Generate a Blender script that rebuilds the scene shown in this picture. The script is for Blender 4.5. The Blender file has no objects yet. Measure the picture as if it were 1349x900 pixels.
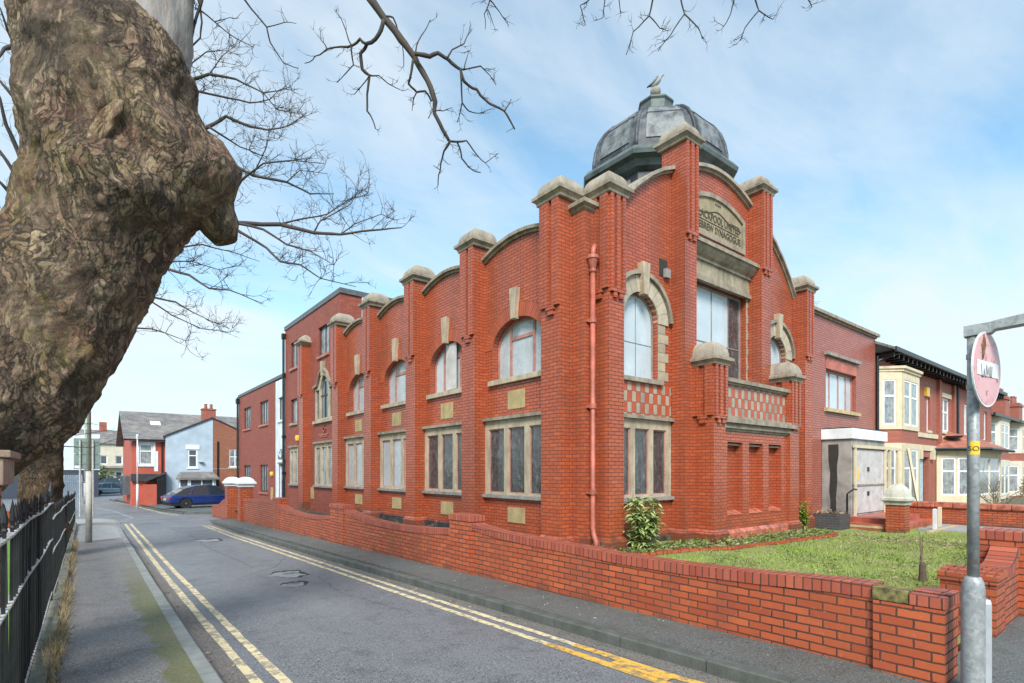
import bpy, bmesh, math, random
from mathutils import Vector, noise
from mathutils.geometry import tessellate_polygon
import numpy as np
R = math.radians
sc = bpy.context.scene
# ------------------------------------------------------------ camera, sky, sun, exposure
cam = bpy.data.cameras.new("Camera"); camo = bpy.data.objects.new("Camera", cam)
sc.collection.objects.link(camo); sc.camera = camo
camo.location = (0, 0, 1.75); camo.rotation_euler = (R(90), 0, -R(38.4377))
cam.sensor_width = 36; cam.lens = 36*710/1349; cam.shift_y = 171/1349
cam.clip_start = .05; cam.clip_end = 3000
w = bpy.data.worlds.new("World"); sc.world = w; w.use_nodes = True
SUN_EL, SUN_HEAD = 42, 222          # heading clockwise from +Y
nt = w.node_tree; N = nt.nodes; L = nt.links; N.clear()
out = N.new('ShaderNodeOutputWorld'); bg = N.new('ShaderNodeBackground')
bg.inputs['Strength'].default_value = .092
sky = N.new('ShaderNodeTexSky'); sky.sky_type = 'NISHITA'; sky.sun_disc = False
sky.sun_elevation = R(SUN_EL); sky.sun_rotation = R(SUN_HEAD); sky.air_density = 1.0; sky.dust_density = .6; sky.ozone_density = 1.3
tc = N.new('ShaderNodeTexCoord'); sep = N.new('ShaderNodeSeparateXYZ'); L.new(tc.outputs['Generated'], sep.inputs[0])
def wm(op, a, b=None):
    n = N.new('ShaderNodeMath'); n.operation = op
    for i, v in enumerate((a, b)):
        if v is None: continue
        if isinstance(v, (int, float)): n.inputs[i].default_value = v
        else: L.new(v, n.inputs[i])
    return n.outputs[0]
den = wm('ADD', wm('MAXIMUM', sep.outputs[2], 0.0), .28)
comb = N.new('ShaderNodeCombineXYZ')
L.new(wm('DIVIDE', sep.outputs[0], den), comb.inputs[0]); L.new(wm('DIVIDE', sep.outputs[1], den), comb.inputs[1])
def wnoise(scale, detail, rough, off, dist=0.0, sx=1.0, rot=0.0):
    m = N.new('ShaderNodeMapping'); m.inputs['Location'].default_value = (off, off*.7, off*.3)
    m.inputs['Scale'].default_value = (sx, 1, 1); m.inputs['Rotation'].default_value = (0, 0, rot)
    L.new(comb.outputs[0], m.inputs[0])
    n = N.new('ShaderNodeTexNoise'); n.inputs['Scale'].default_value = scale; n.inputs['Detail'].default_value = detail
    n.inputs['Roughness'].default_value = rough; n.inputs['Distortion'].default_value = dist
    L.new(m.outputs[0], n.inputs['Vector']); return n.outputs['Fac']
n1 = wnoise(1.15, 9, .56, 3.3, .5, .55, .6); n2 = wnoise(4.2, 8, .6, 7.7, .8, .4, .6)
mixn = wm('ADD', wm('MULTIPLY', n1, .76), wm('MULTIPLY', n2, .24))
ramp = N.new('ShaderNodeValToRGB'); e = ramp.color_ramp.elements
e[0].position = .44; e[0].color = (0, 0, 0, 1); e[1].position = .63; e[1].color = (1, 1, 1, 1)
L.new(mixn, ramp.inputs[0])
# cloud veil thickens towards the horizon
hz = N.new('ShaderNodeMapRange'); hz.inputs['From Min'].default_value = 0.0; hz.inputs['From Max'].default_value = .42
hz.inputs['To Min'].default_value = .70; hz.inputs['To Max'].default_value = .14; L.new(sep.outputs[2], hz.inputs['Value'])
cf = wm('MINIMUM', wm('ADD', wm('MULTIPLY', ramp.outputs[0], .68), hz.outputs[0]), .93)
mx = N.new('ShaderNodeMix'); mx.data_type = 'RGBA'
tint = N.new('ShaderNodeMix'); tint.data_type = 'RGBA'; tint.blend_type = 'MULTIPLY'; tint.inputs[0].default_value = 1
L.new(sky.outputs[0], tint.inputs[6]); tint.inputs[7].default_value = (1.02, 1.46, 1.40, 1)
L.new(cf, mx.inputs[0]); L.new(tint.outputs[2], mx.inputs[6]); mx.inputs[7].default_value = (4.5, 5.0, 5.35, 1)
L.new(mx.outputs[2], bg.inputs['Color']); L.new(bg.outputs[0], out.inputs['Surface'])
sl = bpy.data.lights.new("Sun", 'SUN'); sl.energy = 2.6; sl.angle = R(20); sl.color = (1, .96, .9)
so = bpy.data.objects.new("Sun", sl); sc.collection.objects.link(so)
h = R(SUN_HEAD); dv = Vector((math.sin(h)*math.cos(R(SUN_EL)), math.cos(h)*math.cos(R(SUN_EL)), math.sin(R(SUN_EL))))
so.rotation_euler = dv.to_track_quat('Z', 'Y').to_euler()
vs = sc.view_settings; vs.view_transform = 'Standard'; vs.look = 'None'; vs.gamma = 1; vs.exposure = 1.08
random.seed(7)
C = sc.collection.objects
TH = R(38.4377); sn, cs = math.sin(TH), math.cos(TH)
def ray(px, py):
    a = (px-674.5)/710; return Vector((sn+a*cs, cs-a*sn, (621-py)/710))
def at(px, py, d): return Vector((0, 0, 1.75))+ray(px, py)*d           # survey helper: a sighted point at distance d
def onY(px, py, Y): r = ray(px, py); return Vector((0, 0, 1.75))+r*(Y/r.y)
def zg(y):                                                            # the lane falls away gently
    if y < 45: return -.02*(max(y, -10)-3)
    return -.84-.0105*(min(y, 100)-45)
# ------------------------------------------------------------ materials
M = {}
def newmat(name):
    m = bpy.data.materials.new(name); m.use_nodes = True; M[name] = m
    b = m.node_tree.nodes['Principled BSDF']; return m, m.node_tree, b
def nd(t, typ, **kw):
    n = t.nodes.new(typ)
    for k, v in kw.items():
        if k in n.inputs: n.inputs[k].default_value = v
        else: setattr(n, k, v)
    return n
def mixc(t, fac, a, b, mode='MIX'):
    m = t.nodes.new('ShaderNodeMix'); m.data_type = 'RGBA'; m.blend_type = mode
    for s, v in ((0, fac), (6, a), (7, b)):
        if isinstance(v, tuple): m.inputs[s].default_value = v if len(v) == 4 else v+(1,)
        elif isinstance(v, (int, float)): m.inputs[s].default_value = v
        else: t.links.new(v, m.inputs[s])
    return m.outputs[2]
def noisef(t, scale, detail=5, vec=None, stretch=None, lo=.35, hi=.65, rough=.6, coord='Object'):
    tcn = nd(t, 'ShaderNodeTexCoord'); v = tcn.outputs[coord] if vec is None else vec
    if stretch:
        mp = nd(t, 'ShaderNodeMapping'); mp.inputs['Scale'].default_value = stretch; t.links.new(v, mp.inputs[0]); v = mp.outputs[0]
    n = nd(t, 'ShaderNodeTexNoise', Scale=scale, Detail=detail, Roughness=rough); t.links.new(v, n.inputs['Vector'])
    r = nd(t, 'ShaderNodeMapRange'); r.inputs['From Min'].default_value = lo; r.inputs['From Max'].default_value = hi
    t.links.new(n.outputs['Fac'], r.inputs['Value']); return r.outputs[0]
def bump(t, b, hgt, strength=.3, dist=.01, prev=None):
    bp = nd(t, 'ShaderNodeBump', Strength=strength, Distance=dist); t.links.new(hgt, bp.inputs['Height'])
    if prev is not None: t.links.new(prev, bp.inputs['Normal'])
    t.links.new(bp.outputs[0], b.inputs['Normal']); return bp.outputs[0]
def plain(name, col, rough=.6, metal=0, var=.18, vscale=6, bmp=0.0, spec=.5):
    m, t, b = newmat(name)
    f = noisef(t, vscale, 6)
    c2 = tuple(max(0, c*(1-var*1.6)) for c in col); c1 = tuple(min(1, c*(1+var*.6)) for c in col)
    t.links.new(mixc(t, f, c1, c2), b.inputs['Base Color'])
    b.inputs['Roughness'].default_value = rough; b.inputs['Metallic'].default_value = metal; b.inputs['Specular IOR Level'].default_value = spec
    if bmp: bump(t, b, noisef(t, vscale*8, 4, lo=0, hi=1), bmp, .01)
    return m
def brick(name, c1, c2, mort, bw=.225, rh=.075, ms=.007, rough=.38, offset=.5, streak=.25, spec=.5, dirt=(.12, .05, .035), bs=.35, damp=None, warp=.003):
    m, t, b = newmat(name)
    uv = nd(t, 'ShaderNodeUVMap')
    br = nd(t, 'ShaderNodeTexBrick'); br.offset = offset; br.squash = 1
    for k, v in (('Scale', 1), ('Mortar Size', ms), ('Mortar Smooth', .15), ('Bias', -.1), ('Brick Width', bw), ('Row Height', rh)): br.inputs[k].default_value = v
    br.inputs['Color1'].default_value = c1+(1,); br.inputs['Color2'].default_value = c2+(1,); br.inputs['Mortar'].default_value = mort+(1,)
    wn = nd(t, 'ShaderNodeTexNoise', Scale=14.0, Detail=4.0); tcw = nd(t, 'ShaderNodeTexCoord'); t.links.new(tcw.outputs['Object'], wn.inputs['Vector'])
    wa = nd(t, 'ShaderNodeVectorMath', operation='MULTIPLY_ADD'); t.links.new(wn.outputs['Color'], wa.inputs[0]); wa.inputs[1].default_value = (warp*2.5,)*3; t.links.new(uv.outputs[0], wa.inputs[2])
    t.links.new(wa.outputs[0], br.inputs['Vector'])
    b2 = nd(t, 'ShaderNodeTexBrick'); b2.offset = offset                      # a second pick of tone per brick: the odd dark or purple one
    for k, v in (('Scale', 1), ('Mortar Size', 0), ('Bias', .55), ('Brick Width', bw), ('Row Height', rh)): b2.inputs[k].default_value = v
    b2.inputs['Color1'].default_value = (1.08, 1.10, 1.04, 1); b2.inputs['Color2'].default_value = (.74, .66, .66, 1)
    mv = nd(t, 'ShaderNodeMapping'); mv.inputs['Location'].default_value = (bw*40, rh*34, 0); t.links.new(wa.outputs[0], mv.inputs[0]); t.links.new(mv.outputs[0], b2.inputs['Vector'])
    col0 = mixc(t, .8, br.outputs['Color'], b2.outputs['Color'], 'MULTIPLY')
    col = mixc(t, mth(t, 'MULTIPLY', noisef(t, 1.3, 6, lo=.42, hi=.75), .40), col0, tuple(c*.55 for c in c1))
    col = mixc(t, mth(t, 'MULTIPLY', noisef(t, 1.0, 7, stretch=(2.2, 2.2, .22), lo=.47, hi=.74), streak), col, dirt)
    col = mixc(t, mth(t, 'MULTIPLY', noisef(t, 45, 3, lo=.62, hi=.75), .25), col, (.5, .42, .38))
    if damp:                                                                # tide mark of damp and algae with a ragged upper edge
        gp_ = nd(t, 'ShaderNodeNewGeometry'); sz = nd(t, 'ShaderNodeSeparateXYZ'); t.links.new(gp_.outputs['Position'], sz.inputs[0])
        zz = mth(t, 'ADD', sz.outputs[2], mth(t, 'MULTIPLY', sz.outputs[1], damp[2]))
        zz = mth(t, 'ADD', zz, mth(t, 'MULTIPLY', mth(t, 'SUBTRACT', noisef(t, 2.0, 7, lo=0, hi=1), .5), damp[1]))
        dm = nd(t, 'ShaderNodeMapRange'); dm.inputs['From Min'].default_value = damp[0]; dm.inputs['From Max'].default_value = damp[0]-.14; t.links.new(zz, dm.inputs['Value'])
        col = mixc(t, mth(t, 'MULTIPLY', dm.outputs[0], .62), col, (.075, .042, .03))
    t.links.new(col, b.inputs['Base Color'])
    rr = nd(t, 'ShaderNodeMapRange'); rr.inputs['To Min'].default_value = rough; rr.inputs['To Max'].default_value = .85
    t.links.new(br.outputs['Fac'], rr.inputs['Value']); t.links.new(rr.outputs[0], b.inputs['Roughness'])
    b.inputs['Specular IOR Level'].default_value = spec
    inv = nd(t, 'ShaderNodeMath', operation='SUBTRACT'); inv.inputs[0].default_value = 1; t.links.new(br.outputs['Fac'], inv.inputs[1])
    p = bump(t, b, inv.outputs[0], bs, .008)
    bump(t, b, noisef(t, 9, 5, lo=0, hi=1), .12, .02, p)
    return m
def mth(t, op, a, bb):
    n = nd(t, 'ShaderNodeMath', operation=op)
    for i, v in enumerate((a, bb)):
        if isinstance(v, (int, float)): n.inputs[i].default_value = v
        else: t.links.new(v, n.inputs[i])
    return n.outputs[0]
RB1, RB2, RBM = (.52, .118, .045), (.43, .088, .034), (.12, .028, .016)
brick('red_brick', RB1, RB2, RBM, ms=.0075, rough=.30, spec=.6, bs=.45, streak=.5, damp=(.42, 1.0, 0))
brick('arch_brick', RB1, RB2, RBM, bw=.078, rh=.35, offset=0)
brick('wall_brick', (.54, .130, .046), (.41, .082, .034), (.060, .030, .020), streak=.45, rough=.45, ms=.008, bs=.6, damp=(.24, .75, .02), warp=.0045)
brick('coping_brick', (.50, .13, .07), (.36, .075, .045), (.075, .035, .025), bw=.078, rh=.40, offset=0, rough=.5)
brick('modern_brick', (.36, .088, .052), (.28, .064, .042), (.20, .075, .052), rough=.6, streak=.15)
brick('annex_brick', (.43, .13, .085), (.37, .105, .07), (.22, .07, .05), rough=.34, streak=.2, spec=.6, ms=.008)
brick('terrace_brick', (.41, .12, .075), (.35, .095, .06), (.32, .15, .11), rough=.6, streak=.15)
brick('orange_brick', (.38, .13, .06), (.30, .09, .05), (.28, .2, .14), rough=.75, streak=.2)
brick('grey_brick', (.07, .075, .085), (.05, .055, .06), (.12, .12, .12), rough=.7)
def checker():
    m, t, b = newmat('checker_tile')
    uv = nd(t, 'ShaderNodeUVMap'); ck = nd(t, 'ShaderNodeTexChecker', Scale=1.0)
    mp = nd(t, 'ShaderNodeMapping'); mp.inputs['Scale'].default_value = (1/.15, 1/.235, 1); mp.inputs['Location'].default_value = (.02, .12, .5)
    t.links.new(uv.outputs[0], mp.inputs[0]); t.links.new(mp.outputs[0], ck.inputs['Vector'])
    st = mixc(t, noisef(t, 3, 6), (.40, .33, .24), (.21, .185, .15))
    rb = mixc(t, noisef(t, 7, 4), (.46, .085, .035), (.36, .062, .03))
    br = nd(t, 'ShaderNodeTexBrick'); br.offset = 0
    for k, v in (('Scale', 1), ('Mortar Size', .006), ('Brick Width', .15), ('Row Height', .235)): br.inputs[k].default_value = v
    mp2 = nd(t, 'ShaderNodeMapping'); mp2.inputs['Location'].default_value = (.003, .0282, 0)
    t.links.new(uv.outputs[0], mp2.inputs[0]); t.links.new(mp2.outputs[0], br.inputs['Vector'])
    c = mixc(t, br.outputs['Fac'], mixc(t, ck.outputs['Fac'], st, rb), (.10, .05, .035))
    t.links.new(c, b.inputs['Base Color']); b.inputs['Roughness'].default_value = .45
checker()
def stone(name, a, bb, dark, ds=.45):
    m, t, b = newmat(name)
    c = mixc(t, noisef(t, 4, 7), a, bb)
    c = mixc(t, mth(t, 'MULTIPLY', noisef(t, 2.5, 8, stretch=(2, 2, .5), lo=.45, hi=.7), ds), c, dark)
    c = mixc(t, mth(t, 'MULTIPLY', noisef(t, 30, 4, lo=.55, hi=.75), .35), c, dark)
    t.links.new(c, b.inputs['Base Color']); b.inputs['Roughness'].default_value = .75
    bump(t, b, noisef(t, 22, 6, lo=0, hi=1), .35, .02)
stone('stone', (.48, .40, .29), (.37, .30, .215), (.13, .105, .08), .55)
stone('cap_stone', (.38, .325, .255), (.27, .23, .18), (.11, .095, .075), .6)
stone('cornice_stone', (.34, .28, .215), (.24, .20, .15), (.07, .06, .045), .65)
stone('frieze_stone', (.40, .335, .235), (.30, .245, .17), (.08, .07, .05), .65)
stone('plaque_stone', (.44, .34, .16), (.34, .26, .13), (.15, .12, .07), .4)
stone('sign_stone', (.34, .275, .165), (.25, .20, .12), (.075, .065, .045), .5)
stone('sill_dark', (.31, .29, .26), (.22, .205, .185), (.05, .05, .045), .5)
stone('white_stone', (.58, .56, .48), (.42, .41, .34), (.16, .16, .12), .45)
stone('cream_stone', (.62, .53, .37), (.54, .45, .31), (.32, .27, .18), .3)
stone('tan_wood', (.55, .42, .22), (.42, .31, .17), (.2, .15, .09), .3)
stone('moss_stone', (.22, .21, .17), (.13, .135, .095), (.05, .05, .035), .5)
stone('brown_cap', (.33, .22, .17), (.24, .15, .115), (.06, .045, .035), .5)
def quoinm():
    m, t, b = newmat('quoin_stone')
    uv = nd(t, 'ShaderNodeUVMap'); br = nd(t, 'ShaderNodeTexBrick'); br.offset = 0
    for k, v in (('Scale', 1), ('Mortar Size', .008), ('Brick Width', 40), ('Row Height', .2135)): br.inputs[k].default_value = v
    br.inputs['Color1'].default_value = (.44, .36, .245, 1); br.inputs['Color2'].default_value = (.27, .235, .18, 1); br.inputs['Mortar'].default_value = (.1, .08, .06, 1)
    mp = nd(t, 'ShaderNodeMapping'); mp.inputs['Location'].default_value = (20, .02, 0); t.links.new(uv.outputs[0], mp.inputs[0]); t.links.new(mp.outputs[0], br.inputs['Vector'])
    c = mixc(t, mth(t, 'MULTIPLY', noisef(t, 5, 7), .5), br.outputs['Color'], (.22, .19, .14)); t.links.new(c, b.inputs['Base Color']); b.inputs['Roughness'].default_value = .75
quoinm()
def archm():
    m, t, b = newmat('arch_stone')
    uv = nd(t, 'ShaderNodeUVMap'); br = nd(t, 'ShaderNodeTexBrick'); br.offset = 0
    for k, v in (('Scale', 1), ('Mortar Size', .007), ('Brick Width', .29), ('Row Height', 3)): br.inputs[k].default_value = v
    br.inputs['Color1'].default_value = (.50, .43, .32, 1); br.inputs['Color2'].default_value = (.30, .26, .20, 1); br.inputs['Mortar'].default_value = (.1, .08, .06, 1)
    t.links.new(uv.outputs[0], br.inputs['Vector'])
    c = mixc(t, mth(t, 'MULTIPLY', noisef(t, 5, 7), .5), br.outputs['Color'], (.22, .185, .14)); t.links.new(c, b.inputs['Base Color']); b.inputs['Roughness'].default_value = .75
    m, t, b = newmat('lawn_grass')
    c = mixc(t, noisef(t, 1.1, 7, lo=.40, hi=.62), (.30, .41, .07), (.24, .28, .085)); c = mixc(t, noisef(t, 2.6, 7, lo=.52, hi=.64), c, (.34, .29, .16)); c = mixc(t, mth(t, 'MULTIPLY', noisef(t, 30, 3), .35), c, (.13, .17, .04))
    t.links.new(c, b.inputs['Base Color']); b.inputs['Roughness'].default_value = .8
archm()
plain('letter_dark', (.075, .06, .04), .8)
plain('pink_paint', (.42, .115, .075), .5, var=.25, vscale=3)
plain('pink_frame', (.42, .20, .17), .5)
plain('plinth_brick', (.46, .14, .085), .4, var=.35)
plain('upvc', (.78, .79, .80), .35, var=.05)
plain('black_paint', (.012, .013, .015), .38, var=.4)
plain('dark_frame', (.03, .032, .036), .4)
plain('white_paint', (.72, .75, .78), .5, var=.10, vscale=2)
plain('white_wall', (.62, .68, .74), .6, var=.1, vscale=2)
plain('cream_wall', (.58, .52, .42), .7, var=.1, vscale=1)
plain('blue_wall', (.40, .475, .55), .7, var=.10, vscale=1.2)
plain('red_wall', (.45, .09, .052), .65, var=.12, vscale=1.2)
plain('grey_render', (.30, .28, .26), .8, var=.25, vscale=2, bmp=.2)
plain('black_streak', (.03, .028, .025), .8)
plain('door_board', (.50, .47, .455), .6, var=.15, vscale=3)
plain('terracotta', (.36, .13, .085), .7, var=.25, vscale=3)
plain('chimney_pot', (.30, .10, .07), .8)
plain('lead_dark', (.035, .037, .042), .55, var=.3, spec=.6)
plain('roof_edge', (.11, .115, .125), .5)
plain('tyre', (.012, .012, .013), .8)
plain('rim', (.16, .165, .17), .35, metal=.6)
plain('silver_rim', (.4, .4, .42), .35, metal=.6)
plain('car_blue', (.010, .030, .15), .22, var=.1, spec=.6)
plain('car_silver', (.42, .52, .60), .3, metal=.2, var=.05)
plain('car_white', (.7, .72, .74), .3, var=.05)
plain('car_dark', (.05, .06, .08), .3, var=.05)
plain('car_glass', (.02, .03, .035), .06, var=.1, spec=.9)
plain('lamp_red', (.35, .01, .01), .3)
plain('number_plate', (.6, .5, .08), .4)
plain('sign_green', (.15, .20, .185), .45, metal=.0, var=.12, vscale=2)
plain('concrete_post', (.42, .40, .37), .8, var=.15)
plain('worn_white', (.46, .45, .43), .6, var=.3, vscale=14)
plain('yellow_sticker', (.80, .48, .03), .4, var=.08)
plain('yellow_box', (.7, .45, .05), .4)
plain('sign_white', (.66, .66, .67), .4, var=.1)
plain('gull_white', (.30, .31, .32), .8, var=.1)
plain('gull_grey', (.20, .22, .25), .8, var=.3, vscale=20)
plain('gull_dark', (.03, .03, .035), .8)
plain('twig', (.055, .042, .034), .85, var=.4, vscale=2)
plain('far_twig', (.065, .048, .042), .85, var=.35, vscale=.6)
plain('dry_stem', (.36, .27, .15), .85, var=.3)
plain('dead_twig', (.24, .18, .12), .85, var=.35)
plain('brown_leaf', (.34, .25, .16), .8, var=.4, vscale=5)
plain('shrub_leaf', (.40, .48, .17), .35, var=.45, vscale=5)
plain('bush_leaf', (.24, .34, .03), .5, var=.35, vscale=9)
plain('hedge_leaf', (.10, .15, .04), .6, var=.4, vscale=4)
plain('soil', (.075, .06, .042), .95, var=.5, vscale=6, bmp=.6)
plain('litter', (.42, .40, .37), .8, var=.3)
plain('steel_door', (.36, .38, .40), .45, metal=.2, var=.1)
plain('orange_cone', (.55, .2, .1), .6)
plain('cyan_post', (.40, .58, .62), .5)
plain('planter_dark', (.05, .054, .06), .6)
plain('bark_stump', (.10, .07, .05), .9, bmp=.5)
def glass(name, col, rough, spec=.5, var=.3, sc_=3.0, streakc=None):
    m, t, b = newmat(name)
    c = mixc(t, noisef(t, sc_, 6), col, tuple(x*(1-var) for x in col))
    if streakc: c = mixc(t, mth(t, 'MULTIPLY', noisef(t, 6, 7, stretch=(2, 2, .6), lo=.5, hi=.7), .5), c, streakc)
    t.links.new(c, b.inputs['Base Color']); b.inputs['Roughness'].default_value = rough; b.inputs['Specular IOR Level'].default_value = spec
    bump(t, b, noisef(t, 2.0, 3, lo=0, hi=1), .06, .02)
glass('window_glass', (.10, .115, .13), .05, .9)
glass('net_glass', (.26, .28, .29), .12, .8, .5, 4, (.55, .56, .56))
glass('pale_glass', (.50, .56, .60), .10, .8, .18, 1.2, (.38, .44, .47))
def leaded(name, c0, c1, c2, ln):
    m, t, b = newmat(name)
    uv = nd(t, 'ShaderNodeUVMap')
    vo = nd(t, 'ShaderNodeTexVoronoi', Scale=8.0); vo.feature = 'DISTANCE_TO_EDGE'; t.links.new(uv.outputs[0], vo.inputs['Vector'])
    vc = nd(t, 'ShaderNodeTexVoronoi', Scale=8.0); t.links.new(uv.outputs[0], vc.inputs['Vector'])
    line = nd(t, 'ShaderNodeMapRange'); line.inputs['From Min'].default_value = .03; line.inputs['From Max'].default_value = .10
    t.links.new(vo.outputs['Distance'], line.inputs['Value'])
    br = nd(t, 'ShaderNodeTexBrick'); br.offset = 0
    for k, v in (('Scale', 1), ('Mortar Size', .006), ('Brick Width', .145), ('Row Height', .39)): br.inputs[k].default_value = v
    t.links.new(uv.outputs[0], br.inputs['Vector'])
    sx = nd(t, 'ShaderNodeSeparateColor'); t.links.new(vc.outputs['Color'], sx.inputs[0])
    c = mixc(t, sx.outputs[0], c0, c1)
    c = mixc(t, mth(t, 'MULTIPLY', mth(t, 'SUBTRACT', 1.0, line.outputs[0]), .35), c, ln)
    c = mixc(t, mth(t, 'MULTIPLY', br.outputs['Fac'], .45), c, ln)
    c = mixc(t, mth(t, 'MULTIPLY', noisef(t, 1.6, 5, lo=.40, hi=.66), .75), c, c2)
    c = mixc(t, mth(t, 'MULTIPLY', noisef(t, 11, 7, lo=.52, hi=.70, stretch=(1, 1, .4)), .28), c, (.36, .38, .39))
    t.links.new(c, b.inputs['Base Color']); b.inputs['Roughness'].default_value = .12; b.inputs['Specular IOR Level'].default_value = .8
    bump(t, b, noisef(t, 5, 3, lo=0, hi=1), .15, .02)
leaded('leaded_glass', (.028, .032, .034), (.065, .075, .078), (.05, .032, .03), (.12, .125, .125))
leaded('pale_leaded', (.32, .36, .385), (.40, .44, .46), (.44, .47, .49), (.27, .29, .31))
def slate():
    m, t, b = newmat('slate')
    uv = nd(t, 'ShaderNodeUVMap'); br = nd(t, 'ShaderNodeTexBrick')
    for k, v in (('Scale', 1), ('Mortar Size', .012), ('Brick Width', .28), ('Row Height', .2)): br.inputs[k].default_value = v
    br.inputs['Color1'].default_value = (.12, .115, .115, 1); br.inputs['Color2'].default_value = (.20, .185, .175, 1); br.inputs['Mortar'].default_value = (.05, .05, .05, 1)
    t.links.new(uv.outputs[0], br.inputs['Vector'])
    c = mixc(t, mth(t, 'MULTIPLY', noisef(t, 1.1, 7, lo=.45, hi=.65), .6), br.outputs['Color'], (.30, .26, .23))
    t.links.new(c, b.inputs['Base Color']); b.inputs['Roughness'].default_value = .7; bump(t, b, br.outputs['Fac'], -.4, .02)
slate()
def domelead():
    m, t, b = newmat('dome_lead')
    c = mixc(t, noisef(t, 2.2, 8, lo=.42, hi=.60), (.036, .041, .049), (.10, .108, .118))
    c = mixc(t, mth(t, 'MULTIPLY', noisef(t, 5, 8, stretch=(1, 1, .5), lo=.50, hi=.60), .75), c, (.02, .024, .03))
    t.links.new(c, b.inputs['Base Color']); b.inputs['Roughness'].default_value = .6; bump(t, b, noisef(t, 7, 6, lo=0, hi=1), .5, .04)
    m, t, b = newmat('dome_panel')
    c = mixc(t, noisef(t, 2.6, 9, lo=.43, hi=.60, rough=.7), (.185, .20, .205), (.045, .05, .06))
    c = mixc(t, mth(t, 'MULTIPLY', noisef(t, 9, 6, lo=.45, hi=.7), .45), c, (.16, .16, .15))
    t.links.new(c, b.inputs['Base Color']); b.inputs['Roughness'].default_value = .6; bump(t, b, noisef(t, 12, 6, lo=0, hi=1), .5, .03)
    m, t, b = newmat('dome_copper')
    c = mixc(t, noisef(t, 3, 7, lo=.4, hi=.65), (.10, .125, .12), (.045, .054, .056))
    t.links.new(c, b.inputs['Base Color']); b.inputs['Roughness'].default_value = .6
domelead()
def asphalt(name, a, bb, stain, scale=1.0, rough=.75, moss=None):
    m, t, b = newmat(name)
    c = mixc(t, noisef(t, 55, 3, lo=.36, hi=.66, rough=.75), a, bb)
    c = mixc(t, mth(t, 'MULTIPLY', noisef(t, 75, 2, lo=.60, hi=.66), .65), c, tuple(min(1, x*2.3) for x in bb))
    c = mixc(t, mth(t, 'MULTIPLY', noisef(t, 38, 2, lo=.57, hi=.66), .75), c, tuple(x*.35 for x in a))
    c = mixc(t, mth(t, 'MULTIPLY', noisef(t, .55, 7, stretch=(1.6, .35, 1), lo=.40, hi=.66), .38), c, stain)
    c = mixc(t, mth(t, 'MULTIPLY', noisef(t, 2.7, 9, lo=.52, hi=.68), .35), c, tuple(x*.55 for x in a))
    if moss:
        tcn = nd(t, 'ShaderNodeTexCoord'); sp = nd(t, 'ShaderNodeSeparateXYZ'); t.links.new(tcn.outputs['Object'], sp.inputs[0])
        wob = mth(t, 'ADD', sp.outputs[0], mth(t, 'MULTIPLY', mth(t, 'SUBTRACT', noisef(t, 2.2, 6, lo=0, hi=1), .5), .55))
        mr = nd(t, 'ShaderNodeMapRange'); mr.inputs['From Min'].default_value = moss[0]; mr.inputs['From Max'].default_value = moss[1]
        t.links.new(wob, mr.inputs['Value'])
        mr2 = nd(t, 'ShaderNodeMapRange'); mr2.inputs['From Min'].default_value = 14; mr2.inputs['From Max'].default_value = 9
        t.links.new(sp.outputs[1], mr2.inputs['Value'])
        f = mth(t, 'MULTIPLY', mth(t, 'MULTIPLY', mr.outputs[0], mr2.outputs[0]), noisef(t, 14, 8, lo=.22, hi=.45, rough=.7))
        mc = mixc(t, noisef(t, 40, 4), (.17, .17, .062), (.105, .105, .045))
        c = mixc(t, mth(t, 'MULTIPLY', f, .9), c, mc)
    t.links.new(c, b.inputs['Base Color'])
    rr = nd(t, 'ShaderNodeMapRange'); rr.inputs['To Min'].default_value = rough; rr.inputs['To Max'].default_value = rough-.2
    t.links.new(noisef(t, .9, 6), rr.inputs['Value']); t.links.new(rr.outputs[0], b.inputs['Roughness'])
    p = bump(t, b, noisef(t, 70, 3, lo=0, hi=1), .7, .012); bump(t, b, noisef(t, 3, 6, lo=0, hi=1), .2, .03, p)
asphalt('asphalt', (.078, .080, .085), (.195, .20, .212), (.225, .23, .24), rough=.62)
asphalt('grit', (.085, .075, .066), (.20, .18, .16), (.15, .13, .115), rough=.85)
asphalt('new_patch', (.07, .074, .082), (.175, .182, .20), (.19, .20, .21), rough=.7)
plain('mossy_brick', (.19, .16, .055), .85, var=.5, vscale=14, bmp=.4)
plain('crack', (.03, .03, .032), .9)
asphalt('pavement_dark', (.058, .066, .062), (.125, .138, .13), (.15, .16, .15), rough=.65)
asphalt('pavement_old', (.11, .102, .098), (.28, .262, .25), (.20, .18, .165), rough=.8, moss=(.49, .54))
asphalt('pavement_pale', (.25, .25, .245), (.33, .33, .32), (.28, .28, .275), rough=.8)
asphalt('patch', (.25, .25, .25), (.34, .34, .33), (.05, .05, .05), rough=.8)
stone('kerb_stone', (.27, .28, .27), (.21, .22, .205), (.12, .12, .09), .4)
stone('dark_kerb', (.105, .11, .10), (.07, .075, .065), (.04, .042, .03), .5)
def paint(name, col, hole):
    m, t, b = newmat(name)
    f = noisef(t, 9, 9, lo=.47, hi=.56, rough=.75)
    c = mixc(t, mth(t, 'MULTIPLY', f, hole), col, (.12, .12, .125))
    c = mixc(t, mth(t, 'MULTIPLY', noisef(t, 1.6, 5), .35), c, tuple(x*.7 for x in col))
    t.links.new(c, b.inputs['Base Color']); b.inputs['Roughness'].default_value = .7
paint('yellow_paint', (.66, .54, .32), .85); paint('fresh_yellow', (.72, .40, .055), .8); paint('white_line', (.34, .34, .34), .9)
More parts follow.
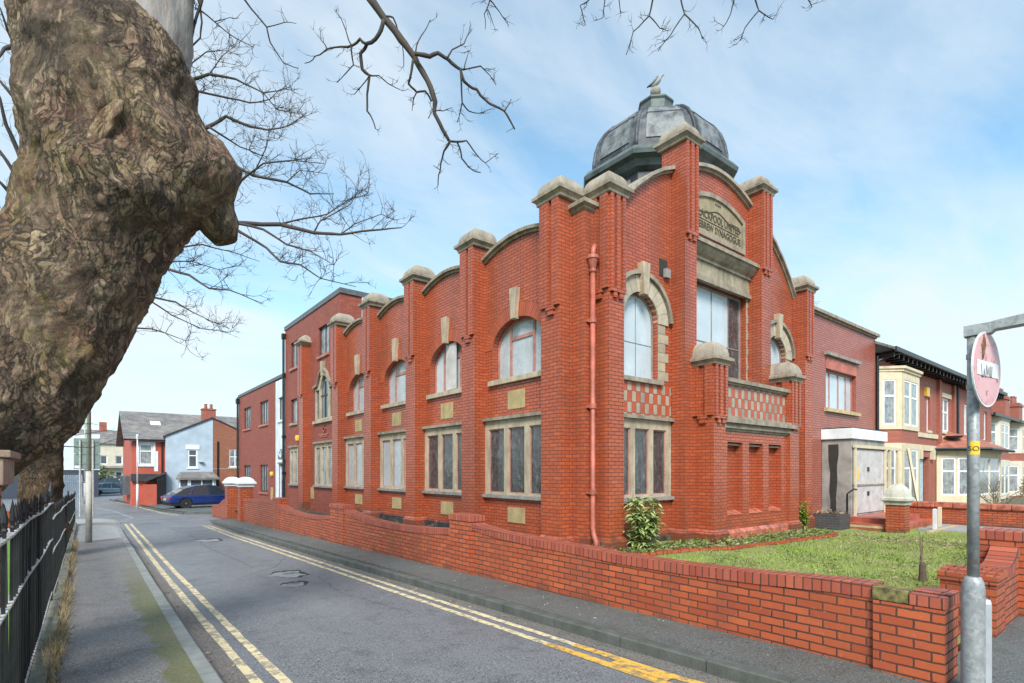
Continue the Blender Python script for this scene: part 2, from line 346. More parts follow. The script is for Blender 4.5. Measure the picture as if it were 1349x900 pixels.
def lawn(name, a, bb, cc):
    m, t, b = newmat(name)
    c = mixc(t, noisef(t, 1.2, 7), a, bb); c = mixc(t, mth(t, 'MULTIPLY', noisef(t, 4, 8, lo=.5, hi=.68), .7), c, cc)
    t.links.new(c, b.inputs['Base Color']); b.inputs['Roughness'].default_value = .95; bump(t, b, noisef(t, 40, 5, lo=0, hi=1), .8, .04)
lawn('lawn_soil', (.19, .235, .05), (.235, .27, .065), (.20, .165, .10))
lawn('grass_far', (.09, .22, .02), (.13, .28, .03), (.12, .18, .03))
lawn('ground_far', (.10, .12, .06), (.13, .13, .08), (.10, .09, .06))
plain('grass_blade', (.29, .40, .07), .7, var=.45, vscale=1.6, spec=.2)
plain('weed_leaf', (.15, .24, .045), .65, var=.45, vscale=5, spec=.2)
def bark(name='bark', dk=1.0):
    m, t, b = newmat(name)
    tcn = nd(t, 'ShaderNodeTexCoord')
    # flow of the bark: warped coordinates, stretched along the leaning trunk
    ns = nd(t, 'ShaderNodeTexNoise', Scale=1.6, Detail=4.0); t.links.new(tcn.outputs['Object'], ns.inputs['Vector'])
    add = nd(t, 'ShaderNodeVectorMath', operation='MULTIPLY_ADD'); t.links.new(ns.outputs['Color'], add.inputs[0]); add.inputs[1].default_value = (.55, .55, .55)
    t.links.new(tcn.outputs['Object'], add.inputs[2])
    mp = nd(t, 'ShaderNodeMapping'); mp.inputs['Rotation'].default_value = (0, R(-28), 0); mp.inputs['Scale'].default_value = (1, 1, .34); t.links.new(add.outputs[0], mp.inputs[0]); wv = mp.outputs[0]
    base = mixc(t, noisef(t, 2.4, 8, lo=.36, hi=.62), (.38, .275, .20), (.20, .128, .095))
    base = mixc(t, mth(t, 'MULTIPLY', noisef(t, 9, 8, vec=wv, lo=.50, hi=.60, rough=.7), .85), base, (.54, .44, .32))
    base = mixc(t, mth(t, 'MULTIPLY', noisef(t, 1.5, 8, lo=.54, hi=.63), .7), base, (.30, .13, .095))
    base = mixc(t, mth(t, 'MULTIPLY', mth(t, 'MULTIPLY', noisef(t, 1.6, 6, lo=.45, hi=.58), noisef(t, 13, 7, lo=.45, hi=.60, rough=.75)), .8), base, (.23, .21, .06))
    base = mixc(t, mth(t, 'MULTIPLY', noisef(t, 34, 5, lo=.60, hi=.68), .75), base, (.46, .43, .30))
    base = mixc(t, mth(t, 'MULTIPLY', noisef(t, 1.1, 7, lo=.50, hi=.62), .72), base, (.085, .068, .048))
    base = mixc(t, mth(t, 'MULTIPLY', noisef(t, 5, 9, lo=.56, hi=.63, rough=.75), .6), base, (.10, .095, .03))
    w2 = nd(t, 'ShaderNodeTexNoise', Scale=9.0, Detail=6.0); t.links.new(wv, w2.inputs['Vector'])
    a2 = nd(t, 'ShaderNodeVectorMath', operation='MULTIPLY_ADD'); t.links.new(w2.outputs['Color'], a2.inputs[0]); a2.inputs[1].default_value = (.16, .16, .16); t.links.new(wv, a2.inputs[2])
    vp = nd(t, 'ShaderNodeTexVoronoi', Scale=17.0); t.links.new(a2.outputs[0], vp.inputs['Vector'])
    ve = nd(t, 'ShaderNodeTexVoronoi', Scale=17.0); ve.feature = 'DISTANCE_TO_EDGE'; t.links.new(a2.outputs[0], ve.inputs['Vector'])
    sp = nd(t, 'ShaderNodeSeparateColor'); t.links.new(vp.outputs['Color'], sp.inputs[0])
    tone = nd(t, 'ShaderNodeMapRange'); tone.inputs['To Min'].default_value = .38; tone.inputs['To Max'].default_value = 1.42; t.links.new(sp.outputs[0], tone.inputs['Value'])
    tc_ = nd(t, 'ShaderNodeCombineColor')
    for k in range(3): t.links.new(tone.outputs[0], tc_.inputs[k])
    base = mixc(t, .85, base, tc_.outputs[0], 'MULTIPLY')
    ed = nd(t, 'ShaderNodeMapRange'); ed.inputs['From Max'].default_value = .13; t.links.new(ve.outputs['Distance'], ed.inputs['Value'])
    fl = mth(t, 'MULTIPLY', ed.outputs[0], noisef(t, 24, 8, vec=wv, lo=.30, hi=.46, rough=.7))
    brk = noisef(t, 1.9, 5, lo=.38, hi=.56)
    fl = mth(t, 'MAXIMUM', fl, mth(t, 'MULTIPLY', mth(t, 'SUBTRACT', 1.0, brk), .8))
    crk = mth(t, 'MULTIPLY', fl, noisef(t, 7, 9, vec=wv, lo=.30, hi=.42, rough=.7))
    base = mixc(t, crk, (.040, .030, .024), base)
    base = mixc(t, 1.0, base, (.98, .87, .77), 'MULTIPLY')
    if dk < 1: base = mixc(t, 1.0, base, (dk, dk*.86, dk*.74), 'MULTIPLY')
    t.links.new(base, b.inputs['Base Color']); b.inputs['Roughness'].default_value = .8
    hgt_ = mth(t, 'ADD', fl, mth(t, 'MULTIPLY', sp.outputs[1], .6)); p = bump(t, b, hgt_, .9, .035); p = bump(t, b, noisef(t, 22, 9, vec=wv, lo=.2, hi=.8, rough=.75), 1.0, .05, p); bump(t, b, noisef(t, 55, 5, lo=0, hi=1), .8, .015, p)
def more_bark():
    m, t, b = newmat('smooth_bark')
    base = mixc(t, noisef(t, 2.4, 7, stretch=(3, 3, .5)), (.28, .255, .24), (.17, .14, .125))
    base = mixc(t, mth(t, 'MULTIPLY', noisef(t, 3.4, 7, stretch=(2, 2, .6), lo=.54, hi=.64), .7), base, (.15, .085, .065))
    t.links.new(base, b.inputs['Base Color']); b.inputs['Roughness'].default_value = .7; bump(t, b, noisef(t, 9, 7, stretch=(3, 3, .7), lo=0, hi=1), .5, .03)
    m, t, b = newmat('cut_wood')
    base = mixc(t, noisef(t, 11, 8, rough=.7), (.13, .085, .068), (.075, .048, .038)); t.links.new(base, b.inputs['Base Color']); b.inputs['Roughness'].default_value = .8
    bump(t, b, noisef(t, 14, 6, lo=0, hi=1), .5, .03)
    m, t, b = newmat('bare_wood')
    base = mixc(t, noisef(t, 9, 7, stretch=(2, 2, .5)), (.42, .29, .17), (.13, .065, .035)); t.links.new(base, b.inputs['Base Color']); b.inputs['Roughness'].default_value = .8
    bump(t, b, noisef(t, 14, 6, stretch=(3, 3, .5), lo=0, hi=1), 1.0, .08)
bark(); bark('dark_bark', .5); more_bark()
def galv():
    m, t, b = newmat('galvanised')
    vo = nd(t, 'ShaderNodeTexVoronoi', Scale=38.0); tcn = nd(t, 'ShaderNodeTexCoord'); t.links.new(tcn.outputs['Object'], vo.inputs['Vector'])
    sx = nd(t, 'ShaderNodeSeparateColor'); t.links.new(vo.outputs['Color'], sx.inputs[0])
    c = mixc(t, sx.outputs[0], (.24, .25, .255), (.36, .37, .375)); c = mixc(t, mth(t, 'MULTIPLY', noisef(t, 7, 7, lo=.5, hi=.65), .6), c, (.17, .18, .18))
    t.links.new(c, b.inputs['Base Color']); b.inputs['Roughness'].default_value = .5; b.inputs['Metallic'].default_value = .25
    bump(t, b, noisef(t, 30, 5, lo=0, hi=1), .25, .01)
    m, t, b = newmat('faded_red')
    c = mixc(t, noisef(t, 4, 6), (.62, .36, .37), (.55, .28, .29)); c = mixc(t, noisef(t, 16, 5, lo=.60, hi=.66), c, (.30, .06, .06))
    t.links.new(c, b.inputs['Base Color']); b.inputs['Roughness'].default_value = .45
    plain('rust', (.24, .12, .05), .9, var=.4, vscale=20); plain('scrawl', (.14, .14, .15), .8)
galv()
# ------------------------------------------------------------ geometry helpers
ORG = {}
class MB:
    def __init__(s): s.v = []; s.f = []; s.uv = {}
    def add(s, verts, faces, uvs=None):
        o = len(s.v); s.v += [tuple(p) for p in verts]
        for i, f in enumerate(faces):
            if uvs and uvs[i]: s.uv[len(s.f)] = uvs[i]
            s.f.append([o+k for k in f])
        return s
    def box(s, x0, x1, y0, y1, z0, z1):
        return s.add([(x0,y0,z0),(x1,y0,z0),(x1,y1,z0),(x0,y1,z0),(x0,y0,z1),(x1,y0,z1),(x1,y1,z1),(x0,y1,z1)],
            [(0,3,2,1),(4,5,6,7),(0,1,5,4),(1,2,6,5),(2,3,7,6),(3,0,4,7)])
    def pbox(s, pl, u0, u1, z0, z1, d0, d1):                 # box in a wall's own frame: along, up, inward
        q = [pl.P(u, z, d) for d in (d0, d1) for z in (z0, z1) for u in (u0, u1)]
        return s.add(q, [(0,1,3,2),(4,6,7,5),(0,4,5,1),(2,3,7,6),(0,2,6,4),(1,5,7,3)])
    def solid(s, pl, d0, d1, outer, holes=(), back=True):
        polys = [outer]+list(holes); flat = [p for q in polys for p in q]; n = len(flat)
        tri = tessellate_polygon([[Vector((a, b, 0)) for a, b in q] for q in polys])
        vs = [pl.P(a, b, d0) for a, b in flat]+[pl.P(a, b, d1) for a, b in flat]
        fs = [tuple(t) for t in tri]
        if back: fs += [tuple(k+n for k in reversed(t)) for t in tri]
        o = 0
        for q in polys:
            m = len(q)
            fs += [(o+i, o+(i+1) % m, n+o+(i+1) % m, n+o+i) for i in range(m)]; o += m
        return s.add(vs, fs)
    def strip(s, pl, pts, hgt, d0, d1):                      # bar of constant height following a profile
        v = []; f = []
        for u, z in pts:
            v += [pl.P(u, z, d0), pl.P(u, z, d1), pl.P(u, z+hgt, d1), pl.P(u, z+hgt, d0)]
        for i in range(len(pts)-1):
            a = 4*i
            for k in range(4): f.append((a+k, a+(k+1) % 4, a+4+(k+1) % 4, a+4+k))
        m = len(v); f += [(0,1,2,3), (m-1,m-2,m-3,m-4)]
        return s.add(v, f)
    def tube(s, pts, rad, n=6, cap=True):
        pts = [Vector(p) for p in pts]; m = len(pts)
        if isinstance(rad, (int, float)): rad = [rad]*m
        t0 = (pts[1]-pts[0]).normalized(); up = Vector((0, 0, 1)) if abs(t0.z) < .9 else Vector((1, 0, 0))
        a = t0.cross(up).normalized(); v = []; f = []
        for i, p in enumerate(pts):
            t = (pts[min(i+1, m-1)]-pts[max(i-1, 0)]).normalized()
            a = (a-t*a.dot(t)); a = a.normalized() if a.length > 1e-6 else t.orthogonal().normalized()
            b = t.cross(a)
            for k in range(n):
                w_ = 2*math.pi*k/n; v.append(p+(a*math.cos(w_)+b*math.sin(w_))*rad[i])
        for i in range(m-1):
            for k in range(n): f.append((i*n+k, i*n+(k+1) % n, (i+1)*n+(k+1) % n, (i+1)*n+k))
        if cap: f += [tuple(range(n))[::-1], tuple((m-1)*n+k for k in range(n))]
        return s.add(v, f)
    def lathe(s, prof, c, n=16, rot=0., cap=True):
        v = []; f = []; m = len(prof)
        for r, z in prof:
            for k in range(n):
                w_ = rot+2*math.pi*k/n; v.append((c[0]+r*math.cos(w_), c[1]+r*math.sin(w_), c[2]+z))
        for i in range(m-1):
            for k in range(n): f.append((i*n+k, i*n+(k+1) % n, (i+1)*n+(k+1) % n, (i+1)*n+k))
        if cap: f += [tuple(range(n))[::-1], tuple((m-1)*n+k for k in range(n))]
        return s.add(v, f)
    def rects(s, x0, x1, y0, y1, prof):                      # stack of rectangles (offset, z): square cornices and caps
        v = []; f = []
        for o, z in prof: v += [(x0-o,y0-o,z),(x1+o,y0-o,z),(x1+o,y1+o,z),(x0-o,y1+o,z)]
        for i in range(len(prof)-1):
            for k in range(4): f.append((4*i+k, 4*i+(k+1) % 4, 4*i+4+(k+1) % 4, 4*i+4+k))
        m = len(v); f += [(3,2,1,0), (m-4,m-3,m-2,m-1)]
        return s.add(v, f)
    def build(s, name, mat, parent=None, smooth=False, swap=False, bevel=0, wtop=False):
        me = bpy.data.meshes.new(name); org = ORG.get(parent.name, Vector()) if parent else Vector()
        me.from_pydata([(p[0]-org.x, p[1]-org.y, p[2]-org.z) for p in s.v], [], s.f)
        bm = bmesh.new(); bm.from_mesh(me)
        keep = bm.faces.layers.int.new('k')
        bm.faces.ensure_lookup_table()
        for i in range(len(bm.faces)): bm.faces[i][keep] = i+1
        bmesh.ops.recalc_face_normals(bm, faces=bm.faces)
        if bevel: bmesh.ops.bevel(bm, geom=[e for e in bm.edges if len(e.link_faces) == 2 and e.calc_face_angle() > .5], offset=bevel, segments=2, affect='EDGES', profile=.6)
        lay = bm.loops.layers.uv.new('UVMap')
        for f in bm.faces:
            k = f[keep]-1
            if not bevel and k in s.uv:
                want = {tuple(round(c, 4) for c in s.v[vi]): u for vi, u in zip(s.f[k], s.uv[k])}
                for lp in f.loops:
                    q = lp.vert.co+org; lp[lay].uv = want.get(tuple(round(c, 4) for c in q), (0, 0))
                continue
            n = f.normal
            if abs(n.z) > .75:
                for lp in f.loops:
                    q = lp.vert.co+org; lp[lay].uv = (q.y, q.x) if swap else (q.x, q.y)
            else:
                hh = math.hypot(n.x, n.y) or 1.; tx, ty = -n.y/hh, n.x/hh
                if abs(tx) > .98: tx, ty = 1, 0
                if abs(ty) > .98: tx, ty = 0, 1
                for lp in f.loops:
                    q = lp.vert.co+org; lp[lay].uv = (q.x*tx+q.y*ty, q.z)
            f.smooth = smooth
        if smooth:
            for f in bm.faces: f.smooth = True
        bm.faces.layers.int.remove(bm.faces.layers.int['k'])
        bm.to_mesh(me); bm.free()
        me.materials.append(M[mat])
        o = bpy.data.objects.new(name, me); C.link(o)
        if parent: o.parent = parent
        ORG[o.name] = org
        return o
class Pl:
    def __init__(s, x, y, dx, dy, ix, iy): s.a = (x, y, dx, dy, ix, iy)
    def P(s, u, z, d=0): x, y, dx, dy, ix, iy = s.a; return (x+dx*u+ix*d, y+dy*u+iy*d, z)
def PX(x): return Pl(x, 0, 0, 1, 1, 0)          # wall facing -X, u = y
def PY(y): return Pl(0, y, 1, 0, 0, 1)          # wall facing -Y, u = x
def PV(p0, p1, flip=1):                         # wall from p0 to p1, inward on the left when flip = 1
    d = Vector((p1[0]-p0[0], p1[1]-p0[1])); ln = d.length; d /= ln
    return Pl(p0[0], p0[1], d.x, d.y, -d.y*flip, d.x*flip), ln
def thing(name, label, cat, loc, group=None):
    o = bpy.data.objects.new(name, None); C.link(o); o.location = loc; o.empty_display_size = .2
    ORG[o.name] = Vector(loc); o['label'] = label; o['category'] = cat
    if group: o['group'] = group
    return o
def tag(o, label, cat, group=None):
    o['label'] = label; o['category'] = cat
    if group: o['group'] = group
    return o
def struct(o): o['kind'] = 'structure'; return o
def rect(u0, u1, z0, z1): return [(u0, z0), (u1, z0), (u1, z1), (u0, z1)]
def arch(uc, hw, z0, zs, rise, n=20):
    return [(uc-hw, z0), (uc+hw, z0)]+[(uc+hw*math.cos(a), zs+rise*math.sin(a)) for a in [math.pi*k/n for k in range(n+1)]]
def ring(mb, pl, uc, zs, hw, rise, t, d0, d1, a0=0., a1=math.pi, n=24):
    v = []; f = []; uv = []; arc = 0; pu = None
    A = [a0+(a1-a0)*k/n for k in range(n+1)]; us = []
    for k, a in enumerate(A):
        pi_ = (uc+hw*math.cos(a), zs+rise*math.sin(a)); po = (uc+(hw+t)*math.cos(a), zs+(rise+t)*math.sin(a))
        if pu: arc += math.hypot(po[0]-pu[0], po[1]-pu[1])
        pu = po; us.append(arc)
        v += [pl.P(*pi_, d0), pl.P(*po, d0), pl.P(*po, d1), pl.P(*pi_, d1)]
    for k in range(n):
        a = 4*k; U0, U1 = us[k], us[k+1]
        f.append((a, a+1, a+5, a+4)); uv.append([(U0, .02), (U0, .02+t), (U1, .02+t), (U1, .02)])
        f.append((a+1, a+2, a+6, a+5)); uv.append([(U0, 0), (U0, .1), (U1, .1), (U1, 0)])
        f.append((a+3, a, a+4, a+7)); uv.append([(U0, 0), (U0, .1), (U1, .1), (U1, 0)])
    m = len(v); f += [(0, 1, 2, 3), (m-4, m-3, m-2, m-1)]; uv += [None, None]
    return mb.add(v, f, uv)
def bars(mb, pl, u0, u1, z0, z1, t, d0, d1):   # rectangular frame
    mb.solid(pl, d0, d1, rect(u0, u1, z0, z1), [rect(u0+t, u1-t, z0+t, z1-t)])
def text_mesh(name, body, pl, u0, z0, size, mat, parent, ext=.006, d=-.004, width=None, spacing=1.0):
    cu = bpy.data.curves.new(name, 'FONT'); cu.body = body; cu.size = 1; cu.align_x = 'CENTER'; cu.extrude = ext; cu.space_character = spacing
    cu.resolution_u = 3
    o = bpy.data.objects.new(name, cu); C.link(o); bpy.context.view_layer.update()
    me = bpy.data.meshes.new_from_object(o.evaluated_get(bpy.context.evaluated_depsgraph_get()))
    bpy.data.objects.remove(o)
    xs = [v.co.x for v in me.vertices]; wd = max(xs)-min(xs); sx = (width/wd) if width else size
    mb = MB(); mb.v = [pl.P(u0+v.co.x*sx, z0+v.co.y*size, d-v.co.z) for v in me.vertices]; mb.f = [list(p.vertices) for p in me.polygons]
    return mb.build(name, mat, parent)
# windows for the houses and the flats
def sash(parent, pl, u0, u1, z0, z1, frame='upvc', gl='window_glass', t=.06, rec=.09, vbars=(), hbars=(), sillm=None, curtain=None):
    m = MB(); bars(m, pl, u0, u1, z0, z1, t, rec, rec+.06)
    for u in vbars: m.pbox(pl, u-t*.45, u+t*.45, z0+t, z1-t, rec+.004, rec+.054)
    for z in hbars: m.pbox(pl, u0+t, u1-t, z-t*.45, z+t*.45, rec+.002, rec+.056)
    wdw = m.build('window', frame, parent)
    g = MB(); g.pbox(pl, u0+t*.5, u1-t*.5, z0+t*.5, z1-t*.5, rec+.03, rec+.045); g.build('pane', gl, wdw)
    if sillm:
        s_ = MB(); s_.pbox(pl, u0-.08, u1+.08, z0-.11, z0-.002, -.07, rec+.02); s_.build('sill', sillm, wdw)
    return wdw
# ------------------------------------------------------------ ground, lane, pavements
def sheet(name, mat, outline_rows, dz, n=1):
    """strip of quads from rows [(xl, xr, y)], z following the fall of the lane plus dz"""
    m = MB(); v = []; f = []
    for xl, xr, y in outline_rows:
        for k in range(n+1): v.append((xl+(xr-xl)*k/n, y, zg(y)+dz))
    for i in range(len(outline_rows)-1):
        for k in range(n): f.append((i*(n+1)+k, i*(n+1)+k+1, (i+1)*(n+1)+k+1, (i+1)*(n+1)+k))
    m.add(v, f); return struct(m.build(name, mat))
YS = [-12, -4, 0, 3, 8, 14, 20, 26, 32, 38, 45, 55, 65, 80, 100, 140, 260, 900]
sheet('ground', 'ground_far', [(-900, 900, y) for y in YS], -.06)
sheet('road', 'asphalt', [(.6, 4.5, -3), (.6, 4.5, 0), (.6, 4.5, 24), (.6, 12, 24.3), (.5, 14, 31), (-14, 14, 32.5), (-26, 14, 38), (-26, 14, 45), (-26, 10, 55), (-30, 9, 70), (-40, 40, 85), (-40, 40, 105)], 0)
sheet('road', 'asphalt', [(4.5, 24, -6), (4.5, 24, -1.6)], .003)
# left pavement: old tarmac with moss by the kerb, then a pale relaid stretch with a rounded end
def slab(name, mat, rows, dz, thick=.14):
    m = MB(); v = []; f = []; n = len(rows)
    for xl, xr, y in rows: v += [(xl, y, zg(y)+dz), (xr, y, zg(y)+dz), (xl, y, zg(y)+dz-thick), (xr, y, zg(y)+dz-thick)]
    for i in range(n-1):
        a = 4*i; f += [(a, a+1, a+5, a+4), (a+1, a+3, a+7, a+5), (a, a+4, a+6, a+2)]
    f += [(0, 2, 3, 1), (4*n-4, 4*n-3, 4*n-1, 4*n-2)]
    m.add(v, f); return struct(m.build(name, mat))
slab('pavement', 'pavement_old', [(-.40, .74, -3), (-.40, .74, 3), (-.40, .76, 8), (-.38, .82, 14), (-.35, .88, 19.6)], .105)
slab('pavement', 'pavement_pale', [(-.35, .88, 19.6), (-.35, .92, 23.2), (-.35, .95, 25.2), (-.35, .82, 26.2), (-.35, .45, 26.9)], .107)
slab('pavement', 'pavement_pale', [(-.4, 1.1, 28.6), (-.6, 1.0, 30.6), (-1.2, .6, 32.0), (-3.5, -.6, 32.8)], .09)
kb = MB()
def kerb(m, pts, wdt, top, side, joint=.915):
    for i in range(len(pts)-1):
        a, b = Vector(pts[i]), Vector(pts[i+1]); ln = (b-a).length; k = max(1, round(ln/joint)); d = (b-a)/k
        nn = Vector((-d.y, d.x)).normalized()*side
        for j in range(k):
            p = a+d*(j+.006); q = a+d*(j+.994)
            jit = random.uniform(-.006, .006)
            v = []
            for (pp, o, t_) in ((p, 0, top-.012), (p, .015, top), (p, wdt, top), (p, wdt, -.1), (p, 0, -.1)):
                x = pp+nn*o; v.append((x.x, x.y, zg(x.y)+t_+jit))
            for (pp, o, t_) in ((q, 0, top-.012), (q, .015, top), (q, wdt, top), (q, wdt, -.1), (q, 0, -.1)):
                x = pp+nn*o; v.append((x.x, x.y, zg(x.y)+t_+jit))
            m.add(v, [(0,1,6,5), (1,2,7,6), (2,3,8,7), (4,0,5,9), (0,4,3,2,1), (5,6,7,8,9)])
kerb(kb, [(.875, -3), (.875, 6), (.90, 10), (1.0, 19.6), (1.05, 24.6), (.93, 26.2), (.5, 27.0)], .13, .112, 1)
kerb(kb, [(1.2, 28.5), (1.1, 30.6), (.65, 32.0), (-.6, 32.8), (-3.5, 33)], .12, .1, 1)
struct(kb.build('kerb', 'kerb_stone'))
slab('pavement', 'pavement_dark', [(4.33, 5.25, 2.2), (4.33, 5.25, 14), (4.26, 5.25, 23.6), (4.30, 5.4, 26.6)], .11)
rp = MB()                                                     # pavement round the corner along the front street
cor = [(4.33, 2.2), (4.36, 1.2), (4.5, .3), (4.85, -.5), (5.5, -1.15), (6.5, -1.5), (24, -1.6)]
inn = [(5.25, 2.2), (5.4, 1.5), (6.0, 1.3), (7.2, 1.3), (9, 1.3), (14, 1.3), (24, 1.3)]
v = []; f = []
for a, b in zip(cor, inn): v += [(a[0], a[1], zg(2.2)+.11), (b[0], b[1], zg(2.2)+.11)]
for i in range(len(cor)-1): f.append((2*i, 2*i+2, 2*i+3, 2*i+1))
rp.add(v, f); struct(rp.build('pavement', 'pavement_dark'))
kb = MB(); kerb(kb, [(4.2, 25.6), (4.08, 20), (4.10, 13), (4.2, 2.6), (4.22, 1.2), (4.36, .2), (4.75, -.62), (5.45, -1.28), (6.5, -1.63), (24, -1.73)], .13, .112, 1)
kerb(kb, [(5.6, 27.1), (4.9, 26.6), (4.4, 26.1), (4.2, 25.6)], .13, .11, 1)
struct(kb.build('kerb', 'dark_kerb'))
# forecourt pavement in front of the far houses
fp = MB(); edge = [(14, 33.2), (6.2, 33.2), (4.6, 35), (4.05, 39), (3.75, 44), (3.2, 52), (2.5, 60), (2.2, 66)]
bk = [(14, 52), (9, 52), (7, 52), (6, 52), (5, 52), (4.6, 54), (3.4, 62), (2.8, 68)]
v = []; f = []
for a, b in zip(edge, bk): v += [(a[0], a[1], zg(a[1])+.1), (b[0], b[1], zg(b[1])+.1)]
for i in range(len(edge)-1): f.append((2*i, 2*i+2, 2*i+3, 2*i+1))
fp.add(v, f); struct(fp.build('pavement', 'pavement_dark'))
kb = MB(); kerb(kb, [(2.05, 66), (2.35, 60), (3.05, 52), (3.6, 44), (3.9, 39), (4.45, 35), (6.1, 33.05), (14, 33.05)], .14, .11, -1)
struct(kb.build('kerb', 'dark_kerb'))
# double yellow lines and faint old lines
def line(name, mat, pts, wdt, dz=.0045, seg=40, wob=.006):
    m = MB(); v = []; f = []; P = []
    for i in range(len(pts)-1):
        a, b = Vector(pts[i]), Vector(pts[i+1]); k = max(2, int((b-a).length/.4))
        P += [a+(b-a)*j/k for j in range(k)]
    P.append(Vector(pts[-1]))
    for i, p in enumerate(P):
        t = (P[min(i+1, len(P)-1)]-P[max(0, i-1)]).normalized(); nn = Vector((-t.y, t.x))
        a = p+nn*(wdt/2+random.uniform(-wob, wob)); b = p-nn*(wdt/2+random.uniform(-wob, wob))
        v += [(a.x, a.y, zg(a.y)+dz), (b.x, b.y, zg(b.y)+dz)]
    for i in range(len(P)-1): f.append((2*i, 2*i+1, 2*i+3, 2*i+2))
    m.add(v, f); return struct(m.build(name, mat))
for dx in (0, .19): line('yellow_line', 'yellow_paint', [(1.14+dx, -2), (1.14+dx, 6), (1.17+dx, 12), (1.27+dx, 20), (1.37+dx, 28.3)], .085)
for dx in (0, .19): line('yellow_line', 'yellow_paint', [(3.72+dx, 4.1-dx), (3.70+dx, 12), (3.66+dx, 19.5), (3.75+dx, 24.6)], .085)
for dx in (0, .19): line('yellow_line', 'fresh_yellow', [(3.90+dx, .8), (3.73+dx, 2.7), (3.72+dx, 4.1-dx)], .10, .005)
line('yellow_line', 'fresh_yellow', [(3.83, 3.3), (3.84, 2.7)], .12, .009)
line('yellow_line', 'yellow_paint', [(3.95, 33.4), (3.55, 37), (3.35, 44), (2.9, 52), (2.2, 59)], .12)
line('road_marking', 'white_line', [(1.3, 30.6), (1.9, 33), (1.5, 42), (-.5, 60)], .12)
line('road_marking', 'white_line', [(1.6, 20.2), (4.0, 21.6)], .12)
def ragged(name, mat, x, y, rx, ry, dz, n=26, rgh=.35):
    m = MB(); P = []
    for k in range(n): a = math.tau*k/n; q = 1+rgh*noise.noise(Vector((math.cos(a)*1.7+x*3, math.sin(a)*1.7+y, 2)))*2+random.uniform(-.09, .09); P.append((x+rx*q*math.cos(a), y+ry*q*math.sin(a)))
    m.add([(x, y, zg(y)+dz)]+[(a, b, zg(b)+dz) for a, b in P], [(0, k+1, (k+1) % n+1) for k in range(n)]); return struct(m.build(name, mat))
for x, y, r_ in ((2.95, 10.3, .36), (2.72, 9.2, .22), (2.9, 18.2, .42)):
    ragged('pothole', 'crack', x+.03, y+.05, r_*.95, r_*1.25, .0030); ragged('pothole', 'patch', x-.03, y-.02, r_*.8, r_*.95, .0045); ragged('pothole', 'new_patch', x+.05, y+.1, r_*.4, r_*.35, .006)
def trench(x0, x1, y0, y1, mat, dz):
    m = MB(); n = max(2, int((y1-y0)/.25)); v = []; f = []
    for k in range(n+1): y = y0+(y1-y0)*k/n; v += [(x0+random.uniform(-.015, .015), y, zg(y)+dz), (x1+random.uniform(-.015, .015), y, zg(y)+dz)]
    for k in range(n): f.append((2*k, 2*k+1, 2*k+3, 2*k+2))
    m.add(v, f); return struct(m.build('road_patch', mat))
trench(.88, 1.10, -2, 26, 'grit', .0022); trench(3.99, 4.22, -1, 25, 'grit', .0022)
trench(2.5, 3.6, 21.5, 24.5, 'new_patch', .0018)
def crack(pts, wd, dz=.0032):
    m = MB(); P = []
    for (a, b), (c_, d) in zip(pts[:-1], pts[1:]):
        n = max(2, int(math.hypot(c_-a, d-b)/.07)); P += [(a+(c_-a)*k/n, b+(d-b)*k/n) for k in range(n)]
    P = [(x+.05*noise.noise(Vector((x*4, y*4, 1))), y+.05*noise.noise(Vector((x*4, y*4, 8)))) for x, y in P]; v = []; f = []
    for k, (x, y) in enumerate(P):
        a = P[min(k+1, len(P)-1)]; b = P[max(0, k-1)]; t_ = Vector((a[0]-b[0], a[1]-b[1])).normalized(); w_ = wd*(.4+.9*random.random())/2; v += [(x-t_.y*w_, y+t_.x*w_, zg(y)+dz), (x+t_.y*w_, y-t_.x*w_, zg(y)+dz)]
    for k in range(len(P)-1): f.append((2*k, 2*k+1, 2*k+3, 2*k+2))
    m.add(v, f); return struct(m.build('road_crack', 'crack'))
crack([(2.2, 10.6), (3.0, 11.4), (3.6, 12.8)], .006); crack([(3.3, 6.2), (3.05, 8.0), (3.3, 9.9)], .006); crack([(2.65, 12), (2.55, 16), (2.75, 21)], .010)
for x, y, sx, sy in [(2.2, 27.6, .35, .3), (3.2, 30.5, .4, .3), (2.6, 36, .5, .4)]:
    m = MB(); m.box(x-sx, x+sx, y-sy, y+sy, zg(y)-.02, zg(y)+.006); struct(m.build('manhole_cover', 'roof_edge'))
# garden ground of the corner plot
def gz(x, y): return .15-.15*min(1, max(0, (x-14.5)/3.5))-.0075*max(0, y-7)
def gsheet(name, mat, x0, x1, y0, y1, nx, ny, dz=0, bumpy=.0):
    v = []; f = []
    for j in range(ny+1):
        for i in range(nx+1):
            x = x0+(x1-x0)*i/nx; y = y0+(y1-y0)*j/ny
            v.append((x, y, gz(x, y)+dz+(bumpy*noise.fractal(Vector((x*1.3, y*1.3, 0)), 1, 2, 4) if bumpy else 0)))
    for j in range(ny):
        for i in range(nx): a = j*(nx+1)+i; f.append((a, a+1, a+nx+2, a+nx+1))
    return struct(MB().add(v, f).build(name, mat, smooth=True))
gsheet('lawn', 'lawn_soil', 5.3, 24, 1.35, 7.6, 90, 32, -.01, .035)
gsheet('garden_soil', 'soil', 5.3, 8.0, 7.6, 29, 14, 80, -.01, .03)
sheet('park_lawn', 'grass_far', [(-60, -.45, y) for y in (-12, 0, 3, 10, 20, 31)], .08)
gp = MB(); gp.box(19.6, 21.97, 2.2, 5.1, -.1, .035); struct(gp.build('path', 'pavement_pale'))
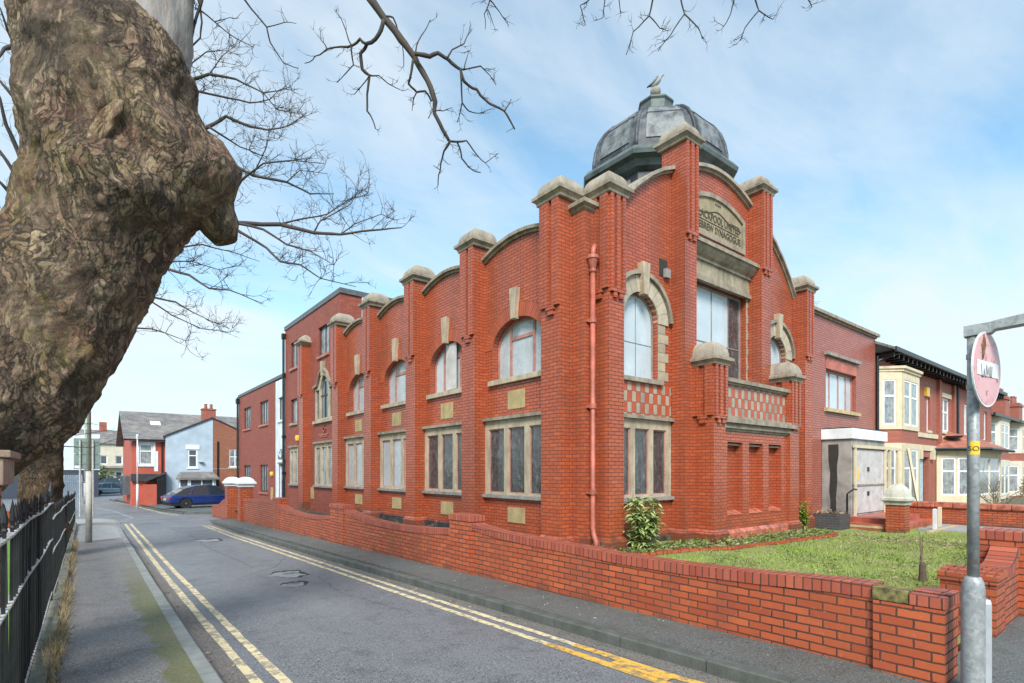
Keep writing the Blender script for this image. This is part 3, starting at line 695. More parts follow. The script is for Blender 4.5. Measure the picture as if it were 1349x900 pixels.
# ------------------------------------------------------------ the synagogue
syn = thing('synagogue', 'red glazed brick synagogue with stone capped piers and a grey lead dome', 'building', (12, 12, .1))
XP, XW, YP, YW = 7.5, 7.83, 7.17, 7.55
PC = [8.18, 11.22, 14.26, 17.32, 20.35]                      # pier centres along the lane
BAY = [(PC[i]+PC[i+1])/2 for i in range(4)]
def arcp(u0, u1, z0, rise, n=14):                            # flat segmental curve
    return [(u0+(u1-u0)*k/n, z0+rise*(1-(2*k/n-1)**2)) for k in range(n+1)]
LIGHTS = [(-1.08, -.46), (-.30, .30), (.46, 1.08)]
# side wall, one mesh with its openings
outer = [(7.6, -.1), (20.62, -.1)]; top = []
for i in range(3, -1, -1):
    top += [(PC[i+1]-.1, 6.9)] + arcp(PC[i+1]-.28, PC[i]+.28, 6.9, .22)[0:]
top += [(8.1, 6.9), (7.6, 6.9)]
holes = []
for b in BAY:
    holes.append(rect(b-1.225, b+1.225, 1.12, 3.05)); holes.append(arch(b, .92, 3.94, 4.71, .60, 24))
mb = MB(); mb.solid(PX(XW), 0, .36, outer+[(20.62, 6.9)]+top, holes); mb.build('wall', 'red_brick', syn)
# front wall
XA, XB = (10.73, 11.19), (14.25, 14.75)
prof = [(0, 6.98), (.3, 7.36), (.75, 7.84), (1.3, 8.27), (1.7, 8.51), (2.13, 8.70)]
leftp = [(8.6+s, z) for s, z in prof]; rightp = [(16.88-s, z) for s, z in prof][::-1]
midp = arcp(11.1, 14.35, 8.86, .42, 20)
outer = [(7.86, -.1), (17.36, -.1), (17.36, 6.98)]+rightp[::-1]+[(14.6, 8.70), (14.6, 8.86)]+midp[::-1]+[(10.9, 8.86), (10.9, 8.70)]+leftp[::-1]+[(7.86, 6.98)]
FB = (9.63, 15.85)
holes = []
for c in FB: holes += [rect(c-1.09, c+1.09, 1.1, 2.97), arch(c, .6, 3.80, 5.1, .6, 24)]
BW = (11.3, 14.14)
holes += [rect(BW[0], BW[1], 2.9, 6.47)]
mb = MB(); mb.solid(PY(YW), 0, .36, outer, holes); mb.build('wall', 'red_brick', syn)
# far and back walls with the flat roof, so the block is closed
mb = MB(); mb.box(17.0, 17.3, 7.92, 20.6, -.1, 6.7).box(8.2, 17, 20.3, 20.6, -.1, 6.7); mb.build('wall', 'annex_brick', syn)
mb = MB(); mb.box(8.2, 17.0, 7.92, 20.3, 6.35, 6.5); mb.build('roof', 'lead_dark', syn)
mb = MB(); mb.box(7.822, 8.3, YW-.018, 7.9, -.1, 6.985); 
mb.build('corner_pilaster', 'red_brick', syn)
mb = MB(); mb.rects(7.84, 8.3, YW, 7.9, [(0, 6.98), (.05, 7.02), (.05, 7.06), (.12, 7.09), (.12, 7.17), (-.02, 7.24), (-.1, 7.28)]); mb.build('pilaster_cap', 'cornice_stone', syn)
def pier(x0, x1, y0, y1, zt, zc, face, z0=-.1, caph=.48, dh=.235):
    m = MB(); m.box(x0, x1, y0, y1, z0, zt)
    for fc in face:                                          # raised strips parted by grooves on the upper shaft, on little brackets
        if fc == 'x': pl = PX(x0); a, b = y0, y1; st_ = [(b-.29, b-.004), (a+.004, a+.20)]; br_ = [(a+.17, a+.34)]
        else: pl = PY(y0); a, b = x0, x1; w_ = b-a; st_ = [(a+.004, a+.19*w_), (a+.36*w_, a+.62*w_), (a+.80*w_, b-.004)]; br_ = [(a+.20*w_, a+.42*w_), (a+.58*w_, a+.84*w_)]
        for u0, u1 in st_: m.pbox(pl, u0, u1, zc, zt+.004, -.06, .004)
        for u0, u1 in br_: m.pbox(pl, u0, u1, zc-.18, zc-.07, -.055, .005)
        if fc == 'x': m.pbox(pl, a+.14, a+.37, zc-.071, zc+.01, -.068, .006)
        else: m.pbox(pl, a+.006, b-.006, zc-.071, zc+.01, -.066, .006)
    p = m.build('pier', 'red_brick', syn)
    c = MB(); s_ = caph/.56
    c.rects(x0, x1, y0, y1, [(.06, zt), (.07, zt+.01), (.075, zt+.07*s_), (.11, zt+.11*s_), (.145, zt+.135*s_), (.145, zt+.215*s_), (.11, zt+.245*s_), (.06, zt+.26*s_)])
    c.build('cap_moulding', 'cornice_stone', p)
    d = MB(); pr = [(.06, zt+.255*s_), (.06, zt+.33*s_)]
    for k in range(1, 9): a_ = k*math.pi/16; pr.append((.06-.19*(1-math.cos(a_))-.006*k, zt+.33*s_+dh*math.sin(a_)))
    d.rects(x0, x1, y0, y1, pr); d.build('cap', 'cap_stone', p, bevel=.015)
    q = MB(); q.rects(x0, x1, y0, y1, [(.06, z0), (.06, .34), (.004, .42)]); q.build('plinth', 'red_brick', p)
    return p
for c in PC: pier(XP, XW+.25, c-.29, c+.29, 7.28, 5.12, 'x')
pier(8.15, 8.6, YP, YW+.2, 7.28, 5.40, 'xy')
for (a, b), zt, zc in ((XA, 9.30, 7.25), (XB, 9.28, 7.25)): pier(a, b, YP, YW+.25, zt, zc, 'y')
pier(16.88, 17.36, YP, YW+.25, 7.16, 5.26, 'y')
# parapet copings
for i in range(4):
    pts = [(PC[i]+.27, 6.86), (PC[i]+.29, 6.9)]+arcp(PC[i]+.34, PC[i+1]-.34, 6.91, .215)+[(PC[i+1]-.29, 6.9)]
    m = MB(); m.strip(PX(XW), pts[1:], .06, -.05, .37); m.strip(PX(XW), [(u, z+.061) for u, z in pts[1:]], .075, -.12, .42)
    m.build('coping', 'cornice_stone', syn)
for pts in (leftp, rightp, midp):
    m = MB(); m.strip(PY(YW), pts, .06, -.05, .37); m.strip(PY(YW), [(u, z+.061) for u, z in pts], .085, -.13, .42); m.build('coping', 'cap_stone', syn)
# a leaded window of three lights in a stone frame
def stone_window(parent, pl, c, hw, z0, z1, lights, zg0, zg1, gl, pink=True):
    m = MB(); hs = [rect(c+a, c+b, zg0, zg1) for a, b in lights]
    m.solid(pl, -.012, .20, rect(c-hw, c+hw, z0, z1-.07), hs)
    for a, b in lights:                                      # chamfer rails inside each light
        bars(m, pl, c+a-.012, c+b+.012, zg0-.012, zg1+.012, .022, .006, .05)
    for k in range(len(lights)-1):
        u = c+(lights[k][1]+lights[k+1][0])/2; m.pbox(pl, u-.03, u+.03, zg0, zg1, -.022, -.011)
    wd = m.build('stone_window', 'stone', parent)
    s_ = MB(); s_.pbox(pl, c-hw-.03, c+hw+.03, z1-.071, z1+.005, -.10, .05); s_.build('hood_mould', 'cornice_stone', wd)
    s_ = MB(); s_.pbox(pl, c-hw-.03, c+hw+.03, z0-.005, z0+.07, -.10, .05); s_.build('sill', 'sill_dark', wd)
    for a, b in lights:
        g = MB(); g.pbox(pl, c+a+.01, c+b-.01, zg0+.005, zg1-.005, .045, .055); g.build('leaded_light', gl, wd)
        if pink:
            g = MB(); bars(g, pl, c+a+.009, c+b-.009, zg0+.009, zg1-.009, .022, .022, .043); g.build('frame', 'pink_frame', wd)
    return wd
for i, b in enumerate(BAY):
    stone_window(syn, PX(XW), b, 1.222, 1.12, 3.05, LIGHTS, 1.23, 2.775, 'leaded_glass' if i < 2 else 'pale_leaded')
FL = [(-.86, -.37), (-.22, .27), (.42, .91)]
for c in FB: stone_window(syn, PY(YW), c, 1.087, 1.1, 2.97, FL, 1.22, 2.69, 'leaded_glass')
# round-headed windows along the lane
def ell(c, hw, z0, zs, rise, t): return arch(c, hw-t, z0+t, zs, rise-t, 24)
for i, b in enumerate(BAY):
    pl = PX(XW); m = MB(); m.solid(pl, .16, .22, arch(b, .92, 3.94, 4.71, .6, 24), [ell(b, .92, 3.94, 4.71, .6, .05)])
    for s in (-.42, .42): m.pbox(pl, b+s-.035, b+s+.035, 3.98, 5.20, .165, .225)
    m.pbox(pl, b-.385, b+.385, 4.86, 4.94, .168, .222)
    wd = m.build('arched_window', 'pink_frame', syn)
    g = MB(); g.solid(pl, .195, .205, ell(b, .92, 3.94, 4.71, .6, .03)); g.build('pane', 'pale_leaded' if i != 1 else 'pale_glass', wd)
    r = MB(); ring(r, pl, b, 4.71, .925, .605, .33, -.012, .05); r.build('brick_arch', 'arch_brick', wd)
    s_ = MB(); s_.pbox(pl, b-1.02, b+1.02, 3.82, 3.945, -.09, .17); s_.build('sill', 'stone', wd, bevel=.01)
    k = MB(); k.solid(pl, -.13, .02, [(b-.07, 5.26), (b+.07, 5.26), (b+.125, 5.97), (b-.125, 5.97)]); k.build('keystone', 'stone', wd, bevel=.012)
    if i == 1:
        s_ = MB(); s_.pbox(pl, b-.36, b+.16, 4.0, 5.26, .06, .08); s_.build('loose_board', 'door_board', wd)
    for z0, z1 in ((3.20, 3.63), (.555, .91)):
        p = MB(); p.pbox(pl, b-.31, b+.31, z0, z1, -.018, .02); pq = p.build('foundation_stone', 'plaque_stone', syn, bevel=.006)
# front round-headed windows with stone arches and quoins
for c in FB:
    pl = PY(YW); m = MB(); m.solid(pl, .14, .20, arch(c, .6, 3.80, 5.1, .6, 24), [ell(c, .6, 3.80, 5.1, .6, .045)]); m.pbox(pl, c-.55, c+.55, 4.60, 4.612, .15, .159); m.pbox(pl, c-.008, c+.008, 3.85, 5.6, .15, .158); wd = m.build('arched_window', 'sill_dark', syn)
    g = MB(); g.solid(pl, .16, .17, ell(c, .6, 3.80, 5.1, .6, .02)); g.build('pane', 'pale_glass', wd)
    r = MB(); ring(r, pl, c, 5.1, .602, .602, .36, -.03, .14, n=15); r.build('stone_arch', 'arch_stone', wd)
    r = MB(); ring(r, pl, c, 5.1, .968, .968, .09, -.10, .05, a0=.06, a1=math.pi-.06); r.build('hood_mould', 'cornice_stone', wd)
    k = MB(); k.solid(pl, -.16, .02, [(c-.07, 5.62), (c+.07, 5.62), (c+.13, 6.32), (c-.13, 6.32)]); k.build('keystone', 'stone', wd, bevel=.012)
    for sgn in (-1, 1):
        q = MB(); sd_ = [(0, z) for z in ()]; o_ = []
        for j in range(6): wq = .86-.602 if j % 2 else .98-.602; o_ += [(c+sgn*(.602+wq), 3.82+j*.213), (c+sgn*(.602+wq), 3.82+(j+1)*.213)]
        q.solid(pl, -.012, .13, [(c+sgn*.602, 3.82)]+o_+[(c+sgn*.602, 3.82+6*.213)]); q.build('quoin', 'quoin_stone', wd)
    s_ = MB(); s_.pbox(pl, c-.72, c+.72, 3.70, 3.802, -.09, .15); s_.build('sill', 'cap_stone', wd, bevel=.01)
    t_ = MB(); t_.pbox(pl, c-1.085, c+1.085, 2.985, 3.695, -.012, .03); t_.build('checker_panel', 'checker_tile', syn)
# centre bay: big window, entablature, sign
pl = PY(YW); m = MB(); bars(m, pl, BW[0], BW[1], 2.92, 6.46, .06, .16, .23)
for u in (11.93, 12.72, 13.51): m.pbox(pl, u-.016, u+.016, 2.98, 6.40, .165, .225)
m.pbox(pl, BW[0]+.06, BW[1]-.06, 5.04, 5.065, .168, .222)
bw = m.build('centre_window', 'sill_dark', syn)
g = MB(); g.pbox(pl, BW[0]+.03, 13.50, 2.95, 6.43, .18, .19); g.build('pane', 'pale_glass', bw)
g = MB(); g.pbox(pl, 13.52, BW[1]-.03, 2.95, 6.43, .185, .195); g.build('leaded_light', 'leaded_glass', bw)
for sgn, u0 in ((-1, BW[0]-.002), (1, BW[1]+.002)):
    q = MB(); o_ = []
    for j in range(16): wq = .10 if j % 2 else .055; o_ += [(u0+sgn*wq, 3.0+j*.215), (u0+sgn*wq, 3.0+(j+1)*.215)]
    q.solid(pl, -.012, .14, [(u0, 3.0)]+o_+[(u0, 3.0+16*.215)]); q.build('quoin', 'quoin_stone', bw)
en = MB(); en.pbox(pl, 11.19, 14.25, 6.47, 6.98, -.035, .1)
ent = en.build('frieze', 'frieze_stone', syn)
e2 = MB(); e2.pbox(pl, 11.192, 14.248, 6.44, 6.53, -.10, .02); e2.pbox(pl, 11.194, 14.246, 6.53, 6.60, -.06, .02); e2.pbox(pl, 11.192, 14.248, 6.95, 7.02, -.09, .02)
v = [( -.09, 7.02), (-.16, 7.06), (-.24, 7.14), (-.28, 7.22)]
for (d0, z0), (d1, z1) in zip(v[:-1], v[1:]):
    e2.add([pl.P(11.195, z0, d0), pl.P(14.40, z0, d0), pl.P(14.40, z1, d1), pl.P(11.195, z1, d1)], [(0, 1, 2, 3)])
e2.pbox(pl, 11.195, 14.42, 7.22, 7.30, -.33, .02); e2.pbox(pl, 11.196, 14.40, 7.30, 7.37, -.26, .02); e2.pbox(pl, 11.197, 14.38, 7.37, 7.42, -.14, .02)
e2.build('cornice', 'cornice_stone', ent)
s_ = MB(); so_ = [(11.42, 7.60), (14.02, 7.60)]+arcp(14.02, 11.42, 8.48, .30, 16); s_.solid(pl, -.05, .05, so_, [[(11.53, 7.71), (13.91, 7.71)]+arcp(13.91, 11.53, 8.40, .27, 16)])
sg = s_.build('sign_panel', 'cornice_stone', syn)
b_ = MB(); b_.solid(pl, -.006, .03, [(11.5, 7.68), (13.94, 7.68)]+arcp(13.94, 11.5, 8.42, .28, 16)); b_.build('sign_face', 'sign_stone', sg)
text_mesh('lettering', 'BLACKPOOL UNITED', pl, 12.76, 8.08, .28, 'letter_dark', sg, ext=.010, d=-.010, width=2.06)
text_mesh('lettering', 'HEBREW SYNAGOGUE', pl, 12.76, 7.80, .25, 'letter_dark', sg, ext=.010, d=-.010, width=2.10)
ln = MB(); ln.strip(pl, [(12.72+t_*1.12, 8.31+.10*math.cos(t_*math.pi)*abs(t_)+.10*math.cos(t_*5.2)*(1-abs(t_))-.05) for t_ in [k/24-1 for k in range(49)]], .018, -.022, .0)
for u in (-.1, 0, .09): ln.strip(pl, [(12.72+u-.03, 8.53), (12.72+u, 8.58), (12.72+u+.03, 8.52)], .014, -.022, 0)
ln.strip(pl, [(11.7, 8.02), (13.74, 8.02)], .012, -.02, 0)
ln.build('scroll', 'letter_dark', sg)
# square hole beside the big pier
vh = MB(); vh.pbox(pl, 10.28, 10.58, 6.22, 6.62, -.012, .02); vh.build('vent_hole', 'black_streak', syn)
vh = MB(); vh.pbox(pl, 10.42, 10.60, 6.20, 6.40, -.09, -.014); vh.build('vent_flap', 'grey_render', syn)
# balcony porch
for a, b in ((11.07, 11.56), (14.78, 15.29)): pier(a, b, 6.66, 7.3, 4.16, 3.02, 'xy', caph=.44, dh=.30)
pf = PY(6.74); m = MB(); PN = [(11.78, 12.46), (12.77, 13.45), (13.76, 14.44)]
m.solid(pf, 0, .199, rect(11.5, 14.85, -.1, 2.70), [rect(a, b, .72, 2.44) for a, b in PN]); m.pbox(pf, 11.5, 14.85, -.1, 2.70, .20, .36)
bal = m.build('porch_wall', 'red_brick', syn)
for a, b in PN:
    s_ = MB(); s_.add([pf.P(a, .72, -.02), pf.P(b, .72, -.02), pf.P(b, .82, .2), pf.P(a, .82, .2)], [(0, 1, 2, 3)]); s_.build('panel_sill', 'plinth_brick', bal)
    s_ = MB(); s_.pbox(pf, a, b, 2.37, 2.41, .06, .2); s_.build('panel_head', 'cornice_stone', bal)
s_ = MB(); s_.rects(11.5, 14.85, 6.74, 7.0, [(.0, -.1), (.06, .0), (.06, .30), (.004, .38)]); s_.build('plinth', 'plinth_brick', bal)
s_ = MB()
for z0, z1, d in ((2.70, 2.76, .03), (2.76, 2.83, .09), (2.83, 2.88, .07), (2.88, 2.99, .17), (2.99, 3.04, .12)): s_.pbox(pf, 11.52, 14.84+d, z0, z1, -d, .3)
s_.build('cornice', 'cornice_stone', bal)
s_ = MB(); s_.pbox(pf, 11.5, 14.85, 3.04, 3.79, .02, .22); s_.build('checker_panel', 'checker_tile', syn)
s_ = MB(); s_.pbox(pf, 11.5, 14.85, 3.79, 3.84, -.03, .26); s_.pbox(pf, 11.5, 14.85, 3.84, 3.93, -.09, .30); s_.build('coping', 'cornice_stone', syn)
s_ = MB(); s_.box(11.5, 14.85, 6.98, 7.55, 2.86, 2.98); s_.build('balcony_floor', 'lead_dark', syn)
s_ = MB(); s_.box(11.12, 11.34, 7.28, 7.55, 3.04, 3.79); s_.build('checker_panel', 'checker_tile', syn)
s_ = MB(); s_.box(11.10, 11.36, 7.28, 7.55, 3.79, 3.92); s_.build('coping', 'cornice_stone', syn)
s_ = MB(); s_.box(11.09, 11.5, 7.10, 7.56, -.1, 3.04); s_.build('porch_wall', 'red_brick', syn)
# dark damp course below the front windows
s_ = MB(); s_.pbox(PY(YW), 8.6, 10.73, -.1, .27, -.03, .01); s_.build('damp_course', 'soil', syn)
for i in range(4):
    s_ = MB(); s_.pbox(PX(XW), PC[i]+.29, PC[i+1]-.29, -.1, .33, -.05, .01); s_.build('damp_course', 'lead_dark', syn)
# drainpipe in the angle
dp = MB(); px_, py_ = 7.985, 7.455
dp.tube([(px_, py_, 5.95), (px_, py_, .62), (px_-.01, py_-.03, .50), (px_-.03, py_-.12, .34), (px_-.03, py_-.12, .22)], .052, 12)
dp.tube([(px_, py_, 6.0), (px_+.02, py_, 6.2), (px_+.12, py_+.06, 6.32)], .055, 10)
pipe = dp.build('drainpipe', 'pink_paint', syn, smooth=True)
s_ = MB(); s_.lathe([(.055, 0), (.075, .03), (.075, .07), (.06, .09), (.11, .27), (.13, .28), (.13, .34), (.10, .36)], (px_, py_, 5.72), 12); s_.build('hopper', 'pink_paint', pipe)
for z in (1.28, 3.0, 4.72):
    s_ = MB(); s_.lathe([(.068, 0), (.074, .01), (.074, .10), (.066, .11)], (px_, py_, z), 12); s_.box(px_-.12, px_+.10, py_+.03, py_+.07, z+.02, z+.07); s_.build('pipe_clip', 'pink_paint', pipe)
# dome on its drum
DX, DY = 12.9, 9.6; o8 = math.pi/8; k8 = 1/math.cos(o8)
def octa(pr): return [(r*k8, z) for r, z in pr]
m = MB(); m.lathe(octa([(1.66, 6.4), (1.66, 9.55)]), (DX, DY, 0), 8, o8); drum = m.build('drum', 'lead_dark', syn)
for k in range(8):
    a = k*math.pi/4; p0 = (DX+1.67*math.cos(a)-.5*math.sin(a), DY+1.67*math.sin(a)+.5*math.cos(a)); p1 = (DX+1.67*math.cos(a)+.5*math.sin(a), DY+1.67*math.sin(a)-.5*math.cos(a))
    q, ln_ = PV(p0, p1, -1); s_ = MB(); s_.pbox(q, 0.05, ln_-.05, 9.05, 9.4, -.03, .05); s_.build('louvre', 'grey_render', drum)
m = MB(); m.lathe(octa([(1.68, 9.52), (1.80, 9.60), (1.88, 9.74), (2.03, 9.80), (2.06, 9.90), (2.04, 9.93), (1.96, 10.04), (1.84, 10.10), (1.7, 10.1)]), (DX, DY, 0), 8, o8); m.build('dome_cornice', 'dome_copper', drum)
DP = [(1.78, 10.08), (1.78, 10.30), (1.73, 10.60), (1.63, 10.90), (1.46, 11.18), (1.24, 11.41), (.96, 11.59), (.66, 11.70), (.46, 11.75), (.38, 11.77)]
m = MB(); m.lathe(octa(DP), (DX, DY, 0), 8, o8); dome = m.build('dome', 'dome_lead', syn)
for k in range(8):                                           # rolls on the angles and a flaking panel on each face
    a = o8+k*math.pi/4; s_ = MB()
    s_.tube([(DX+r*k8*math.cos(a), DY+r*k8*math.sin(a), z) for r, z in DP], [.05]*(len(DP)-2)+[.04, .03], 6); s_.build('roll', 'dome_lead', dome, smooth=True)
    a = k*math.pi/4; n_, t_ = Vector((math.cos(a), math.sin(a), 0)), Vector((-math.sin(a), math.cos(a), 0)); sub = DP[1:8]; v = []; f = []
    for r, z in sub:
        hw_ = r*.414*.68
        for sg_ in (-1, 1): p = Vector((DX, DY, z))+n_*(r+.022)+t_*hw_*sg_; v.append(p+Vector((0, 0, .02)))
    nn_ = len(v); v += [p-n_*.05 for p in v]
    for i in range(len(sub)-1): a_ = 2*i; f += [(a_, a_+1, a_+3, a_+2), (a_, a_+2, nn_+a_+2, nn_+a_), (a_+1, nn_+a_+1, nn_+a_+3, a_+3)]
    f += [(0, nn_, nn_+1, 1), (nn_-2, nn_-1, 2*nn_-1, 2*nn_-2)]
    s_ = MB(); s_.add(v, f); s_.build('lead_panel', 'dome_panel', dome)
    if k % 2 == 0 or True:
        s_ = MB(); r, z = 1.50, 11.12; p = [Vector((DX, DY, z))+n_*(r+.03)+t_*(u*.45) for u in (-1, 1)]; s_.tube([p[0], p[1]], .022, 5); s_.build('lead_seam', 'dome_lead', dome)
m = MB(); m.lathe(octa([(.36, 11.70), (.36, 11.90), (.44, 11.98), (.44, 12.20), (.48, 12.25), (.46, 12.31), (.12, 12.37)]), (DX, DY, 0), 8, o8); fin = m.build('finial', 'dome_copper', dome)
m = MB(); m.lathe([(.09, 12.35), (.055, 12.45), (.06, 12.54)]+[(.15*math.sin(a), 12.68-.15*math.cos(a)) for a in [.45+k*(math.pi-.5)/9 for k in range(10)]], (DX, DY, 0), 16); m.build('ball', 'cap_stone', fin, smooth=True)
# ------------------------------------------------------------ brick annex on the right with its porch
anx = thing('annex_building', 'plain pinkish brick annex with a boarded grey porch, right of the synagogue front', 'building', (20.6, 9, .0))
pl = PY(7.56); m = MB(); m.solid(pl, 0, .3, rect(17.36, 23.85, -.2, 6.84), [rect(19.34, 21.93, 3.86, 5.18)]); m.box(17.36, 17.6, 7.86, 15, -.2, 6.84).box(23.6, 23.85, 7.86, 15, -.2, 6.84)
m.build('wall', 'annex_brick', anx)
m = MB(); m.box(17.5, 23.7, 7.8, 15, 6.4, 6.55); m.build('roof', 'lead_dark', anx)
m = MB(); m.pbox(pl, 17.38, 23.9, 6.84, 6.90, -.05, .33); m.pbox(pl, 17.38, 23.95, 6.90, 7.0, -.14, .38); m.build('coping', 'cornice_stone', anx)
wd = sash(anx, pl, 19.34, 21.93, 3.86, 5.18, 'pink_frame', 'pale_glass', .06, .14, (20.0, 20.75, 21.4))
m = MB(); m.pbox(pl, 19.2, 22.1, 5.62, 5.72, -.12, .02); m.build('hood_mould', 'sill_dark', wd)
m = MB(); m.pbox(pl, 19.2, 22.1, 3.74, 3.858, -.12, .15); m.build('sill', 'tan_wood', wd)
m = MB(); m.pbox(pl, 19.34, 21.93, 5.19, 5.55, -.02, .03); m.build('lintel', 'pink_paint', wd)
por = MB(); por.box(19.02, 22.0, 6.69, 7.55, .1, 2.79); pr = por.build('porch', 'grey_render', anx)
m = MB(); m.box(18.95, 22.08, 6.62, 7.556, 2.79, 3.12); m.build('fascia', 'white_paint', pr, bevel=.01)
m = MB(); m.box(19.0, 22.0, 6.68, 7.55, 3.12, 3.16); m.build('porch_roof', 'lead_dark', pr)
px2 = PX(19.02); m = MB(); m.solid(px2, -.006, .01, [(7.36, 2.62), (7.06, 2.62), (7.05, 2.3), (7.10, 1.9), (7.09, 1.4), (7.13, .9), (7.12, .25), (7.31, .25), (7.29, .8), (7.33, 1.1), (7.30, 1.7), (7.35, 2.1)]); m.build('damp_streak', 'black_streak', pr)
pl = PY(6.69); m = MB(); m.pbox(pl, 19.25, 20.35, .40, 2.45, -.03, .02); d1 = m.build('door', 'door_board', pr)
m = MB(); m.pbox(pl, 20.37, 21.8, .40, 2.45, -.03, .02); m.build('door', 'door_board', pr)
m = MB(); m.pbox(pl, 19.42, 19.55, 1.45, 1.85, -.036, -.03); m.build('door_notice', 'yellow_sticker', pr)
m = MB()
for z in (.95, 1.75): m.pbox(pl, 20.28, 20.44, z, z+.14, -.05, -.03)
m.build('door_bolt', 'black_paint', pr)
m = MB(); m.pbox(pl, 19.1, 21.9, 1.28, 1.33, -.06, -.03); m.build('door_bar', 'cornice_stone', pr)
m = MB(); m.pbox(pl, 19.05, 24.2, 2.50, 2.60, -.10, -.03); m.pbox(pl, 19.12, 19.22, .3, 2.5, -.09, -.03); m.pbox(pl, 21.82, 21.92, .3, 2.5, -.09, -.03)
for u in (22.3, 23.1): m.pbox(pl, u, u+.09, .2, 2.5, -.09, -.01)
m.tube([(24.0, 6.2, .3), (24.0, 6.55, 2.6)], .05, 4); m.build('timber_brace', 'cream_stone', pr)
m = MB(); m.box(18.35, 21.9, 5.3, 6.69, -.2, .17); m.box(18.75, 21.9, 5.65, 6.688, .17, .33); m.build('step', 'pink_paint', anx)
m = MB(); m.box(18.34, 18.40, 5.6, 6.68, .06, .13); m.build('step_edge', 'tan_wood', anx)
m = MB(); m.tube([(18.5, 6.62, .1), (18.5, 6.62, 1.05), (18.7, 6.5, 1.2), (18.9, 6.5, 1.18)], .03, 6); m.build('handrail', 'black_paint', anx)
# ------------------------------------------------------------ flats behind the synagogue
apt = thing('apartment_building', 'modern brick flats joined to the synagogue, three storeys stepping down to two', 'building', (10, 28, 0))
pl = PX(XW); m = MB()
gw = [(21.35, 3.9), (23.5, 3.9), (23.5, 5.3), (23.1, 5.35), (22.85, 5.72), (22.43, 5.98), (22.0, 5.72), (21.75, 5.35), (21.35, 5.3)]
W3 = [(21.9, 23.15, 6.62, 7.85), (25.87, 27.1, 6.68, 7.92)]
m.solid(pl, 0, .3, rect(20.64, 28.0, -.8, 8.72), [gw, rect(21.3, 23.6, 1.1, 2.98), rect(25.95, 27.2, 1.1, 2.95), rect(26.1, 27.1, 4.05, 5.2)]+[rect(*w_) for w_ in W3])
m.box(XW+.3, 14.5, 20.64, 20.94, 6.9, 8.72); m.box(8.14, 14.5, 27.7, 28, -.8, 8.72); aw = m.build('wall', 'modern_brick', apt)
m = MB(); m.box(XW-.04, 14.6, 20.58, 28.05, 8.72, 8.92); m.build('roof_edge', 'roof_edge', apt)
m = MB(); m.box(8.7, 14.5, 20.60, 20.645, 6.6, 8.72); m.build('white_panel', 'white_wall', apt)
for a, b, c_, d_ in W3: sash(apt, pl, a, b, c_, d_, 'dark_frame', 'net_glass', .07, .08, ((a+b)/2,), (), 'plinth_brick')
sash(apt, pl, 26.1, 27.1, 4.05, 5.2, 'dark_frame', 'net_glass', .07, .08, (), (), 'cap_stone')
stone_window(apt, pl, 22.45, 1.15, 1.08, 3.0, [(-1.0, -.45), (-.28, .28), (.45, 1.0)], 1.2, 2.76, 'net_glass', False)
stone_window(apt, pl, 26.58, .62, 1.08, 2.96, [(-.5, -.08), (.08, .5)], 1.2, 2.7, 'net_glass', False)
m = MB(); m.solid(pl, -.02, .15, gw, [[(21.43, 3.98), (21.86, 3.98), (21.86, 5.2), (21.43, 5.2)], [(21.97, 3.98), (22.89, 3.98), (22.89, 5.25), (22.74, 5.58), (22.43, 5.83), (22.12, 5.58), (21.97, 5.25)], [(23.0, 3.98), (23.43, 3.98), (23.43, 5.2), (23.0, 5.2)]])
gwd = m.build('gothic_window', 'stone', apt)
m = MB(); m.pbox(pl, 21.4, 23.45, 3.95, 5.6, .05, .07); m.build('pane', 'window_glass', gwd)
m = MB(); m.pbox(pl, 22.39, 22.47, 3.98, 5.5, .02, .049); m.pbox(pl, 21.97, 22.38, 4.9, 4.96, .02, .049).pbox(pl, 22.48, 22.89, 4.9, 4.96, .02, .049); m.build('glazing_bar', 'dark_frame', gwd)
m = MB(); m.pbox(pl, 21.2, 23.65, 3.78, 3.9, -.1, .1); m.build('sill', 'stone', gwd)
m = MB(); m.solid(pl, -.14, .02, [(22.36, 5.72), (22.5, 5.72), (22.55, 6.32), (22.31, 6.32)]); m.build('keystone', 'stone', gwd)
m = MB(); m.strip(pl, [(23.6, 5.30), (23.14, 5.36), (22.88, 5.76), (22.43, 6.04), (21.98, 5.76), (21.72, 5.36), (21.25, 5.30)], .08, -.12, .02); m.build('hood_mould', 'cornice_stone', gwd)
m = MB()
for k in range(6):
    a = k*math.pi/3; m.strip(pl, [(22.43+.20*math.cos(a), 3.48+.20*math.sin(a)), (22.43+.20*math.cos(a+2*math.pi/3), 3.48+.20*math.sin(a+2*math.pi/3)+.001)], .03, -.03, 0)
m.strip(pl, [(21.9, 3.28), (22.2, 3.24), (22.43, 3.27), (22.7, 3.24), (23.0, 3.28)], .05, -.03, 0); m.strip(pl, [(21.95, 3.18), (22.95, 3.18)], .035, -.03, 0)
m.build('relief_emblem', 'plinth_brick', apt)
m = MB(); m.pbox(pl, 23.72, 24.12, .55, 1.05, -.02, .01); m.build('foundation_stone', 'plaque_stone', apt)
m = MB(); m.lathe([(.02, -.13), (.12, -.12), (.14, 0), (.12, .12), (.02, .13)], (XW-.03, 25.85, 3.3), 12); m.build('alarm_box', 'yellow_box', apt)
m = MB(); m.tube([(XW-.1, 27.95, 8.5), (XW-.1, 27.95, -.3)], .06, 8); m.box(XW-.18, XW-.02, 27.85, 28.05, 8.3, 8.56)
for z in (1.6, 3.4, 6.4): m.box(XW-.17, XW, 27.87, 28.03, z, z+.12)
m.build('drainpipe', 'black_paint', apt)
pp = pier  # the old end pier stands against the flats
x_ = MB(); x_.box(XP, XW+.02, 24.2, 24.75, -.6, 7.28)
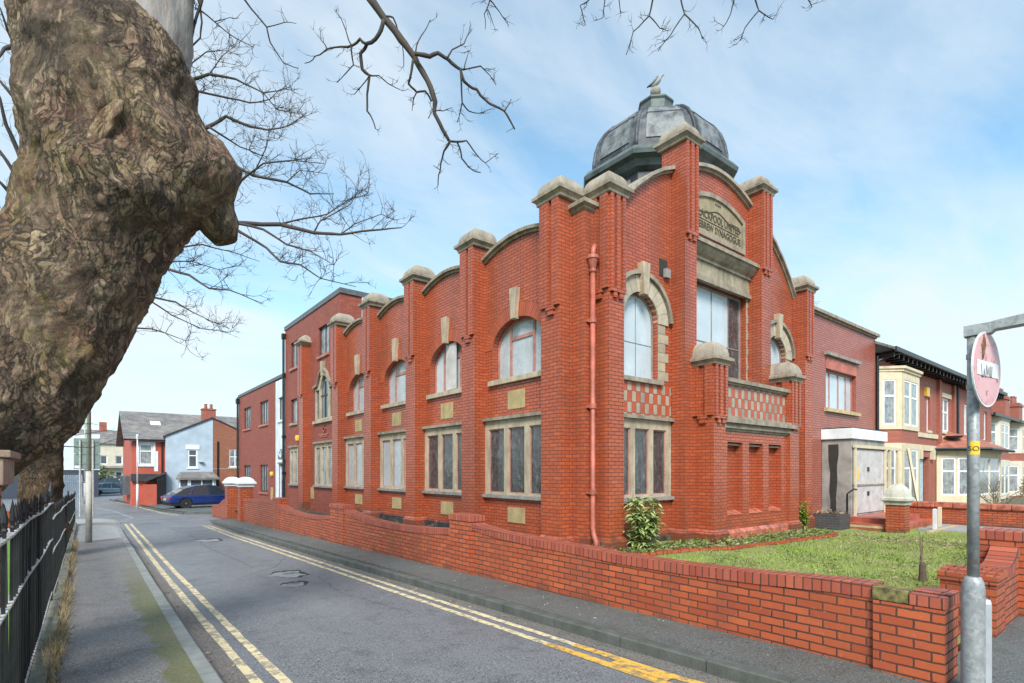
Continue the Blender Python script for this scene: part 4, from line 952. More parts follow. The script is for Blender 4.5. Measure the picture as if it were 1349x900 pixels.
for u, w_ in ((24.204, .19), (24.48, .265)): x_.box(XP-.06, XP+.004, u, u+w_, 5.12, 7.284)
x_.box(XP-.066, XP+.005, 24.34, 24.56, 5.03, 5.14); ep = x_.build('pier', 'red_brick', apt)
x_ = MB(); x_.rects(XP, XW, 24.2, 24.75, [(0, 7.28), (.12, 7.38), (.165, 7.41), (.165, 7.48), (.05, 7.52), (.045, 7.55), (.03, 7.62), (-.03, 7.70), (-.10, 7.76)]); x_.build('cap', 'cap_stone', ep)
m = MB(); m.solid(pl, -.01, .3, rect(28.0, 29.7, -.8, 6.42), [rect(28.18, 29.15, 4.36, 5.52), rect(28.15, 29.05, -.02, 2.13)]); m.build('entrance_wall', 'white_wall', apt)
sash(apt, pl, 28.18, 29.15, 4.36, 5.52, 'dark_frame', 'net_glass', .07, .06, (), (), 'white_paint')
m = MB(); m.pbox(pl, 28.2, 29.0, 0, 2.1, .1, .16); dr = m.build('door', 'dark_frame', apt)
m = MB(); m.pbox(pl, 28.72, 28.95, 1.3, 2.0, .09, .1); m.build('pane', 'net_glass', dr)
m = MB(); m.pbox(pl, 28.05, 28.15, -.1, 2.25, -.06, .02).pbox(pl, 29.05, 29.2, -.1, 2.25, -.06, .02).pbox(pl, 28.0, 29.25, 2.2, 2.34, -.1, .02); m.build('door_frame', 'white_paint', apt)
m = MB(); m.solid(pl, -.05, .0, [(28.12, 2.36), (29.1, 2.36)]+[(28.61+.49*math.cos(a), 2.36+.52*math.sin(a)) for a in [math.pi*k/12 for k in range(13)]]); fl = m.build('fanlight', 'car_dark', apt)
for k in range(1, 5):
    a = k*math.pi/5; m = MB(); m.strip(pl, [(28.61+.08*math.cos(a), 2.40+.08*math.sin(a)), (28.61+.42*math.cos(a)+.001, 2.38+.44*math.sin(a))], .03, -.07, -.045); m.build('ray', 'white_paint', fl)
w2 = [(35.1, 36.9, 4.36, 5.66), (31.2, 32.95, 4.36, 5.66), (35.1, 36.9, .6, 2.12), (31.2, 32.95, .6, 2.12)]
m = MB(); m.solid(pl, 0, .3, rect(29.7, 38.3, -1.0, 6.50), [rect(*q) for q in w2]); m.box(8.14, 14, 38.0, 38.3, -1, 6.5); m.build('wall', 'modern_brick', apt)
for q in w2: sash(apt, pl, *q, 'dark_frame', 'net_glass', .08, .08, (q[0]+.7, q[0]+1.2), (), 'plinth_brick')
m = MB(); m.box(XW-.05, 14, 28.06, 38.35, 6.5, 6.66); m.build('roof_edge', 'roof_edge', apt)
m = MB(); m.tube([(XW-.1, 38.15, 6.5), (XW-.1, 38.15, -.8)], .06, 8); m.box(XW-.2, XW, 38.0, 38.3, 6.1, 6.4); m.build('drainpipe', 'black_paint', apt)
m = MB(); m.lathe([(.02, -.12), (.10, -.1), (.12, 0), (.10, .1), (.02, .12)], (XW-.03, 30.3, 1.62), 10); m.build('alarm_box', 'yellow_box', apt)
m = MB(); m.pbox(pl, 30.2, 30.45, .25, .9, -.06, .01); m.build('meter_box', 'plaque_stone', apt)
# ------------------------------------------------------------ garden walls
def topz(pts, y):
    for (a, za), (b, zb) in zip(pts[:-1], pts[1:]):
        if a <= y <= b: t_ = (y-a)/(b-a); return za+(zb-za)*t_
    return pts[-1][1]
gwall = thing('garden_wall', 'long swooping red brick garden wall with piers beside the lane pavement', 'wall', (5.2, 12, 0))
runs = [[(1.62, .815), (1.92, .81), (2.6, .77), (3.4, .742), (4.4, .735), (5.06, .76), (5.9, .772), (6.7, .80), (7.2, .84), (7.5, .88)],
        [(8.17, .735), (8.6, .70), (9.2, .665), (10.3, .63), (11.2, .645), (11.9, .67), (12.6, .74), (13.2, .80)],
        [(14.1, .60), (14.6, .55), (15.5, .49), (16.7, .468), (17.4, .49), (18.1, .54), (18.9, .64)],
        [(19.6, .72), (21, .70), (22.5, .66), (24.2, .62)], [(27.3, .52), (28.2, .42), (29.2, .16), (30.2, .05), (31, .05)]]
b_ = MB(); c_ = MB()
for rn in runs:
    b_.solid(PX(5.1), 0, .215, [(rn[0][0], zg(rn[0][0])-.1), (rn[-1][0], zg(rn[-1][0])-.1)]+[(y, z-.11) for y, z in rn[::-1]])
    c_.strip(PX(5.1), [(y, z-.109) for y, z in rn], .109, -.012, .228)
b_.build('brickwork', 'wall_brick', gwall); c_.build('coping', 'coping_brick', gwall, swap=True)
def wpier(parent, x0, x1, y0, y1, zt, z0):
    m = MB(); m.box(x0, x1, y0, y1, z0, zt-.11); p = m.build('pier', 'wall_brick', parent)
    m = MB(); m.box(x0-.015, x1+.015, y0-.015, y1+.015, zt-.109, zt); m.build('coping', 'coping_brick', p, swap=True, bevel=.01); return p
for y0, y1, zt in ((7.5, 8.17, 1.005), (13.2, 14.1, .90), (18.9, 19.6, .85)): wpier(gwall, 5.07, 5.345, y0, y1, zt, zg(y0)-.2)
ep = MB(); ep.box(5.06, 5.43, 1.15, 1.62, -.05, .70); e_ = ep.build('pier', 'wall_brick', gwall)
for x0, x1, y0, y1 in ((5.055, 5.165, 1.14, 1.375), (5.17, 5.28, 1.14, 1.375), (5.285, 5.435, 1.14, 1.37), (5.055, 5.20, 1.38, 1.625)):
    m = MB(); m.box(x0, x1, y0, y1, .705, .805+random.uniform(-.01, .01)); m.build('cap_brick', 'coping_brick' if y0 < 1.3 else 'mossy_brick', e_, bevel=.008)
fw = thing('garden_wall', 'short red brick front wall rising to a pier, right of the galvanised lamp post', 'wall', (9, 1.4, .1))
def zf(x): return .76-.03*math.sin(min(1, max(0, (x-7.3)/1.0))*math.pi)+.22*max(0, (x-7.7)/.6)**2
b_ = MB(); pts = [(7.35+.85*k/10, zf(7.35+.85*k/10)) for k in range(11)]
b_.solid(PY(1.2), 0, .22, [(7.35, -.1), (8.2, -.1)]+[(x, z-.09) for x, z in pts[::-1]]); b_.solid(PY(1.22), 0, .2, [(8.6, -.1), (20, -.1), (20, .7), (8.6, .7)]); b_.build('brickwork', 'wall_brick', fw)
b_ = MB(); b_.strip(PY(1.2), [(x, z-.089) for x, z in pts], .089, -.012, .24); b_.strip(PY(1.22), [(8.6, .701), (20, .701)], .09, -.01, .22); b_.build('coping', 'coping_brick', fw)
wpier(fw, 8.2, 8.6, 1.16, 1.55, 1.07, -.1)
b_ = MB(); b_.box(6.95, 7.36, 1.18, 1.62, -.1, .63); p_ = b_.build('pier', 'wall_brick', fw)
for k in range(4):
    m = MB(); m.box(6.93+.11*k, 7.03+.11*k, 1.16, 1.64, .635, .735+random.uniform(-.012, .012)); m.build('cap_brick', 'wall_brick', p_, bevel=.008)
b_ = MB(); b_.box(5.44, 6.94, 1.42, 1.62, -.1, .18); b_.build('brickwork', 'wall_brick', fw)
bw_ = thing('garden_wall', 'low red brick boundary wall with wide pink coping in front of the terrace', 'wall', (22.1, 4, 0))
b_ = MB(); b_.box(22.0, 22.22, 1.5, 6.2, -.2, .56); b_.build('brickwork', 'wall_brick', bw_)
b_ = MB()
for k in range(10): b_.box(21.93, 22.29, 1.5+.47*k, 1.965+.47*k, .562, .74)
b_.build('coping', 'plinth_brick', bw_, bevel=.03)
def gatepillar(x0, y0, sx, sy, z0, zt, capm, nm='gate_pillar', brickm='wall_brick', caph=.42, **kw):
    t_ = thing(nm, kw['label'], 'pillar', (x0, y0, z0), kw.get('group'))
    m = MB(); m.box(x0, x0+sx, y0, y0+sy, z0-.2, zt); m.build('shaft', brickm, t_)
    m = MB(); pr = [(.0, zt+.001), (.03, zt+.01), (.03, zt+.08), (.10, zt+.13), (.10, zt+.20), (.05, zt+.23)]
    for k in range(1, 7): a = k*math.pi/12; pr.append((.05-min(sx, sy)*.40*(1-math.cos(a))-.015*k, zt+.23+(caph-.23)*math.sin(a)))
    m.rects(x0, x0+sx, y0, y0+sy, pr); m.build('cap', capm, t_); return t_
gatepillar(5.0, 24.2, .5, .5, -.35, 1.10, 'white_paint', label='nearer of two red brick gate pillars with white domed caps', group='gate pillars by the flats')
gatepillar(5.0, 26.75, .5, .5, -.40, 1.08, 'white_paint', label='further of two red brick gate pillars with white domed caps, beside the blue car', group='gate pillars by the flats')
gatepillar(18.2, 5.05, .46, .46, 0, .78, 'white_stone', label='red brick pillar with a weathered white stone cap in front of the boarded porch', caph=.62)
# brick on edge border of the flower bed
ed = MB(); P = [(7.9, 6.55), (8.6, 6.42), (9.43, 6.25), (10.37, 5.87), (11.73, 5.72), (13.35, 5.55), (14.5, 5.45), (15.3, 5.75), (15.5, 6.2)]
for i in range(len(P)-1):
    a, b = Vector(P[i]), Vector(P[i+1]); k = max(1, int((b-a).length/.22)); d = (b-a)/k; nn = Vector((-d.y, d.x)).normalized()*.05
    for j in range(k):
        p = a+d*(j+.03); q = a+d*(j+.97); z0 = gz(p.x, p.y); zt = z0+.06+random.uniform(-.02, .015)
        v = [(c.x, c.y, z) for z in (z0-.05, zt) for c in (p-nn, q-nn, q+nn, p+nn)]
        ed.add(v, [(0,1,5,4), (1,2,6,5), (2,3,7,6), (3,0,4,7), (4,5,6,7), (3,2,1,0)])
tag(ed.build('brick_edging', 'wall_brick'), 'curved line of worn bricks edging the flower bed along the synagogue front', 'edging')
# ------------------------------------------------------------ left: plinth and iron railings
pn = MB(); y = -1.5
while y < 27.5:
    ln_ = random.uniform(.55, .95); pn.box(-.40+random.uniform(-.01, .01), -.225+random.uniform(-.015, .01), y, y+ln_-.012, zg(y)-.1, zg(y+ln_/2)+.195+random.uniform(-.012, .012)); y += ln_
tag(pn.build('stone_plinth', 'moss_stone', bevel=.012), 'low mossy stone kerb carrying the black iron railings', 'kerb')
def spear_mesh(hgt):
    m = MB(); m.box(-.0085, .0085, -.0085, .0085, 0, hgt)
    m.lathe([(.009, hgt-.001), (.016, hgt+.012), (.009, hgt+.025), (.017, hgt+.055), (.0, hgt+.15)], (0, 0, 0), 6); return m
def railing(label, y0, y1, zt0, zt1, zm0, zm1, zb0, zb1, x0, x1, gap, white):
    t_ = thing('iron_railing', label, 'railing', (x0, y0, zb0), 'black iron railings along the park'); n = int((y1-y0)/gap)
    proto = None
    for k in range(n):
        if k >= 100: break
        f_ = (k+.5)/n; y_ = y0+(y1-y0)*f_; z0 = zb0+(zb1-zb0)*f_-.06; zt = zt0+(zt1-zt0)*f_; x_ = x0+(x1-x0)*f_
        if proto is None:
            proto = spear_mesh(zt0-zb0+.08).build('picket', 'black_paint'); o = proto
        else: o = proto.copy(); C.link(o)
        o.parent = t_; o.location = Vector((x_, y_, z0))-ORG[t_.name]; o.scale = (1, 1, (zt-z0+.02)/(zt0-zb0+.08)*random.uniform(.985, 1.02))
        o.rotation_euler = (R(random.uniform(-.8, .8)), R(random.uniform(-.8, .8)), 0)
    for nm, a, b, mt, hw_ in (('top_rail', zt0, zt1, white, .030), ('middle_rail', zm0, zm1, white, .021), ('bottom_rail', zb0, zb1, 'worn_white', .016)):
        m = MB(); N_ = 12
        P = [Vector((x0+(x1-x0)*k/N_, y0+(y1-y0)*k/N_, a+(b-a)*k/N_+.012*math.sin(k*1.3)*(k not in (0, N_)))) for k in range(N_+1)]
        v = []; f = []
        for p in P: v += [(p.x-hw_, p.y, p.z-.007), (p.x+hw_, p.y, p.z-.007), (p.x+hw_, p.y, p.z+.007), (p.x-hw_, p.y, p.z+.007)]
        for k in range(N_):
            for j in range(4): f.append((4*k+j, 4*k+(j+1) % 4, 4*k+4+(j+1) % 4, 4*k+4+j))
        f += [(0, 1, 2, 3), (4*N_+3, 4*N_+2, 4*N_+1, 4*N_)]
        m.add(v, f); m.build(nm, mt, t_)
    for k, y_ in enumerate((y0+.05, y1-.05)):
        a = k; m = MB(); zt = zt0 if not k else zt1; zb = zb0 if not k else zb1; x_ = x0 if not k else x1
        m.box(x_-.016, x_+.016, y_-.016, y_+.016, zb-.15, zt+.06); m.lathe([(.018, zt+.06), (.034, zt+.08), (.02, zt+.10), (.034, zt+.15), (0, zt+.30)], (x_, y_, 0), 8); m.build('post', 'black_paint', t_)
railing('tall nearest section of black iron railings with a worn grey top rail', 1.6, 9.3, 1.42, 1.335, 1.05, .86, .24, .17, -.35, -.34, .108, 'worn_white')
railing('sagging middle section of black iron railings below the second tree', 9.4, 18.3, 1.12, .965, .66, .42, .06, -.12, -.345, -.33, .108, 'worn_white')
railing('far section of black iron railings behind the concrete lamp post', 18.4, 28.5, .93, .70, .33, .12, -.13, -.33, -.33, -.30, .115, 'worn_white')
# dry grass along the plinth
def blades(name, mat, spots, hgt, wdt, lean=.5):
    v = np.empty((len(spots)*3, 3), np.float32); rs = np.random.RandomState(5)
    s_ = np.array(spots, np.float32); n = len(s_); a = rs.rand(n)*6.283; hh = hgt*(.5+rs.rand(n)); ww = wdt*(.6+.8*rs.rand(n)); la = rs.rand(n)*6.283; ll = lean*hh*rs.rand(n)
    dx = np.cos(a)*ww/2; dy = np.sin(a)*ww/2
    v[0::3] = np.stack([s_[:, 0]-dx, s_[:, 1]-dy, s_[:, 2]], 1); v[1::3] = np.stack([s_[:, 0]+dx, s_[:, 1]+dy, s_[:, 2]], 1)
    v[2::3] = np.stack([s_[:, 0]+np.cos(la)*ll, s_[:, 1]+np.sin(la)*ll, s_[:, 2]+hh], 1)
    me = bpy.data.meshes.new(name); me.from_pydata(v.tolist(), [], [(3*i, 3*i+1, 3*i+2) for i in range(n)]); me.materials.append(M[mat])
    o = bpy.data.objects.new(name, me); C.link(o); return o
sp = []
for _ in range(3200):
    y = random.uniform(5.2, 19)
    if noise.noise(Vector((y*.9, 3, 0))) < -.05 and random.random() < .85: continue
    x = -.21+random.gauss(0, .03); sp.append((x, y, zg(y)+.12))
for _ in range(700): y = random.gauss(6.4, .35); sp.append((-.225+random.gauss(0, .03), y, zg(y)+.14))
o = blades('dry_grass', 'dry_stem', sp, .10, .012, 1.0); o['kind'] = 'stuff'; tag(o, 'straw coloured dry grass growing between the stone plinth and the pavement', 'grass')
# brick pier of the park gate, its capping just in frame
t_ = thing('brick_pier', 'brown brick pier capping at the far left edge, in front of the tree', 'pier', (-.9, 5.0, 0))
m = MB(); m.box(-1.0, -.46, 4.75, 5.25, -.1, 1.655); m.build('shaft', 'wall_brick', t_)
m = MB()
for k in range(5): m.box(-1.06, -.40, 4.68+.135*k, 4.808+.135*k, 1.66, 1.835)
m.build('cap', 'brown_cap', t_, bevel=.01)
m = MB()
for k in range(5): m.box(-1.09, -.365, 4.66+.14*k, 4.795+.14*k, 1.838, 1.885)
m.build('top_course', 'brown_cap', t_, bevel=.01)
# ------------------------------------------------------------ trees
def bark_disp(p, amp=1.0):
    q = Vector((p.x*2.2, p.y*2.2, p.z*1.5)); d = .075*noise.fractal(q, 1.0, 2.0, 4)
    wv = Vector((p.x+.45*p.z, p.y, p.z*.42-.2*p.x))+.25*noise.noise_vector(p*1.6)
    r = wv*7.5; d += .013*(1-2.4*abs(noise.noise(r)))
    d += .034*(1-2.3*abs(noise.noise(wv*2.6+Vector((9, 2, 4)))))
    d += .008*(1-2.6*abs(noise.noise(wv*15+Vector((3, 1, 7)))))
    d += .008*noise.fractal(p*16, .8, 2, 3); return d*amp
def limb(rows, ybase, depth=.92, nseg=210, per=15, amp=1.0, knobs=()):
    """swollen trunk: rows of sighted left and right edges give centre and half axis of each ring"""
    rr = []
    for (lx, ly, rx, ry, yo) in rows: a = onY(lx, ly, ybase+yo); b = onY(rx, ry, ybase+yo); rr.append(((a+b)/2, (b-a)/2))
    pts = []; n = len(rr)
    def cr(p0, p1, p2, p3, t): return .5*((2*p1)+(-p0+p2)*t+(2*p0-5*p1+4*p2-p3)*t*t+(-p0+3*p1-3*p2+p3)*t**3)
    for i in range(n-1):
        i0, i3 = max(0, i-1), min(n-1, i+2)
        for k in range(per):
            t = k/per; pts.append((cr(rr[i0][0], rr[i][0], rr[i+1][0], rr[i3][0], t), cr(rr[i0][1], rr[i][1], rr[i+1][1], rr[i3][1], t)))
    pts.append(rr[-1]); v = []; f = []
    for c_, a in pts:
        b = Vector((0, a.length*depth, 0))
        for k in range(nseg):
            w_ = math.tau*k/nseg; d_ = a*math.cos(w_)+b*math.sin(w_); p = c_+d_; nn = d_.normalized(); s_ = bark_disp(p, amp)
            for kc, kr, kh in knobs:
                g = (p-kc).length/kr
                if g < 2.5: s_ += kh*math.exp(-g*g)
            v.append(p+nn*s_)
    m = len(pts)
    for i in range(m-1):
        for k in range(nseg): f.append((i*nseg+k, i*nseg+(k+1) % nseg, (i+1)*nseg+(k+1) % nseg, (i+1)*nseg+k))
    f.append(tuple((m-1)*nseg+k for k in range(nseg)))
    return MB().add(v, f)
YT = 6.0
big = thing('bare_tree', 'huge leaning old tree with a swollen knobbly mossy trunk at the left edge', 'tree', (-1.4, 6, 0))
rows = [(-330, 1010, -90, 1010, 0), (-290, 860, -85, 830, 0), (-215, 690, -18, 668, 0), (-165, 590, 52, 606, 0), (-105, 500, 108, 552, 0), (-50, 415, 158, 465, 0), (-10, 335, 198, 388, 0), (10, 285, 226, 333, 0),
        (20, 240, 262, 292, 0), (27, 190, 285, 238, 0), (26, 130, 262, 172, 0), (23, 75, 246, 112, 0), (21, 35, 215, 62, .05), (19, -5, 172, 8, .1), (14, -90, 152, -85, .15), (0, -260, 120, -255, .2), (-40, -520, 60, -515, .3)]
def kn(px, py, r_, h_, yo=-.55): return (onY(px, py, YT+yo), r_, h_)
knobs = [kn(278, 250, .30, .13, -.15), kn(190, 375, .22, .05, -.4), kn(200, 268, .20, .09), kn(75, 195, .22, .08), kn(120, 250, .3, .08), kn(205, 175, .16, .06), kn(150, 165, .2, -.12), kn(110, 100, .18, .07), (onY(60, 120, 5.3), .25, .06)]
big_trunk = limb(rows, YT, knobs=knobs).build('trunk', 'bark', big, smooth=True)
# second stem, smooth and pale
st = [onY(198, 175, YT), onY(206, 110, YT), onY(212, 55, YT), onY(213, 0, YT), onY(216, -120, YT), onY(224, -300, YT-.1), onY(240, -560, YT-.2)]
sm = MB(); rads = [.24, .265, .262, .25, .235, .21, .16]; pts2 = []; rd2 = []
for i in range(len(st)-1):
    for k in range(8): pts2.append(st[i].lerp(st[i+1], k/8)); rd2.append(rads[i]+(rads[i+1]-rads[i])*k/8)
pts2.append(st[-1]); rd2.append(rads[-1]); sm.tube(pts2, rd2, 48)
for i, p in enumerate(sm.v):
    q = Vector(p); ax = Vector((q.x, q.y, 0)); s_ = .05*noise.fractal(Vector((q.x*3, q.y*3, q.z*.8)), 1, 2, 3)+.012*noise.noise(q*12); c_ = pts2[min(len(pts2)-1, i//48)]
    dd = (q-c_); sm.v[i] = tuple(q+dd.normalized()*s_)
sm.build('stem', 'smooth_bark', big, smooth=True)
# sawn and broken stubs on the trunk
def scar(px, py, yo, ra, rb, tilt, mat, name, thick=.05):
    c_ = onY(px, py, YT+yo); n_ = (Vector((0, 0, 1.75))-c_); n_ = Vector((n_.x*.3, n_.y, n_.z*.2)).normalized(); u = n_.cross(Vector((0, 0, 1))).normalized(); w_ = u.cross(n_)
    u2 = u*math.cos(tilt)+w_*math.sin(tilt); w2 = -u*math.sin(tilt)+w_*math.cos(tilt); v = []; f = []; n = 28
    for j, (k, dep) in enumerate(((1.1, -.12), (1.0, -.02), (.86, .004), (.45, .002), (.0, .0))):
        for i in range(n):
            a = math.tau*i/n; rr_ = k*(1+.10*noise.noise(Vector((math.cos(a)*1.5+px, math.sin(a)*1.5, 0)))); p = c_+u2*ra*rr_*math.cos(a)+w2*rb*rr_*math.sin(a)+n_*(dep+(.035*noise.noise(Vector((math.cos(a)*2.6*k+px, math.sin(a)*2.6*k, px+j*.5))) if k else 0)); v.append(p)
    for j in range(4):
        for i in range(n): f.append((j*n+i, j*n+(i+1) % n, (j+1)*n+(i+1) % n, (j+1)*n+i))
    return MB().add(v, f).build(name, mat, big, smooth=True)
def surf_y(px, py):                                          # where the sight line meets the trunk
    dg = bpy.context.evaluated_depsgraph_get(); o = big_trunk; d = ray(px, py).normalized()
    hit, loc, nor, idx = o.ray_cast(Vector((0, 0, 1.75))-ORG['bare_tree'], d)
    return (loc+ORG['bare_tree']).y-YT if hit else -.5
bpy.context.view_layer.update()
scar(139, 160, surf_y(139, 160)-.045, .06, .25, .45, 'bare_wood', 'torn_wood', .05)
stub = MB(); p0 = onY(272, 262, YT); p1 = onY(298, 318, YT-.05); stub.tube([p0, p0.lerp(p1, .35), p0.lerp(p1, .7), p1], [.25, .22, .18, .11], 24)
for i, p in enumerate(stub.v): q = Vector(p); stub.v[i] = tuple(q+Vector((1, .6, .3))*.05*noise.noise(q*5))
stub.build('stub', 'bark', big, smooth=True)
kn_ = MB(); c_ = onY(287, 222, YT-.1); kn_.tube([c_+Vector((-.12, 0, -.35)), c_+Vector((-.02, 0, -.2)), c_+Vector((.02, 0, 0)), c_+Vector((-.06, 0, .18)), c_+Vector((-.2, 0, .3))], [.12, .2, .2, .14, .06], 20)
for i, p in enumerate(kn_.v): q = Vector(p); kn_.v[i] = tuple(q+Vector((1, .6, .6))*.06*noise.noise(q*5))
kn_.build('stub', 'bark', big, smooth=True)
def wig(p, k): return Vector((noise.noise(p*k+Vector((7, 0, 0))), noise.noise(p*k+Vector((0, 9, 0))), noise.noise(p*k+Vector((0, 0, 5)))))
def trace(px_pts, d0, d1, sub=3):                            # a sighted branch placed at a real distance, bending a little in depth
    n = len(px_pts); W = [at(px, py, d0+(d1-d0)*i/(n-1)) for i, (px, py) in enumerate(px_pts)]; o = []
    for i in range(n-1):
        for k in range(sub): p = W[i].lerp(W[i+1], k/sub); o.append(p+(wig(p, 3)*.018 if k else Vector()))
    return o+[W[-1]]
def twigs(mb, pts, r0, n, ln, lvl, up=.25, nn=4, spread=1.0):
    """side shoots along a branch, each with its own shorter shoots"""
    for _ in range(n):
        i = random.randrange(max(1, len(pts)//5), len(pts)); p = pts[i]; ax = (pts[min(i+1, len(pts)-1)]-pts[i-1]).normalized()
        d = (ax*.7+Vector((random.gauss(0, .7), random.gauss(0, .7), random.gauss(0, .6)+up))*spread).normalized(); L_ = ln*random.uniform(.45, 1.15); q = [p]; c_ = p.copy()
        for k in range(nn):
            d = (d+Vector((random.gauss(0, .28), random.gauss(0, .28), random.gauss(0, .24)+.06))).normalized(); c_ = c_+d*L_/nn; q.append(c_.copy())
        mb.tube(q, [r0*(1-.75*k/nn) for k in range(nn+1)], 3, cap=False)
        if lvl > 0: twigs(mb, q, r0*.68, random.randint(2, 4), ln*.55, lvl-1, up, 3, spread)
def branch(px_pts, d0, d1, r0, r1, parent, ntw=6, ltw=.25, rtw=.006, lvl=1, mat='twig', up=.1, conv=None):
    pts = trace([conv(p) for p in px_pts] if conv else px_pts, d0, d1); n = len(pts); m = MB()
    m.tube(pts, [(r0+(r1-r0)*i/(n-1))*(1+.18*noise.noise(pts[i]*9)) for i in range(n)], 7)
    if ntw: twigs(m, pts, rtw, ntw, ltw, lvl, up)
    return m.build('branch', mat, parent, smooth=True)
c5 = lambda p: (300+p[0]/3.212, p[1]/3.212)
c6 = lambda p: (720+p[0]/2.145, p[1]/2.145)
D0 = 6.0
brs = [([(600, -10), (660, 75), (735, 170), (790, 240), (845, 340), (878, 430), (875, 480), (910, 550), (938, 598)], .045, .018, 5),
 ([(660, 85), (640, 145), (590, 185), (562, 225), (570, 295), (600, 320), (590, 400), (590, 470), (605, 490), (625, 545)], .026, .006, 5),
 ([(590, 185), (560, 165), (522, 195), (480, 198), (420, 208), (370, 238), (325, 268)], .017, .004, 4), ([(522, 195), (532, 275), (500, 310), (462, 350)], .010, .004, 3), ([(420, 208), (395, 170), (388, 120)], .007, .003, 2),
 ([(522, 190), (500, 130), (480, 80), (450, 40)], .008, .003, 3), ([(600, 318), (640, 320), (680, 355), (730, 380)], .009, .004, 4), ([(600, 318), (570, 360), (535, 400)], .008, .004, 3),
 ([(790, 228), (855, 240), (890, 225), (930, 250), (985, 295), (1000, 345), (1055, 380), (1110, 440), (1170, 470), (1200, 520), (1215, 548)], .024, .008, 6), ([(985, 295), (992, 435), (970, 520)], .012, .004, 3), ([(992, 435), (1020, 470), (1080, 478)], .009, .004, 3),
 ([(985, 295), (1070, 280), (1110, 320), (1135, 360)], .009, .003, 4), ([(930, 245), (950, 210), (1000, 185), (1020, 140), (1025, 90)], .010, .003, 3), ([(1170, 470), (1200, 420)], .009, .004, 3), ([(1000, 290), (1020, 215)], .007, .003, 2),
 ([(785, 250), (775, 315), (765, 355), (800, 390), (835, 385), (862, 430)], .014, .010, 3), ([(800, 390), (785, 420), (780, 470)], .007, .003, 2), ([(938, 598), (915, 640), (900, 720), (890, 785)], .013, .005, 3), ([(938, 598), (970, 600), (990, 670), (1030, 715), (1070, 730)], .012, .006, 4),
 ([(970, 600), (1010, 595), (1050, 650), (1090, 690), (1145, 650)], .011, .003, 4), ([(900, 720), (870, 700)], .006, .003, 1), ([(670, 70), (700, 75), (720, 130), (740, 200), (745, 280)], .012, .004, 2), ([(795, 220), (820, 150), (850, 100), (860, 85)], .008, .003, 2),
 ([(65, -10), (165, 115), (180, 180), (235, 265), (300, 290)], .010, .004, 2), ([(165, 115), (240, 95), (290, 100)], .006, .003, 1), ([(240, 95), (225, 50)], .004, .002, 0), ([(875, 470), (910, 470), (950, 455)], .007, .003, 2), ([(850, 500), (868, 470), (850, 430)], .006, .003, 1),
 ([(1110, -60), (1110, 0), (1085, 60), (1090, 125)], .009, .003, 2), ([(1110, 0), (1150, 50), (1190, 110)], .007, .003, 2), ([(1100, 40), (1130, 120)], .006, .002, 1)]
for pts, r0, r1, nt_ in brs: branch(pts, D0, D0+.25, r0, r1, big, nt_, .17, .0042, 1, conv=c5)
for pts, r0 in (([(380, -130), (380, 0), (390, 40), (350, 100), (315, 145)], .011), ([(290, -130), (300, 0), (290, 45), (245, 90), (225, 155)], .012), ([(390, 40), (430, 80), (440, 110)], .008), ([(290, 45), (320, 80), (335, 85)], .007), ([(525, -120), (530, 0), (520, 40), (500, 75)], .009),
    ([(585, -120), (590, 0), (600, 30), (560, 80), (548, 115)], .011), ([(600, 30), (640, 55)], .007), ([(165, -130), (165, 0), (160, 50)], .008), ([(205, -130), (205, 0), (210, 40)], .007), ([(120, -130), (120, 0), (95, 15), (110, 70)], .008), ([(735, -100), (740, 0), (750, 20)], .007)):
    branch(pts, D0+.1, D0+.2, r0, .004, big, 5, .16, .0042, 1, conv=c6)
# the limbs above the frame that carry them
branch([(224, -260), (330, -230), (420, -130), (487, -6)], 5.3, D0, .11, .045, big, 0)
branch([(224, -300), (420, -260), (640, -150), (800, -70), (1000, -60), (1070, -50)], 5.3, D0+.1, .12, .03, big, 0)
branch([(300, -240), (310, -120), (320, -6)], 5.4, D0, .03, .01, big, 0)
branch([(250, 60), (258, 25), (266, 0), (262, -60), (236, -200)], 5.1, 5.2, .010, .02, big, 3, .3)
branch([(243, 70), (264, 50), (266, 30), (262, 0)], 5.15, 5.15, .006, .010, big, 2, .2)
branch([(266, 15), (290, 35), (310, 50), (333, 62)], 5.15, 5.3, .007, .003, big, 3, .2)
